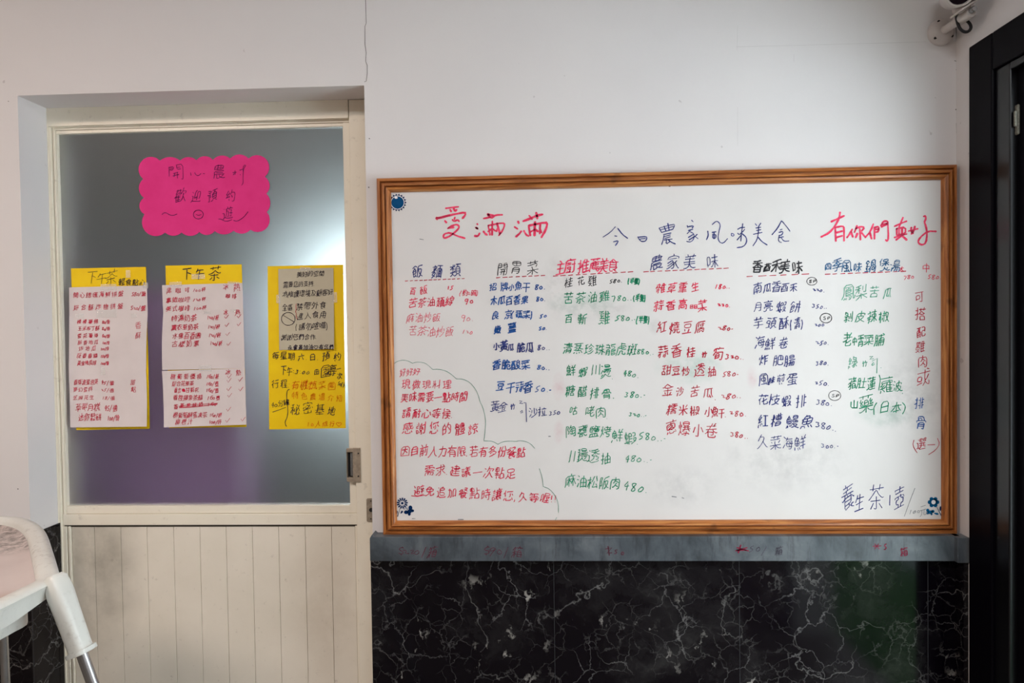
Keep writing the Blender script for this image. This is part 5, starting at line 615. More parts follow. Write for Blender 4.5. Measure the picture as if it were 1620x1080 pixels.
G('樣', (32, 16, 34, 17, 44, 28, 44, 31, 33, 31), (54, 32, 61, 29), (65, 80, 62, 70), (19, 50, 15, 46, 8, 32, 8, 26), (72, 17, 68, 19, 62, 26, 61, 29), (49, 52, 49, 48, 61, 44), (45, 70, 43, 79), (61, 29, 69, 34), (69, 62, 38, 62), (52, 70, 52, 52), (28, 62, 10, 62), (72, 52, 34, 52), (20, 15, 20, 79), (39, 40, 53, 39, 53, 16, 52, 14, 44, 15), (71, 70, 35, 70), (19, 50, 24, 49, 29, 40))
G('素', (70, 16, 62, 22, 53, 25), (29, 26, 12, 16, 10, 16), (42, 32, 42, 16, 40, 15, 29, 16), (27, 33, 27, 34, 34, 38, 37, 43), (31, 44, 30, 47), (56, 39, 60, 38, 61, 34), (63, 64, 17, 64), (41, 78, 41, 55), (69, 73, 13, 73), (36, 54, 26, 44), (20, 44, 43, 43, 55, 47), (9, 55, 71, 55), (67, 33, 61, 34, 60, 33, 23, 33, 13, 31))
G('樹', (35, 34, 34, 32, 35, 25), (58, 49, 61, 35), (26, 39, 24, 47, 17, 51), (45, 19, 45, 26, 48, 32), (17, 49, 14, 47, 8, 30), (49, 45, 48, 52, 32, 51, 33, 39, 49, 39, 49, 45), (52, 71, 30, 71), (61, 15, 68, 16, 68, 78), (50, 60, 32, 60), (72, 62, 57, 62), (41, 78, 41, 60), (10, 62, 25, 62), (52, 20, 28, 16), (18, 14, 18, 79))
G('葡', (44, 55, 47, 55), (46, 16, 50, 15, 52, 17), (47, 55, 51, 52, 51, 49), (47, 55, 47, 60), (52, 25, 19, 25), (52, 33, 19, 33), (53, 68, 53, 79), (55, 49, 17, 49, 15, 51), (27, 79, 27, 67, 22, 65, 21, 60), (11, 73, 71, 73), (35, 16, 35, 52), (52, 17, 52, 41, 20, 41, 19, 16), (10, 48, 15, 51, 19, 60, 68, 60, 69, 46, 66, 16, 58, 14, 52, 17))
G('萄', (25, 48, 26, 52), (20, 60, 68, 59, 66, 18, 62, 14, 56, 14), (19, 28, 20, 20, 52, 20, 52, 28), (57, 36, 14, 36), (36, 48, 36, 20), (53, 68, 53, 79), (71, 72, 11, 72), (10, 49, 17, 59, 20, 60, 21, 64, 27, 67, 27, 79), (19, 43, 24, 48, 53, 48))
G('優', (65, 55, 34, 55), (35, 42, 32, 39), (39, 28, 46, 19), (49, 75, 49, 69), (34, 62, 65, 62), (51, 47, 52, 44), (70, 40, 65, 43), (44, 36, 58, 36, 60, 39), (44, 36, 42, 38, 42, 42), (44, 36, 43, 30), (54, 19, 55, 22, 61, 25, 62, 28), (8, 50, 12, 55, 16, 56), (71, 76, 29, 76), (65, 49, 65, 68, 50, 69, 34, 67, 34, 49), (22, 77, 16, 59, 16, 15), (70, 40, 72, 43, 72, 48, 65, 49, 50, 47, 34, 49, 27, 47, 28, 42, 32, 39), (62, 28, 40, 30, 39, 28, 28, 25), (27, 14, 44, 16, 46, 19, 54, 19, 57, 16, 66, 15, 75, 16))
G('格', (67, 17, 40, 17), (19, 49, 16, 47, 9, 32), (43, 64, 40, 64, 36, 60, 34, 60, 31, 62, 10, 62), (40, 40, 40, 17), (69, 40, 68, 43, 55, 50, 43, 64), (67, 36, 40, 37, 40, 40, 32, 39, 30, 40, 30, 45, 28, 48, 24, 52, 20, 53), (20, 15, 20, 79), (67, 17, 67, 36, 69, 40), (48, 79, 43, 64), (40, 40, 54, 51, 53, 52, 54, 51, 59, 56, 65, 66, 64, 70, 46, 70))
G('吉', (62, 17, 19, 17), (41, 78, 41, 52), (19, 14, 19, 37, 62, 37, 62, 14), (11, 68, 70, 68), (16, 51, 67, 51))
G('甘', (58, 19, 24, 19), (58, 42, 24, 42), (71, 64, 10, 64), (58, 16, 58, 77), (24, 15, 24, 77))
G('菊', (35, 34, 23, 22, 16, 18), (23, 48, 26, 43, 25, 36), (57, 36, 41, 36, 39, 34), (55, 50, 52, 49, 49, 42), (10, 46, 18, 56, 22, 58), (55, 14, 62, 15, 65, 17, 68, 56, 22, 58), (70, 72, 11, 72), (54, 67, 54, 78), (22, 58, 23, 63, 27, 66, 27, 79), (36, 49, 36, 15), (52, 23, 39, 34, 35, 34, 36, 34, 33, 36, 16, 36))
G('橙', (60, 71, 67, 75), (8, 33, 15, 49, 18, 51), (40, 62, 40, 61), (57, 16, 62, 29), (42, 28, 44, 22), (65, 62, 63, 62), (27, 43, 26, 48, 18, 52), (43, 48, 64, 48, 65, 35, 38, 35, 37, 47, 43, 48), (30, 16, 72, 16), (34, 76, 45, 75, 44, 69, 38, 58), (19, 14, 19, 79), (10, 63, 26, 63, 30, 67, 34, 67, 39, 63, 43, 58, 59, 58, 71, 66), (56, 78, 62, 63, 65, 62, 66, 58, 72, 52))
G('蘋', (14, 58, 14, 46), (13, 37, 10, 29), (55, 52, 56, 61), (11, 15, 24, 20, 31, 27, 34, 36), (44, 34, 69, 34), (34, 15, 39, 15, 49, 21, 52, 21), (69, 44, 44, 44), (34, 57, 25, 57), (72, 16, 63, 21, 63, 26), (53, 69, 53, 79), (9, 74, 71, 74), (24, 30, 25, 62, 27, 68, 27, 79), (9, 46, 37, 46), (55, 52, 44, 51, 44, 27, 46, 26, 68, 26, 69, 52, 55, 52), (41, 62, 71, 62))
G('蜜', (61, 62, 70, 54), (28, 62, 29, 52), (43, 64, 35, 69), (58, 29, 58, 24, 62, 22, 62, 18), (42, 73, 41, 78), (35, 69, 35, 73), (14, 54, 19, 62), (34, 52, 35, 54, 45, 59, 55, 67), (41, 17, 41, 41), (70, 67, 69, 73, 12, 73, 11, 67), (41, 29, 19, 29, 18, 40, 62, 41, 63, 29, 41, 29), (68, 17, 12, 16), (12, 48, 22, 49, 29, 52, 33, 52, 36, 50, 54, 50, 57, 54))
G('凍', (52, 36, 66, 21, 71, 17, 76, 18), (19, 44, 20, 43, 10, 25), (18, 65, 11, 72), (23, 18, 25, 17, 34, 23, 45, 36), (71, 71, 26, 71), (68, 49, 31, 49), (49, 15, 49, 79), (45, 36, 68, 38, 67, 61, 31, 61, 31, 38, 44, 38, 45, 36))
G('柳', (57, 14, 57, 71, 70, 70, 70, 30, 70, 28, 64, 28), (48, 78, 34, 70, 34, 32), (26, 44, 24, 49, 17, 52), (16, 44, 14, 44, 11, 39, 8, 26), (44, 33, 34, 32), (10, 62, 25, 62), (46, 65, 46, 36, 42, 24, 34, 16), (17, 15, 17, 79))
G('汁', (10, 57, 20, 52), (25, 71, 14, 77), (24, 36, 14, 18), (31, 52, 71, 52), (52, 77, 52, 15))
G('空', (40, 78, 42, 70), (68, 49, 49, 59), (14, 48, 24, 52, 32, 59), (41, 41, 41, 17), (20, 41, 62, 41), (70, 16, 12, 16), (11, 58, 12, 70, 69, 70, 70, 60))
G('支', (23, 49, 25, 41, 38, 26), (72, 16, 67, 16, 57, 18, 46, 23, 44, 26), (41, 78, 41, 50), (69, 67, 12, 67), (44, 26, 44, 27, 59, 42, 61, 49, 16, 49), (44, 26, 38, 26, 30, 20, 11, 15))
G('持', (18, 41, 19, 44), (46, 24, 42, 32), (72, 40, 34, 40), (62, 53, 62, 16, 53, 15), (52, 53, 52, 78), (34, 53, 72, 53), (9, 63, 26, 63), (37, 69, 69, 69), (9, 40, 18, 41, 19, 44, 26, 44, 28, 47), (11, 15, 16, 15, 18, 16, 18, 78))
G('為', (54, 32, 58, 25), (36, 65, 34, 52), (15, 16, 20, 28), (32, 27, 33, 18), (34, 52, 25, 44, 24, 39), (27, 71, 23, 79), (44, 79, 40, 66), (45, 21, 43, 30), (57, 52, 59, 65), (34, 52, 64, 52, 62, 38), (59, 65, 12, 65), (9, 31, 22, 39, 70, 38, 70, 27, 67, 16, 62, 14, 54, 15))
G('維', (13, 40, 30, 43), (31, 23, 28, 33), (34, 53, 37, 57, 41, 58), (21, 78, 11, 58, 20, 56), (57, 77, 60, 72), (21, 19, 20, 30), (11, 30, 9, 16), (42, 35, 70, 35), (58, 19, 58, 64), (72, 19, 42, 19), (70, 50, 42, 50), (44, 65, 70, 65), (42, 15, 41, 60, 47, 78), (32, 40, 27, 51), (13, 40, 20, 56, 24, 58, 27, 66))
G('護', (11, 56, 27, 56), (34, 53, 40, 57), (21, 72, 18, 79), (27, 46, 11, 46), (44, 31, 45, 27, 52, 20), (8, 66, 30, 66), (11, 18, 27, 18, 26, 36, 11, 35, 11, 18), (41, 53, 69, 53), (71, 39, 41, 39), (69, 46, 41, 46), (42, 62, 70, 61), (72, 74, 35, 74), (62, 79, 62, 70), (54, 67, 57, 61, 57, 39), (36, 32, 65, 32, 65, 27, 59, 23, 58, 20), (41, 39, 40, 60, 42, 62, 42, 66, 46, 70, 46, 79), (36, 15, 50, 17, 52, 20, 58, 20, 60, 17, 65, 16, 73, 16))
G('環', (40, 27, 39, 16, 52, 18), (46, 65, 46, 77), (62, 25, 70, 30), (57, 77, 57, 64), (32, 56, 71, 56), (23, 52, 9, 52), (16, 73, 16, 26), (24, 73, 9, 73), (46, 65, 35, 64, 34, 77, 70, 76, 69, 64, 46, 65), (46, 35, 67, 36, 67, 47, 37, 48, 36, 37, 46, 35), (46, 35, 44, 31, 33, 25, 28, 25, 26, 27, 19, 27, 8, 24), (53, 35, 58, 26, 62, 25, 64, 19, 71, 16))
G('境', (61, 67, 60, 60), (29, 15, 33, 15, 42, 21, 44, 27, 44, 33), (43, 67, 44, 60), (52, 73, 52, 79), (57, 33, 57, 18, 60, 15, 70, 15, 71, 16, 72, 21), (36, 42, 66, 42), (17, 78, 18, 30), (68, 73, 35, 73), (10, 60, 25, 60), (33, 60, 70, 60), (44, 33, 66, 34, 66, 51, 37, 51, 36, 34, 44, 33), (28, 34, 26, 32, 18, 30, 10, 26, 8, 26))
G('及', (49, 26, 51, 26), (27, 16, 35, 17, 51, 26, 62, 41, 67, 51, 67, 56, 50, 57, 52, 74, 13, 74), (70, 16, 61, 19, 49, 26, 38, 39, 31, 53, 27, 55), (13, 20, 21, 34, 25, 46, 25, 53, 27, 55, 26, 74))
G('顧', (48, 41, 70, 41), (66, 21, 70, 16), (58, 75, 58, 63), (27, 70, 26, 79), (20, 39, 13, 38), (48, 52, 70, 52), (47, 75, 71, 75), (13, 59, 38, 59, 38, 70, 13, 70, 13, 59), (39, 27, 21, 27), (39, 35, 21, 35), (39, 45, 22, 45), (58, 63, 70, 62, 70, 29, 48, 29, 48, 63, 58, 63), (13, 59, 13, 37, 9, 19, 10, 13), (32, 52, 34, 46, 33, 19), (53, 22, 45, 15, 41, 18, 21, 18), (23, 52, 23, 47, 20, 42, 21, 15))
G('客', (32, 61, 54, 59, 53, 54, 46, 49, 44, 45), (28, 57, 38, 45), (37, 80, 41, 78, 42, 72), (59, 16, 23, 16), (23, 33, 59, 32), (23, 36, 23, 16), (59, 16, 60, 36), (11, 63, 11, 71, 42, 72, 70, 71, 70, 63), (10, 51, 16, 51, 24, 56, 28, 57, 28, 59, 32, 61, 33, 65, 36, 67), (10, 34, 23, 36, 24, 38, 36, 43, 38, 45, 44, 45, 46, 43, 57, 39, 60, 36, 70, 35, 74, 37))
G('全', (11, 16, 70, 16), (41, 16, 41, 51), (61, 34, 22, 34), (65, 55, 61, 51, 21, 51, 18, 55), (10, 52, 18, 55, 18, 57, 26, 62, 39, 76, 43, 76, 57, 62, 65, 55, 72, 52))
G('區', (71, 17, 12, 18, 12, 75, 68, 75), (28, 44, 39, 43, 39, 28, 25, 28, 25, 44, 28, 44), (50, 44, 64, 44, 65, 28, 50, 28, 50, 44), (35, 52, 54, 52, 55, 65, 34, 66, 33, 54, 35, 52))
G('禁', (57, 26, 69, 16), (31, 15, 35, 14, 41, 16, 41, 34), (24, 71, 23, 70), (63, 44, 20, 44), (9, 16, 15, 17, 24, 26), (23, 66, 20, 65, 11, 54, 9, 54), (11, 34, 70, 34), (70, 71, 60, 71, 56, 66, 52, 65, 44, 55, 41, 54), (56, 53, 56, 79), (34, 71, 11, 71), (24, 53, 24, 79), (43, 71, 56, 70, 56, 68, 62, 65, 71, 54), (35, 60, 29, 64, 23, 66))
G('帶', (21, 69, 22, 70), (71, 63, 72, 61, 70, 57, 61, 58, 60, 77), (70, 40, 70, 49, 11, 49, 11, 40), (40, 49, 40, 15), (51, 20, 54, 18, 62, 20, 62, 36, 19, 36, 19, 19), (48, 77, 48, 58, 33, 59, 33, 77), (22, 77, 22, 70, 19, 61, 13, 55, 11, 56), (9, 70, 71, 70))
G('外', (9, 17, 12, 16, 23, 26, 30, 36, 30, 41), (38, 66, 42, 69), (38, 66, 21, 68), (38, 66, 35, 48, 33, 42, 30, 41), (71, 42, 57, 55, 52, 55), (30, 41, 20, 47), (52, 79, 52, 15), (22, 78, 21, 68, 19, 67, 11, 49))
G('進', (19, 23, 19, 48, 11, 49), (20, 68, 12, 76), (26, 56, 30, 61, 34, 62), (56, 67, 54, 66), (68, 54, 34, 54), (34, 42, 68, 42), (36, 67, 70, 66), (52, 77, 56, 68, 54, 66, 54, 29), (71, 29, 34, 30, 34, 62, 39, 78), (76, 20, 71, 16, 63, 16, 41, 16, 30, 18, 22, 23, 17, 23, 13, 20))
G('入', (41, 57, 46, 54, 55, 35, 62, 26, 72, 17, 72, 14), (29, 75, 40, 64, 41, 57, 38, 55, 34, 43, 27, 30, 16, 19, 12, 16, 8, 16))
G('用', (67, 37, 16, 37), (41, 73, 41, 16), (67, 55, 17, 55), (9, 16, 14, 23, 16, 34, 17, 73, 67, 73, 67, 16, 62, 15, 55, 15, 52, 16))
G('勿', (36, 66, 33, 52, 27, 41, 17, 27), (33, 16, 37, 21, 46, 36, 52, 56, 53, 66), (52, 15, 61, 15, 65, 17, 68, 30, 70, 66, 23, 67), (10, 48, 20, 65, 23, 67, 26, 79))
G('喧', (10, 28, 10, 34), (50, 79, 52, 77, 52, 70), (65, 38, 37, 38), (72, 16, 32, 16), (39, 60, 64, 60), (10, 34, 25, 34, 25, 71, 10, 71, 10, 34), (37, 38, 38, 50, 64, 50, 65, 26, 38, 26, 37, 38), (71, 63, 70, 70, 34, 70, 33, 63))
G('嘩', (11, 28, 11, 35), (11, 35, 25, 35, 25, 70, 11, 70, 11, 35), (61, 67, 61, 79), (72, 25, 29, 25), (38, 60, 38, 35), (65, 35, 65, 60), (34, 35, 70, 35), (72, 73, 31, 73), (43, 68, 43, 79), (52, 15, 52, 60), (32, 48, 73, 48), (34, 61, 70, 61))
G('們', (54, 63, 70, 63), (45, 63, 29, 63), (8, 50, 12, 55, 16, 56), (56, 16, 59, 14, 70, 16, 70, 74, 54, 75, 54, 52, 70, 52), (29, 52, 45, 52, 45, 74, 29, 74, 29, 15), (22, 77, 16, 59, 16, 15))
G('作', (18, 57, 14, 56, 12, 52), (44, 78, 42, 66), (49, 33, 72, 33), (70, 49, 49, 49), (49, 66, 49, 15), (19, 15, 18, 59, 26, 78), (30, 52, 41, 66, 71, 66))
G('永', (67, 54, 51, 42), (10, 48, 27, 48, 27, 43, 25, 36, 18, 27, 10, 21), (28, 78, 51, 70), (28, 16, 30, 15, 37, 15, 40, 16, 41, 18, 41, 62, 20, 62), (42, 49, 46, 47, 51, 42, 53, 34, 62, 26, 71, 21))
G('會', (31, 47, 28, 52), (22, 26, 60, 26), (41, 43, 41, 57), (17, 57, 15, 62), (29, 68, 31, 65, 52, 65, 53, 68), (51, 47, 52, 52), (22, 16, 60, 16, 60, 33, 59, 34, 23, 34, 22, 16), (17, 57, 17, 44, 19, 42, 63, 43, 63, 57, 17, 57), (9, 61, 29, 68, 40, 77, 43, 77, 53, 68, 62, 64, 70, 62, 75, 62))
G('員', (28, 26, 28, 21), (16, 45, 65, 45), (52, 21, 70, 15, 72, 16), (52, 21, 52, 26), (16, 35, 65, 35), (62, 69, 61, 76, 20, 75, 20, 63, 62, 63, 62, 69), (52, 26, 65, 27, 64, 54, 16, 53, 17, 26, 52, 26), (34, 21, 27, 21, 13, 15, 9, 16))
G('每', (34, 41, 34, 36, 44, 30, 45, 24), (25, 78, 24, 71), (24, 71, 20, 70, 10, 56), (24, 71, 70, 70), (46, 41, 46, 47, 36, 52, 36, 58), (72, 41, 9, 41), (70, 24, 18, 24, 17, 27, 22, 58, 62, 57, 60, 17, 56, 14, 48, 14))
G('星', (63, 65, 18, 65), (22, 53, 21, 42), (22, 53, 18, 54, 19, 76, 62, 76, 63, 74, 62, 53, 22, 53), (41, 45, 41, 16), (62, 29, 19, 29), (11, 16, 70, 16), (11, 34, 20, 42, 66, 41))
G('期', (12, 16, 17, 26), (36, 18, 34, 23), (34, 45, 16, 45), (70, 57, 49, 57), (16, 57, 34, 57), (70, 40, 49, 40), (9, 69, 40, 69), (8, 33, 40, 33), (44, 16, 49, 34, 50, 75, 70, 74, 70, 16, 66, 15, 62, 16), (34, 33, 34, 78), (16, 78, 16, 33))
G('六', (71, 58, 10, 58), (11, 16, 28, 43), (38, 78, 43, 67), (52, 44, 54, 43, 70, 17))
G('田', (69, 20, 14, 20), (69, 47, 14, 47), (40, 73, 40, 20), (13, 16, 13, 73, 69, 72, 69, 16))
G('園', (11, 17, 70, 17), (11, 17, 11, 75, 69, 75, 70, 17), (40, 57, 40, 65), (61, 27, 55, 29, 53, 32), (39, 26, 40, 39), (60, 57, 21, 57), (57, 65, 25, 65), (53, 32, 54, 34, 58, 36, 55, 50, 26, 50, 26, 40, 39, 40, 41, 35, 53, 32), (56, 40, 42, 40, 39, 35, 20, 27))
G('導', (15, 76, 11, 77), (59, 72, 61, 79), (34, 58, 64, 58), (41, 72, 40, 79), (9, 61, 19, 60, 19, 45), (34, 52, 64, 52), (24, 29, 24, 24, 31, 18), (10, 37, 14, 43, 19, 45), (48, 66, 48, 71), (56, 37, 56, 16, 54, 15, 44, 15), (9, 29, 71, 29), (48, 66, 35, 65, 34, 63, 34, 45, 63, 45, 64, 64, 48, 66), (74, 41, 72, 39, 56, 37, 34, 38, 19, 45), (29, 72, 70, 72))
G('行', (61, 52, 61, 16, 57, 15, 49, 15, 45, 16), (24, 78, 10, 65), (19, 48, 14, 46, 9, 42), (39, 74, 69, 74), (72, 52, 35, 52), (20, 15, 19, 49, 27, 62))
G('程', (22, 57, 21, 57), (21, 47, 16, 45, 8, 28), (69, 64, 68, 76, 40, 75, 41, 57, 69, 57, 69, 64), (10, 57, 31, 57), (22, 73, 22, 15), (70, 31, 40, 31), (54, 44, 54, 16), (72, 16, 34, 16), (71, 45, 37, 45), (30, 41, 27, 44, 21, 47), (30, 77, 23, 75, 22, 73, 8, 73))
G('機', (16, 52, 23, 48, 24, 41), (37, 78, 32, 63, 38, 63), (33, 51, 44, 51), (70, 57, 70, 52), (66, 40, 66, 44, 62, 47), (64, 64, 59, 65), (62, 52, 70, 52), (42, 29, 35, 32), (16, 51, 13, 49, 8, 34, 8, 30), (65, 79, 60, 70, 59, 65), (58, 23, 58, 26), (44, 51, 43, 57, 41, 57), (10, 63, 23, 63), (30, 40, 70, 40), (73, 22, 71, 16, 64, 16, 55, 28, 53, 40, 52, 40, 49, 78), (17, 14, 17, 79), (44, 15, 56, 21, 58, 26, 62, 26, 66, 34), (23, 16, 26, 16, 33, 26, 35, 32, 35, 44), (33, 51, 38, 63, 41, 64, 43, 68), (69, 70, 60, 54, 62, 47))
G('色', (31, 79, 30, 73), (41, 57, 41, 39), (45, 58, 51, 71, 30, 73), (18, 39, 65, 39), (30, 73, 27, 72, 18, 62, 19, 19, 22, 16, 26, 16, 64, 16, 71, 20, 71, 28), (65, 39, 65, 57, 18, 57, 18, 59, 16, 59, 10, 56))
G('介', (55, 15, 55, 47), (73, 54, 70, 53, 60, 59, 47, 69, 43, 75, 40, 75, 27, 62, 10, 52), (26, 48, 25, 27, 23, 24, 13, 16))
G('紹', (52, 74, 50, 62, 46, 55, 40, 50), (32, 22, 29, 32), (41, 17, 68, 17), (41, 17, 42, 40, 66, 40, 68, 38, 68, 17), (14, 41, 30, 42), (14, 41, 15, 46, 19, 51, 20, 56), (22, 18, 20, 29, 22, 32), (11, 30, 9, 16), (32, 38, 28, 51), (56, 53, 58, 51, 65, 51, 68, 52, 70, 74, 38, 75), (28, 66, 25, 59, 21, 56, 11, 57, 12, 62, 22, 79, 25, 80))
G('分', (34, 50, 34, 40, 29, 28, 19, 18, 14, 16, 9, 16), (29, 77, 26, 68, 17, 58, 16, 54), (16, 54, 12, 52), (52, 76, 69, 53), (43, 16, 52, 15, 57, 16, 60, 26, 61, 50, 20, 50, 16, 54))
G('鐘', (54, 72, 53, 79), (30, 68, 20, 75), (67, 69, 63, 67), (46, 59, 46, 72), (28, 39, 26, 27), (12, 28, 12, 39), (29, 46, 10, 46), (20, 60, 20, 21), (26, 60, 12, 60, 11, 62), (39, 26, 70, 26), (73, 16, 35, 16), (70, 42, 40, 42), (71, 72, 37, 72), (40, 42, 40, 51, 70, 50, 70, 34, 40, 34, 40, 42), (54, 51, 54, 16), (62, 60, 63, 72), (73, 59, 36, 59), (30, 22, 8, 17), (20, 75, 8, 60))
G('秘', (72, 34, 68, 51, 62, 55), (20, 46, 15, 44, 8, 30, 8, 26), (56, 70, 47, 77), (34, 35, 37, 53), (35, 18, 42, 24, 46, 25), (28, 39, 26, 44, 20, 47), (20, 74, 20, 15), (29, 57, 9, 57), (27, 77, 12, 73), (46, 62, 47, 16, 52, 15, 65, 16, 67, 20, 66, 26), (67, 72, 62, 55, 53, 39, 47, 35))
G('密', (64, 29, 64, 17), (29, 45, 31, 45), (70, 48, 71, 45), (41, 72, 41, 78, 39, 80), (43, 61, 33, 66), (41, 33, 41, 18), (16, 55, 11, 46, 7, 46), (70, 63, 69, 72, 12, 72, 11, 63), (9, 38, 21, 41, 37, 48, 47, 54, 55, 62), (64, 17, 18, 17, 17, 29), (28, 58, 28, 47, 33, 42, 56, 42, 58, 49))
G('基', (57, 52, 24, 52), (25, 42, 24, 43), (24, 62, 57, 62), (56, 29, 24, 29, 21, 33), (41, 34, 41, 16), (69, 71, 12, 71), (67, 16, 15, 16), (8, 43, 72, 43), (71, 27, 58, 37, 57, 78), (10, 27, 14, 28, 18, 33, 21, 33, 25, 39, 24, 79))
G('場', (43, 15, 47, 15, 51, 18, 57, 28, 60, 37), (30, 18, 34, 19, 42, 26, 46, 33, 47, 37), (41, 47, 39, 38), (38, 67, 67, 67), (26, 62, 10, 62), (19, 35, 18, 78), (67, 67, 66, 77, 38, 77, 38, 57, 67, 57, 67, 67), (72, 48, 30, 48), (26, 37, 9, 30), (28, 31, 39, 38, 70, 37, 68, 16, 65, 14, 60, 14, 58, 16))
G('成', (57, 78, 65, 74), (16, 50, 34, 50, 34, 27, 32, 26, 23, 26), (53, 34, 58, 35, 66, 53), (37, 16, 53, 27), (53, 27, 64, 16, 70, 17, 72, 26), (10, 16, 15, 32, 16, 65, 71, 65), (53, 27, 53, 34, 52, 36, 48, 53, 47, 77))
G('箱', (69, 17, 43, 17), (9, 20, 9, 25, 16, 34, 17, 37, 22, 39), (43, 43, 69, 43), (56, 70, 59, 62), (69, 30, 43, 30), (35, 48, 11, 48), (69, 17, 69, 54, 43, 54, 43, 17), (71, 71, 47, 71), (17, 71, 37, 71, 43, 68), (34, 32, 28, 38, 22, 40), (24, 70, 26, 62, 23, 57, 23, 15), (48, 78, 47, 71, 45, 71, 40, 62), (10, 62, 16, 71, 17, 71, 18, 78))
G('0', (12, 61, 14, 66, 21, 71, 29, 70, 34, 65, 38, 50, 38, 42, 35, 28, 28, 20, 24, 19, 18, 21, 14, 26, 11, 32, 10, 55, 12, 61))
G('1', (26, 21, 26, 67, 16, 67), (13, 20, 37, 20))
G('2', (14, 21, 16, 26, 26, 37, 32, 45, 34, 53, 34, 62, 33, 67, 28, 70, 16, 70, 10, 66), (37, 21, 10, 20))
G('3', (11, 68, 16, 70, 29, 70, 33, 68, 34, 63, 34, 53, 27, 49, 26, 46), (9, 25, 15, 21, 25, 19, 32, 22, 35, 26, 37, 31, 35, 40, 26, 46, 19, 46))
G('4', (32, 35, 40, 35), (32, 35, 32, 67, 29, 68, 26, 66, 11, 44, 9, 36, 32, 35), (32, 35, 32, 21))
G('5', (34, 70, 15, 70, 13, 60, 13, 50, 27, 51, 32, 49, 35, 44, 37, 33, 34, 26, 25, 19, 14, 21, 8, 25))
G('6', (13, 46, 14, 47, 15, 45, 13, 45, 15, 45), (11, 46, 16, 45, 23, 49, 31, 49, 36, 44, 38, 32, 36, 26, 32, 21, 26, 19, 21, 20, 15, 26, 11, 34, 11, 55, 15, 64, 20, 70, 34, 70, 36, 69))
G('7', (10, 70, 36, 70, 35, 65, 28, 53, 24, 41, 22, 21))
G('8', (19, 47, 12, 41, 9, 30, 15, 22, 22, 19, 30, 20, 37, 26, 37, 36, 30, 45), (30, 45, 19, 47, 12, 58, 14, 66, 21, 71, 30, 70, 35, 65, 36, 56, 30, 45))
G('9', (11, 23, 19, 19, 27, 21, 34, 29, 37, 47), (37, 47, 35, 62, 31, 69, 26, 71, 19, 71, 12, 66, 10, 62, 10, 50, 16, 43, 26, 42, 32, 46, 37, 47))
G('(', (21, 76, 13, 51, 13, 32, 21, 7))
G(')', (10, 76, 16, 61, 18, 51, 17, 26, 10, 7))
G('.', (14, 22, 13, 22))
G('!', (15, 38, 15, 70), (15, 22, 16, 22))
G(',', (14, 22, 16, 20, 16, 15, 14, 9, 10, 7))
G(':', (13, 52, 14, 52), (14, 22, 13, 22))
G('/', (7, 7, 28, 75))
G('$', (24, 78, 24, 70), (24, 19, 24, 12), (11, 24, 22, 19, 31, 21, 34, 24, 36, 33, 34, 40, 18, 49, 13, 56, 13, 62, 18, 69, 28, 70, 34, 66))
G('S', (39, 67, 32, 70, 21, 70, 13, 63, 14, 54, 17, 51, 39, 40, 41, 35, 39, 25, 31, 20, 20, 20, 11, 25))
G('P', (14, 22, 14, 43), (14, 43, 31, 43, 40, 46, 44, 54, 44, 60, 41, 66, 34, 70, 15, 70, 14, 43))
G('-', (23, 39, 8, 39))
for _ch, _p in {'0': [(20, 52), (7, 42), (5, 26), (16, 18), (29, 26), (29, 42), (17, 53)], '1': [(20, 66), (14, 18)], '2': [(4, 56), (28, 50), (10, 30), (34, 30)], '3': [(6, 66), (27, 62), (14, 46), (27, 36), (20, 20), (4, 24)],
        '5': [(30, 68), (12, 64), (9, 46), (25, 42), (24, 24), (5, 18)], '7': [(3, 60), (30, 66), (15, 10)], '8': [(29, 66), (16, 72), (6, 64), (12, 50), (27, 36), (25, 20), (12, 16), (5, 28), (16, 46), (30, 64)], '9': [(28, 62), (16, 70), (5, 62), (6, 46), (18, 42), (28, 54), (29, 66), (24, 36), (12, 8)]}.items(): GLYPHS[_ch] = [_p]
GLYPHS['4'] = [[(22, 74), (4, 36), (32, 42)], [(26, 60), (18, 12)]]
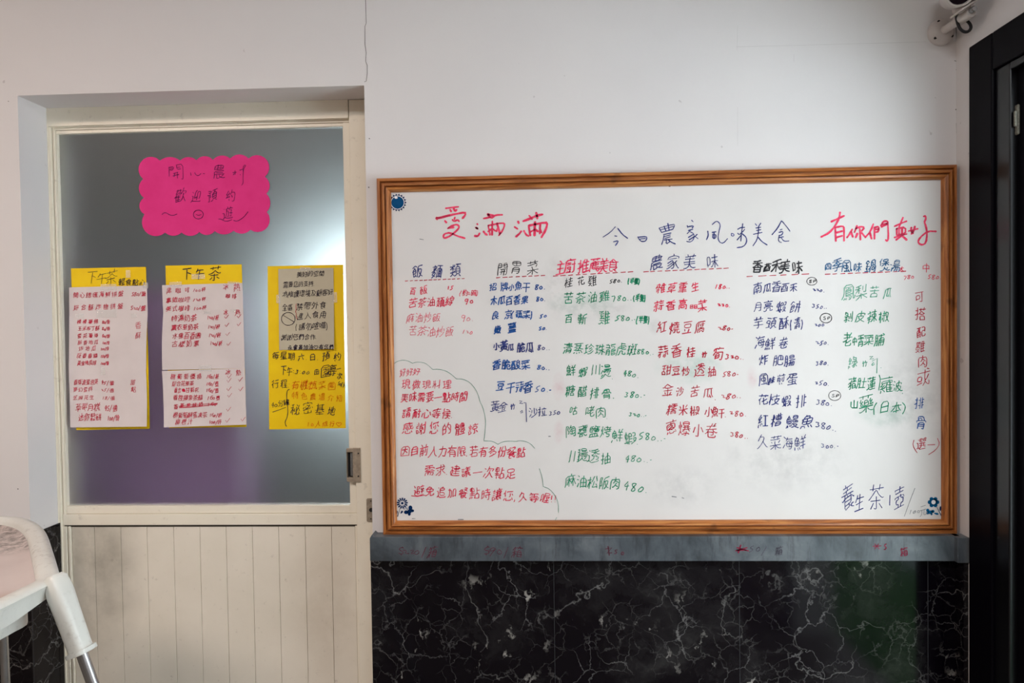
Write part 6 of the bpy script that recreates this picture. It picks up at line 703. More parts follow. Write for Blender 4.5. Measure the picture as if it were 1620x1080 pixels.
def glyph_lines(ch, cx, cy, w, h, wild=1.0):
    """centre-line strokes of one hand-written character, in photo pixels"""
    if ch == '♡':
        return [[(cx+w*.5*math.sin(a)**3, cy-h*.45*(13*math.cos(a)-5*math.cos(2*a)-2*math.cos(3*a)-math.cos(4*a))/16) for a in [k*math.pi/10 for k in range(21)]]]
    if ch not in GLYPHS: return []
    ascii_ = ord(ch) < 256
    ux = (17.5+3 if ascii_ else 39); uy = 45.5 if ascii_ else 44.0
    sw = w/(36.0 if ascii_ else 66.0); sh = h/(58.0 if ascii_ else 66.0)
    slope = .12+R.uniform(-.05, .06)*wild; lean = R.uniform(.02, .20)*wild; rot = R.uniform(-.05, .05)*wild
    ph = R.uniform(0, 7); out = []
    strokes_ = GLYPHS[ch]
    if len(strokes_) > 8:                  # small dense characters are abbreviated by the running hand
        strokes_ = [q for q in strokes_ if sum(math.dist(a, b) for a, b in zip(q, q[1:])) > 13 or R.random() > (.5 if h < 14 else .3)]
    for st in strokes_:
        jx, jy = R.uniform(-1.3, 1.3)*wild, R.uniform(-1.3, 1.3)*wild
        q = []
        for (x, y) in st:
            x += jx+2.4*wild*math.sin(y*.085+ph)+R.uniform(-1.2, 1.2)*wild; y += jy+2.4*wild*math.sin(x*.08+ph*1.7)+R.uniform(-1.2, 1.2)*wild
            dx = x-ux; dy = y-uy
            dy += slope*dx; dx += lean*dy; dx, dy = dx-rot*dy, dy+rot*dx
            q.append((cx+dx*sw, cy-dy*sh))
        if len(q) > 2 and not ascii_:                 # the pen rounds its corners
            r = [q[0]]
            for a, b in zip(q, q[1:]):
                r.append((a[0]*.78+b[0]*.22, a[1]*.78+b[1]*.22)); r.append((a[0]*.22+b[0]*.78, a[1]*.22+b[1]*.78))
            r.append(q[-1]); q = r
        elif len(q) > 2:
            r = [q[0]]
            for a, b in zip(q, q[1:]):
                r.append((a[0]*.7+b[0]*.3, a[1]*.7+b[1]*.3)); r.append((a[0]*.3+b[0]*.7, a[1]*.3+b[1]*.7))
            r.append(q[-1]); q = r
        if out and not ascii_ and len(strokes_) > 5 and math.dist(out[-1][-1], q[0]) < h*.2 and R.random() < .4: out[-1] = out[-1]+q      # the pen is not lifted
        else: out.append(q)
    return out
def text_lines(txt, x0, y0, x1, y1, h, wild=1.0, wmax=.88):
    wt = [(.3 if c in '.,-!:' else .55) if ord(c) < 256 else 1.0 for c in txt]
    if len(txt) == 1: return glyph_lines(txt, x0, y0, h*(.55 if wt[0] < 1 else .92)*wmax, h, wild)
    pos = [0]
    for a, b in zip(wt, wt[1:]): pos.append(pos[-1]+(a+b)/2)
    tot = pos[-1]; unit = math.hypot(x1-x0, y1-y0)/tot
    if max(wt) < 1:                                   # prices keep open, legible figures
        k = max(1.0, h*1.25/unit); mx = (x0+x1)/2; my = (y0+y1)/2
        if txt.endswith('.') or txt.endswith('-'): mx += h*.12
        x0, x1, y0, y1 = mx+(x0-mx)*k, mx+(x1-mx)*k, my+(y0-my)*k, my+(y1-my)*k; unit *= k
    out = []
    for c, p, w in zip(txt, pos, wt):
        k = p/tot
        cw = min(h*wmax, unit*.9)*(w if w == 1 else (.40 if w < .5 else .74))*R.uniform(.9, 1.06)
        hh = h*R.uniform(.88, 1.08)*(.8 if w < 1 else 1)
        out += glyph_lines(c, x0+(x1-x0)*k, y0+(y1-y0)*k+R.uniform(-.05, .05)*h, cw, hh, wild)
    return out
def to_px(pts, ox, oy, s): return [(ox+x/s, oy+y/s) for x, y in pts]
def smooth_line(p):
    if len(p) < 3: return p
    q = [p[0]]
    for a, b in zip(p, p[1:]):
        q.append((a[0]*.75+b[0]*.25, a[1]*.75+b[1]*.25)); q.append((a[0]*.25+b[0]*.75, a[1]*.25+b[1]*.75))
    q.append(p[-1]); return q
def dashes(x0, y0, x1, y1, n, fill=.62):
    out = []
    for k in range(n):
        a = (k+R.uniform(-.06, .06))/n; b = a+fill*R.uniform(.8, 1.15)/n
        out.append([(x0+(x1-x0)*a, y0+(y1-y0)*a), (x0+(x1-x0)*b, y0+(y1-y0)*b-.3)])
    return out
def ellipse(cx, cy, rx, ry, n=22, over=1.05):
    return [(cx+rx*math.cos(2.2+2*math.pi*over*k/n), cy-ry*math.sin(2.2+2*math.pi*over*k/n)) for k in range(n+1)]
def ribbon(name, lines, width, mat, parent, yfun, **props):
    """pen strokes laid on a surface: lines in photo pixels, unprojected on y = yfun(px, py); words apart from each other become parts of their own"""
    box = [(min(p[0] for p in L)-1, min(p[1] for p in L)-1, max(p[0] for p in L)+1, max(p[1] for p in L)+1) for L in lines]
    grp = list(range(len(lines)))
    def root(i):
        while grp[i] != i: i = grp[i]
        return i
    for i in range(len(lines)):
        for j in range(i):
            a, b = box[i], box[j]
            gx = max(0, a[0]-b[2], b[0]-a[2]); gy = max(0, a[1]-b[3], b[1]-a[3])
            big = max(a[2]-a[0], a[3]-a[1], b[2]-b[0], b[3]-b[1])
            if math.hypot(gx, gy) <= max(10.5, .45*big): grp[root(i)] = root(j)
    sets = {}
    for i in range(len(lines)): sets.setdefault(root(i), []).append(lines[i])
    for ls in sets.values(): ribbon_part(name, ls, width, mat, parent, yfun, **props)
def ribbon_part(name, lines, width, mat, parent, yfun, **props):
    V = []; F = []
    for L in lines:
        P = []
        for p in L:
            w = at_y(p[0], p[1], yfun(p[0], p[1]))
            if not P or (P[-1]-w).length > 1e-5: P.append(w)
        hw = width*.00074*R.uniform(.82, 1.2)
        if len(P) == 1: P.append(P[0]+Vector((hw, 0, -hw*.6)))
        b = len(V)
        t0 = (P[1]-P[0]).normalized(); t1 = (P[-1]-P[-2]).normalized()
        pts = [(P[0]-t0*hw*.8, .35), *[(p, 1) for p in P], (P[-1]+t1*hw*.8, .35)]
        m = len(pts)
        for i, (p, k) in enumerate(pts):
            a = pts[max(i-1, 0)][0]; c = pts[min(i+1, m-1)][0]
            d = c-a; d.y = 0; d.normalize()
            nn = Vector((-d.z, 0, d.x))
            press = hw*k*(1+.16*math.sin(i*1.9+b))
            V.append(tuple(p+nn*press)); V.append(tuple(p-nn*press))
        for i in range(m-1): F.append([b+2*i, b+2*i+1, b+2*i+3, b+2*i+2])
    return mesh_obj(name, V, F, mat, parent, **props)

# ================================================================== SETTING
DX0, DX1, DZ, REV = -1.4148, -.4616, 1.998, .107       # doorway in the back wall, its head, depth of the reveal
WT = .22; CH = 2.76; XL = -3.2; YB = -4.5
SZ0, SZ1 = .7364, .8008
def S(o): o['kind'] = 'structure'; return o
S(MB().box(XL-.1, XR+.2, YB-.1, 3.3, -.1, 0).done('floor', M['tiles']))
S(MB().box(XL-.1, XR+.2, YB-.1, 3.3, CH, CH+.1).done('ceiling', M['ceiling']))
wall_back = S(MB().box(XL, DX0, 0, WT, 0, CH).box(DX1, XR+.18, 0, WT, 0, CH).box(DX0, DX1, 0, WT, DZ, CH).done('wall_back', M['plaster']))
S(MB().box(XL-.1, XL, YB, 3.2, 0, CH).done('wall_left', M['rear']))
S(MB().box(XL, XR, YB-.1, YB, 0, CH).done('wall_rear', M['rear']))
# right wall with the open doorway
OY0, OY1, OZ = -.16, -1.2, 2.02
S(MB().box(XR, XR+.18, OY0, 0, 0, CH).box(XR, XR+.18, YB, OY1, 0, CH).box(XR, XR+.18, OY1, OY0, OZ, CH).done('wall_right', M['plaster']))
# back room seen blurred through the frosted glass
S(MB().box(-2.6, .9, 3.1, 3.2, 0, CH).box(-2.7, -2.6, WT, 3.2, 0, CH).box(.9, 1.0, WT, 3.2, 0, CH).done('wall_storeroom', M['store']))
S(MB().box(-2.2, -.92, .36, .40, 0, 1.48).done('lilac_stand_in', M['lilac']))  # stand-in for an unidentified lilac shape behind the glass
# outdoors
S(MB().box(XR+.97, 9, -9, 6, -.12, -.02).done('floor_yard', M['paving']))
S(MB().box(XR+.2, XR+.97, -9, 6, -.12, -.01).done('floor_lawn', M['lawn']))
# marble dado: right of the door, left of it, in the left reveal, on the right wall
S(MB().box(DX1-.004, XR, -.012, 0, 0, SZ0).done('trim_1', M['marble']))
zr = SZ1-.004
S(MB().box(XL, DX0+.004, -.012, 0, 0, zr).box(DX0, DX0+.004, 0, REV+.01, 0, zr).done('trim_2', M['marble']))
S(MB().box(XR-.012, XR, -.05, -.012, 0, SZ0).done('trim_3', M['marble']))
jl = MB()
for px in (877, 1170, 1468):
    w = at_y(px, 980, -.0122); jl.box(w.x-.0008, w.x+.0008, -.0126, -.0118, 0, SZ0)
w = at_y(52, 1000, -.0122); jl.box(w.x-.0008, w.x+.0008, -.0126, -.0118, 0, zr)
S(jl.done('trim_4', M['tile_joint']))
# stone ledge under the board
xa = at_y(585, 865, -.042).x
ledge = S(MB().prism_y([(xa, SZ0), (xa, SZ1-.004), (xa+.006, SZ1+.006), (xa+.012, SZ1), (XR-.014, SZ1), (XR-.014, SZ0)], -.042, 0)
          .box(XR-.03, XR, -.056, -.02, SZ0, SZ1).done('trim_5', M['sill'], bevel=.0015))
def on_ledge(px, py): return -.0426
def T(*a, **k): return text_lines(*a, **k)
ribbon('worn_price_writing', T('$220/箱', 634, 871, 684, 873, 16, wild=1.3), 1.3, M['sillred'], ledge, on_ledge)
ribbon('worn_price_writing', T('$90/箱', 769, 870, 818, 873, 17, wild=1.3), 1.3, M['sillred'], ledge, on_ledge)
ribbon('worn_price_writing', [[(958, 868), (968, 866), (960, 875), (968, 874)], [(962, 864), (964, 878)], *T('50', 975, 872, 985, 874, 10)], 1.6, M['sillred'], ledge, on_ledge)
ribbon('worn_price_writing', [[(1164, 871), (1182, 866)], [(1166, 866), (1184, 871)], [(1172, 862), (1168, 874)], [(1166, 870), (1180, 870)]], 2.2, M['maroon'], ledge, on_ledge)
ribbon('worn_price_writing', T('50', 1190, 867, 1200, 867, 13)+T('/箱', 1210, 870, 1232, 872, 14), 1.1, M['silldk'], ledge, on_ledge)
ribbon('worn_price_writing', [[(1381, 864), (1394, 863)], [(1384, 860), (1391, 868)], [(1390, 860), (1384, 868)]]+T('5', 1401, 864, 1401, 864, 11)+T('箱', 1430, 873, 1430, 873, 14), 1.4, M['maroon'], ledge, on_ledge)
# cracks, joints and old nail holes in the plaster
def on_wall(px, py): return -.0004
ribbon('plaster_crack', [to_px([(55, 0), (58, 110), (52, 125), (52, 210), (58, 250), (55, 290), (63, 310), (63, 350), (58, 385), (50, 388)], 560, 0, 3)], .8, M['crack'], wall_back, on_wall)
ribbon('plaster_joint', [[(1165, 74), (1250, 72), (1320, 70), (1400, 68), (1465, 66)], [(1167, 40), (1166, 80)], [(1256, 86), (1256, 98)], [(1167, 170), (1167, 230)]], .5, M['joint'], wall_back, on_wall)
ribbon('nail_hole', [[(13, 160)], [(28, 773)], [(584, 219)], [(583, 296)], [(1513, 110)], [(1512, 173)], [(600, 490)]], 1.6, M['crack'], wall_back, on_wall)
ribbon('corner_crack', [[(1513, 195), (1514, 240)], [(1510, 96), (1514, 97)], [(1512, 40), (1514, 75)]], .8, M['crack'], wall_back, on_wall)

# ---------------------------------------------------------------- the cream door
door = S(empty('door_1', ((DX0+DX1)/2, REV, 0)))
def X(px, py, y): return at_y(px, py, y).x
def Z(px, py, y): return at_y(px, py, y).z
yF, yL, yG = REV, REV+.010, REV+.024
xJ = X(83.5, 400, yF); zH = Z(300, 194, yF); xRS = X(556, 400, yF)
MB().box(DX0, xJ-.006, yF, yF+.07, 0, DZ).box(xJ-.006, xJ, yF+.004, yF+.07, 0, zH).done('door_frame', M['door'], door, bevel=.001)
MB().box(xJ-.006, xRS-.002, yF, yF+.07, zH, DZ).box(xJ, xRS-.002, yF-.003, yF, zH, zH+.004).done('frame_head', M['door'], door, bevel=.001)
# leaf
xl0 = xJ+.002; xl1 = X(95, 500, yL); gx0 = X(101, 500, yG-.002); gx1 = X(549, 480, yG-.002); xb1 = X(555.5, 480, yL)
gzt = Z(320, 207, yG-.002); gzb = Z(330, 798.5, yG-.002); zbead = Z(330, 812, yL); zrail = Z(330, 830, yL)
leaf = MB()
leaf.box(xl0, xl1, yL, yL+.035, zrail+.001, zH+.02)                    # hinge stile
leaf.box(xl1, xRS, yL, yL+.035, gzt+.010, zH+.02)                      # top rail
leaf.done('left_stile', M['door'], door, bevel=.0012)
MB().box(xRS, DX1+.03, yF+.001, yL+.035, 0, DZ-.001).done('lock_stile', M['door'], door, bevel=.001)
MB().box(xJ+.001, xRS-.001, yL-.001, yL+.035, zrail, zbead-.001).done('middle_rail', M['door'], door, bevel=.001)
bead = MB()
def beadbox(x0, x1, z0, z1): bead.box(x0, x1, yL+.003, yL+.03, z0, z1)
beadbox(xl1+.001, gx0, gzb-.001, gzt+.010); beadbox(gx1, xRS-.001, zbead, gzt+.010); beadbox(gx0, gx1, gzt, gzt+.009); beadbox(xl1+.001, gx1, zbead, gzb)
bead.done('glazing_bead', M['door'], door, bevel=.002)
pane = MB().box(gx0-.004, gx1+.004, yG, yG+.005, gzb-.004, gzt+.004).done('frosted_pane', M['frost'], door, label='frosted glass')
# lower panel of grooved boards
yP = yL+.006
px0 = X(115.5, 900, yP); px1 = X(563, 900, yP)
MB().box(X(100, 900, yL), X(107.5, 900, yL), yL-.002, yL+.03, 0, zrail-.004).done('left_stile', M['door'], door, bevel=.0012)
MB().box(X(109.5, 900, yL), px0-.0012, yL, yL+.03, .09, zrail-.004).box(px1+.001, xRS-.001, yL+.002, yL+.03, .09, zrail-.004).done('panel_bead', M['door'], door, bevel=.001)
MB().box(X(108, 900, yL), xRS-.001, yP+.012, yP+.016, .02, zrail).box(xJ+.002, xRS-.001, yL+.004, yL+.03, zrail-.006, zrail-.0005).done('panel_backing', M['dark_gap'], door)
seams = [px0]+[X(p, 900, yP) for p in (151, 192.5, 234, 276, 317.5, 359, 400.5, 442, 484, 525.5)]+[px1]
for a, b in zip(seams, seams[1:]):
    MB().box(a+.0006, b-.0006, yP, yP+.01, .09, zrail-.006).done('panel_board', M['panel'], door, bevel=.0006)
MB().box(X(108, 900, yL), xRS-.001, yL, yL+.03, 0, .088).done('bottom_rail', M['door'], door, bevel=.001)
# pull handle
hx0, hx1 = X(549, 735, yF), X(570.5, 735, yF); hs = X(558.5, 735, yF)
hz1, hz0 = Z(560, 708, yF), Z(560, 762, yF); ht, hb = Z(552, 715, yF), Z(552, 755, yF)
hd = MB().box(hs, hx1, yF-.003, yF+.001, hz0, hz1).box(hx0, hs, yF-.003, yF+.001, ht, hz1-.001).box(hx0, hs, yF-.003, yF+.001, hz0+.001, hb).box(hx0-.001, hx0+.001, yF-.003, yF+.012, hz0+.004, hz1-.003).done('pull_handle', M['handle'], door, bevel=.0008, label='bronze recessed pull')
MB().box(hx0, hs, yF+.010, yF+.014, hb, ht).done('recess', M['dark'], hd)
MB().box(X(554, 735, yF), hs-.0005, yF+.003, yF+.010, hb+.004, ht-.003).done('lever', M['steel'], hd)
sc = MB()
for py in (717, 753):
    w = at_y(567, py, yF-.003); sc.tube([(w.x, yF-.0045, w.z), (w.x, yF-.002, w.z)], .0022, 10)
sc.done('screw', M['dark'], hd)
lx0 = X(580, 806, yF); lz1, lz0 = Z(585, 788, yF), Z(585, 825, yF)
rr = .004; lx1 = DX1+.012
lk = MB().prism_y([(lx1, lz0), (lx1, lz1), (lx0+rr, lz1), (lx0+rr*.3, lz1-rr*.3), (lx0, lz1-rr), (lx0, lz0+rr), (lx0+rr*.3, lz0+rr*.3), (lx0+rr, lz0)], yF-.0015, yF+.002).done('lock_plate', M['handle'], door, label='dull metal lock plate')
w = at_y(587, 806, yF)
MB().tube([(w.x+.001, yF-.003, w.z), (w.x+.001, yF+.001, w.z)], .006, 18).done('lock_cylinder', M['dark'], lk)
for py in (792, 820):
    w = at_y(587, py, yF); MB().tube([(w.x, yF-.0028, w.z), (w.x, yF, w.z)], .0018, 10).done('screw', M['dark'], lk)

# ---------------------------------------------------------------- black door casing on the right wall
casing = S(empty('door_2', (XR, OY0, 0)))
zt = at_x(1532, 75, XR-.014).z
yo = at_x(1532, 480, XR-.014).y
b2 = MB()
b2.box(XR-.014, XR+.02, yo-.088, yo, 0, zt).box(XR-.014, XR+.02, -1.30, yo-.088, zt-.088, zt)
b2.box(XR-.014, XR+.02, -1.30, -1.21, 0, zt-.088)
b2.done('door_casing', M['black_metal'], casing, bevel=.004)
MB().box(XR-.006, XR+.09, yo-.138, yo-.0881, 0, zt-.088).box(XR-.006, XR+.09, -1.21, yo-.138, zt-.105, zt-.0881).done('door_stop', M['black_gloss'], casing, bevel=.003)
yt = yo-.138
MB().box(XR+.011, XR+.055, yt-.024, yt-.0005, 0, zt-.106).box(XR+.011, XR+.055, -1.2, yt-.0245, zt-.130, zt-.106).done('sliding_track', M['black_metal'], casing, bevel=.002)
a = at_x(1610, 190, XR+.011)
MB().box(XR+.005, XR+.0112, a.y-.009, a.y+.007, a.z-.034, a.z+.034).box(XR-.001, XR+.0052, a.y-.009, a.y-.002, a.z-.016, a.z+.020).done('latch_keeper', M['latch'], casing, bevel=.003)

# ================================================================== WHITEBOARD
BX0, BX1, BZ0, BZ1 = -.4292, 1.066, .7985, 1.7473
board = empty('whiteboard', ((BX0+BX1)/2, -.002, BZ0), label='wood-framed whiteboard menu filled with red, blue and green handwriting above the ledge', category='whiteboard')
yS = -.012
MB().box(BX0+.02, BX1-.02, yS, -.003, BZ0+.02, BZ1-.02).done('writing_surface', M['board'], board)
prof = [(0, .002), (0, .016), (.0025, .0215), (.009, .0235), (.0110, .0160), (.0130, .0160), (.0145, .0235), (.0185, .0275), (.0222, .0285), (.0234, .0195), (.0255, .0195), (.0267, .027), (.031, .0255), (.0345, .0215), (.0375, .0145), (.0375, .002)]
def rail(length, loc, rot):
    """mitred moulding: local X runs along the rail, local Z from outer to inner edge, local -Y off the wall"""
    V = []; F = []; n = len(prof)
    for e in (0, 1):
        for (u, h) in prof:
            x = (-length/2+u) if e == 0 else (length/2-u)
            V.append((x, -h, u))
    for k in range(n): F.append([k, (k+1) % n, n+(k+1) % n, n+k])
    F.append(list(range(n))[::-1]); F.append([n+k for k in range(n)])
    o = mesh_obj('frame_rail', V, F, M['wood'])
    bm = bmesh.new(); bm.from_mesh(o.data); bmesh.ops.recalc_face_normals(bm, faces=bm.faces); bm.to_mesh(o.data); bm.free()
    o.matrix_world = Matrix.Translation(loc) @ Matrix.Rotation(rot, 4, 'Y')
    mw = o.matrix_world.copy(); o.parent = board; o.matrix_parent_inverse = board.matrix_world.inverted(); o.matrix_world = mw
    return o
cxB, czB, LW, LH = (BX0+BX1)/2, (BZ0+BZ1)/2, BX1-BX0, BZ1-BZ0
rail(LW, (cxB, 0, BZ0), 0); rail(LW, (cxB, 0, BZ1), math.pi); rail(LH, (BX0, 0, czB), H2); rail(LH, (BX1, 0, czB), -H2)
def on_board(px, py): return yS-.0006
LAB = {'red': 'red handwriting', 'redl': 'faded red handwriting', 'redm': 'pinkish red handwriting', 'redd': 'dark red handwriting', 'rose': 'bold rose red handwriting', 'navy': 'navy handwriting',
       'blue': 'blue handwriting', 'teal': 'blue handwriting', 'green': 'green handwriting', 'greenl': 'faded green handwriting', 'black': 'black handwriting', 'gray': 'grey pencil marks', 'gline': 'fine green drawn line'}
def wr(colr, width, *segs, name='handwritten_line'):
    lines = []; price = []
    for s in segs:
        if isinstance(s, tuple) and isinstance(s[0], str):
            if s[0][0].isdigit(): price += text_lines(*s)
            else: lines += text_lines(*s)
        else: lines += s
    ribbon(name, lines, width, M[colr], board, on_board, label=LAB[colr])
    ribbon('handwritten_price', price, min(width, 1.6), M[colr], board, on_board, label=LAB[colr])
def strokes(ox, oy, s, *ls): return [smooth_line(to_px(l, ox, oy, s)) for l in ls]
# titles, traced stroke by stroke
A = (590, 290, 5.4)
wr('rose', 3.5, strokes(*A, [(622, 213), (680, 205), (730, 200)], [(660, 225), (668, 240)], [(690, 215), (700, 240), (715, 225)], [(545, 290), (548, 308)], [(615, 320), (628, 335)], [(680, 310), (690, 325), (730, 310), (735, 325)], [(700, 290), (695, 305)],
   [(640, 385), (680, 358), (720, 350), (740, 370), (720, 400), (660, 450), (610, 470), (600, 455), (610, 430), (660, 420), (720, 450), (785, 468)], [(645, 380), (690, 375)], [(540, 298), (600, 285), (700, 262), (790, 246), (790, 270), (765, 298)], [(540, 302), (600, 290), (660, 274)]),
   strokes(*A, [(890, 345), (895, 352)], [(880, 376), (895, 388)], [(880, 380), (893, 384)], [(868, 450), (895, 455), (912, 425)], [(870, 445), (895, 448)], [(945, 300), (1000, 290), (1050, 270), (1105, 268)], [(980, 262), (1010, 300), (1040, 275), (985, 265)], [(945, 410), (960, 430), (975, 440)],
   [(985, 360), (1000, 440)], [(985, 360), (1110, 335), (1128, 350), (1110, 400), (1075, 445)], [(1020, 325), (1018, 440)], [(1060, 340), (1085, 430)], [(1015, 390), (985, 410)], [(1020, 385), (1045, 405)], [(1065, 385), (1055, 410)]),
   strokes(*A, [(1240, 325), (1245, 340)], [(1210, 372), (1235, 388)], [(1220, 455), (1250, 430), (1268, 408)], [(1224, 456), (1256, 428)], [(1285, 322), (1340, 302), (1400, 275), (1448, 265)], [(1335, 275), (1360, 305)], [(1395, 250), (1405, 300)], [(1290, 405), (1310, 440), (1330, 450)],
   [(1330, 360), (1345, 445)], [(1335, 360), (1480, 330), (1490, 350), (1475, 400), (1440, 460)], [(1385, 330), (1380, 445)], [(1430, 345), (1425, 430)], [(1380, 395), (1345, 415)], [(1385, 390), (1410, 410)], [(1425, 380), (1440, 420)]), name='handwritten_title')
A = (940, 330, 5.0625)
wr('navy', 1.7, strokes(*A, [(170, 145), (130, 190), (70, 228)], [(190, 158), (225, 205), (268, 237)], [(165, 218), (182, 220)], [(155, 265), (195, 255), (185, 275), (170, 295)], [(350, 225), (360, 245), (378, 262)], [(355, 228), (420, 222), (422, 240), (410, 262), (378, 262)], [(368, 243), (410, 238)],
   [(520, 155), (540, 190)], [(520, 155), (640, 122), (645, 135), (630, 165)], [(540, 190), (630, 165)], [(560, 140), (575, 180)], [(590, 118), (600, 172)], [(530, 170), (635, 142)], [(555, 207), (615, 195)], [(560, 215), (550, 260), (540, 288)], [(565, 222), (610, 210)], [(565, 238), (610, 225)], [(560, 250), (625, 243)], [(580, 245), (575, 285), (605, 265)], [(595, 250), (620, 270), (650, 282)],
   [(780, 92), (793, 105)], [(745, 135), (750, 150)], [(750, 145), (800, 135), (785, 155)], [(755, 175), (790, 165)], [(775, 170), (745, 200)], [(770, 185), (800, 200), (800, 240), (775, 268), (740, 262)], [(795, 205), (755, 230)], [(800, 225), (760, 250)], [(825, 205), (805, 225)], [(805, 220), (832, 240)],
   [(910, 180), (915, 215), (900, 248)], [(945, 128), (975, 100), (995, 105), (1012, 130), (1000, 180), (990, 235), (1005, 270), (1035, 278), (1068, 240)], [(945, 190), (975, 185)], [(950, 205), (950, 240), (975, 235), (975, 205), (950, 210)], [(960, 190), (962, 240)],
   [(1098, 200), (1100, 218), (1118, 220), (1120, 202), (1100, 198)], [(1150, 165), (1175, 150), (1205, 150)], [(1150, 195), (1160, 210), (1195, 180), (1205, 165)], [(1190, 120), (1180, 200), (1175, 260)], [(1175, 215), (1145, 250)], [(1185, 200), (1220, 230), (1222, 270), (1195, 305), (1145, 312)],
   [(1290, 120), (1302, 135)], [(1335, 115), (1315, 145)], [(1295, 155), (1335, 148)], [(1300, 175), (1335, 168)], [(1318, 140), (1315, 195)], [(1275, 205), (1345, 190)], [(1315, 195), (1305, 250), (1272, 297)], [(1310, 225), (1345, 265), (1385, 290)],
   [(1500, 98), (1470, 155), (1425, 208)], [(1505, 100), (1540, 140), (1568, 180)], [(1490, 170), (1505, 165)], [(1480, 190), (1515, 180), (1505, 210), (1480, 215)], [(1485, 215), (1475, 240), (1480, 265), (1500, 270)], [(1480, 232), (1515, 225)], [(1500, 235), (1520, 262), (1560, 258)]), name='handwritten_title')
A = (1240, 320, 5.4)
wr('rose', 3.3, strokes(*A, [(480, 85), (475, 130), (440, 200), (390, 260), (320, 295)], [(405, 165), (460, 140), (515, 115)], [(440, 215), (445, 330)], [(440, 215), (505, 200), (515, 220), (515, 328)], [(445, 260), (500, 245)], [(448, 300), (500, 285)],
   [(585, 230), (560, 275), (540, 300)], [(575, 255), (590, 295)], [(625, 200), (605, 255)], [(615, 225), (660, 205), (690, 215), (665, 245)], [(650, 225), (655, 320)], [(630, 265), (615, 300)], [(665, 260), (690, 290)],
   [(765, 185), (740, 250), (695, 300)], [(735, 260), (750, 310)], [(775, 215), (775, 310)], [(775, 215), (815, 205), (810, 250), (780, 255)], [(780, 232), (810, 228)], [(830, 200), (850, 160), (890, 160), (885, 185), (835, 210)], [(840, 190), (880, 180)], [(888, 165), (895, 300), (885, 335), (870, 320)],
   [(1018, 130), (985, 210)], [(945, 205), (1000, 180), (1050, 160)], [(965, 225), (965, 275)], [(965, 225), (1040, 210), (1040, 270), (965, 280)], [(985, 230), (985, 275)], [(1010, 220), (1010, 270)], [(945, 300), (1050, 270)], [(1000, 290), (960, 320)], [(1010, 285), (1050, 320)],
   [(1090, 215), (1085, 240), (1105, 265)], [(1065, 245), (1145, 225)], [(1120, 205), (1110, 245), (1090, 270)], [(1195, 120), (1210, 115), (1215, 140), (1200, 170), (1215, 200), (1225, 270), (1215, 345), (1185, 365), (1150, 350), (1150, 320), (1185, 280), (1235, 245), (1300, 248)]), name='handwritten_title')
# column headings
HD = 'column_heading'
wr('navy', 1.6, ('飯', 660, 430, 660, 430, 20), ('麵', 691, 430, 691, 430, 20), ('類', 720, 428, 720, 428, 20), name=HD)
wr('black', 1.25, ('開', 795, 426, 795, 426, 20), ('胃', 816, 423, 816, 423, 21), ('菜', 842, 424, 842, 424, 22), name=HD)
wr('rose', 2.0, ('主', 886, 424, 887, 424, 20, 1, .7), ('廚', 901.5, 421, 900, 422, 22, 1, .85), ('推', 923, 422, 0, 0, 21), ('薦', 940.5, 420, 0, 0, 21, 1, .78), ('美', 954.5, 421, 0, 0, 22, 1, .72), ('食', 969.5, 420, 0, 0, 22, 1, .8), name=HD)
wr('navy', 1.5, ('農', 1038.5, 415.5, 0, 0, 23), ('家', 1064.5, 415, 0, 0, 23), ('美', 1091, 414.5, 0, 0, 23), ('味', 1127, 414.5, 0, 0, 22), name=HD)
wr('black', 2.2, ('香', 1197.8, 422, 0, 0, 19), ('酉', 1213.5, 423, 0, 0, 13), ('禾', 1228, 421, 0, 0, 20), ('美', 1241, 422, 0, 0, 20), ('味', 1261, 423, 0, 0, 20), name=HD)
wr('teal', 1.6, ('四', 1310, 422, 0, 0, 12), ('季', 1324, 419.5, 0, 0, 19), ('風', 1339, 421.5, 0, 0, 20), ('味', 1356.7, 423, 0, 0, 15), ('鍋', 1377, 421, 0, 0, 20), ('煲', 1399, 420, 0, 0, 20), ('湯', 1416, 421, 0, 0, 19), name=HD)
DU = 'dashed_underline'
for (x0, y0, x1, y1, n) in ((641, 444.5, 738, 440.5, 13), (785.5, 439.3, 866, 435.5, 8), (875.5, 436.7, 1005, 429.6, 11), (1018, 430, 1156, 424, 12), (1182, 437.4, 1287, 433, 6), (1306, 433.8, 1437, 429, 11)):
    wr('redd', 1.35, dashes(x0, y0, x1, y1, n), name=DU)
# column 1
wr('redm', 1.5, ('百', 653, 460.5, 0, 0, 11), ('飯', 670, 459, 0, 0, 14), ('15', 710, 455, 715, 455, 8))
wr('redm', 1.2, ('(約2碗)', 729, 463.5, 756, 463, 10))
wr('redm', 1.5, ('苦茶油麵線', 653, 479.5, 711, 477, 14.5), ('90', 739, 475.5, 747, 475.5, 11))
wr('redl', 1.1, ('麻油炒飯', 649, 503, 690, 502, 15), ('90.', 737, 503, 747, 503, 12))
wr('redl', 1.1, ('苦茶油炒飯', 653, 524, 711, 525, 15), ('120', 735, 524, 745, 524.5, 9))
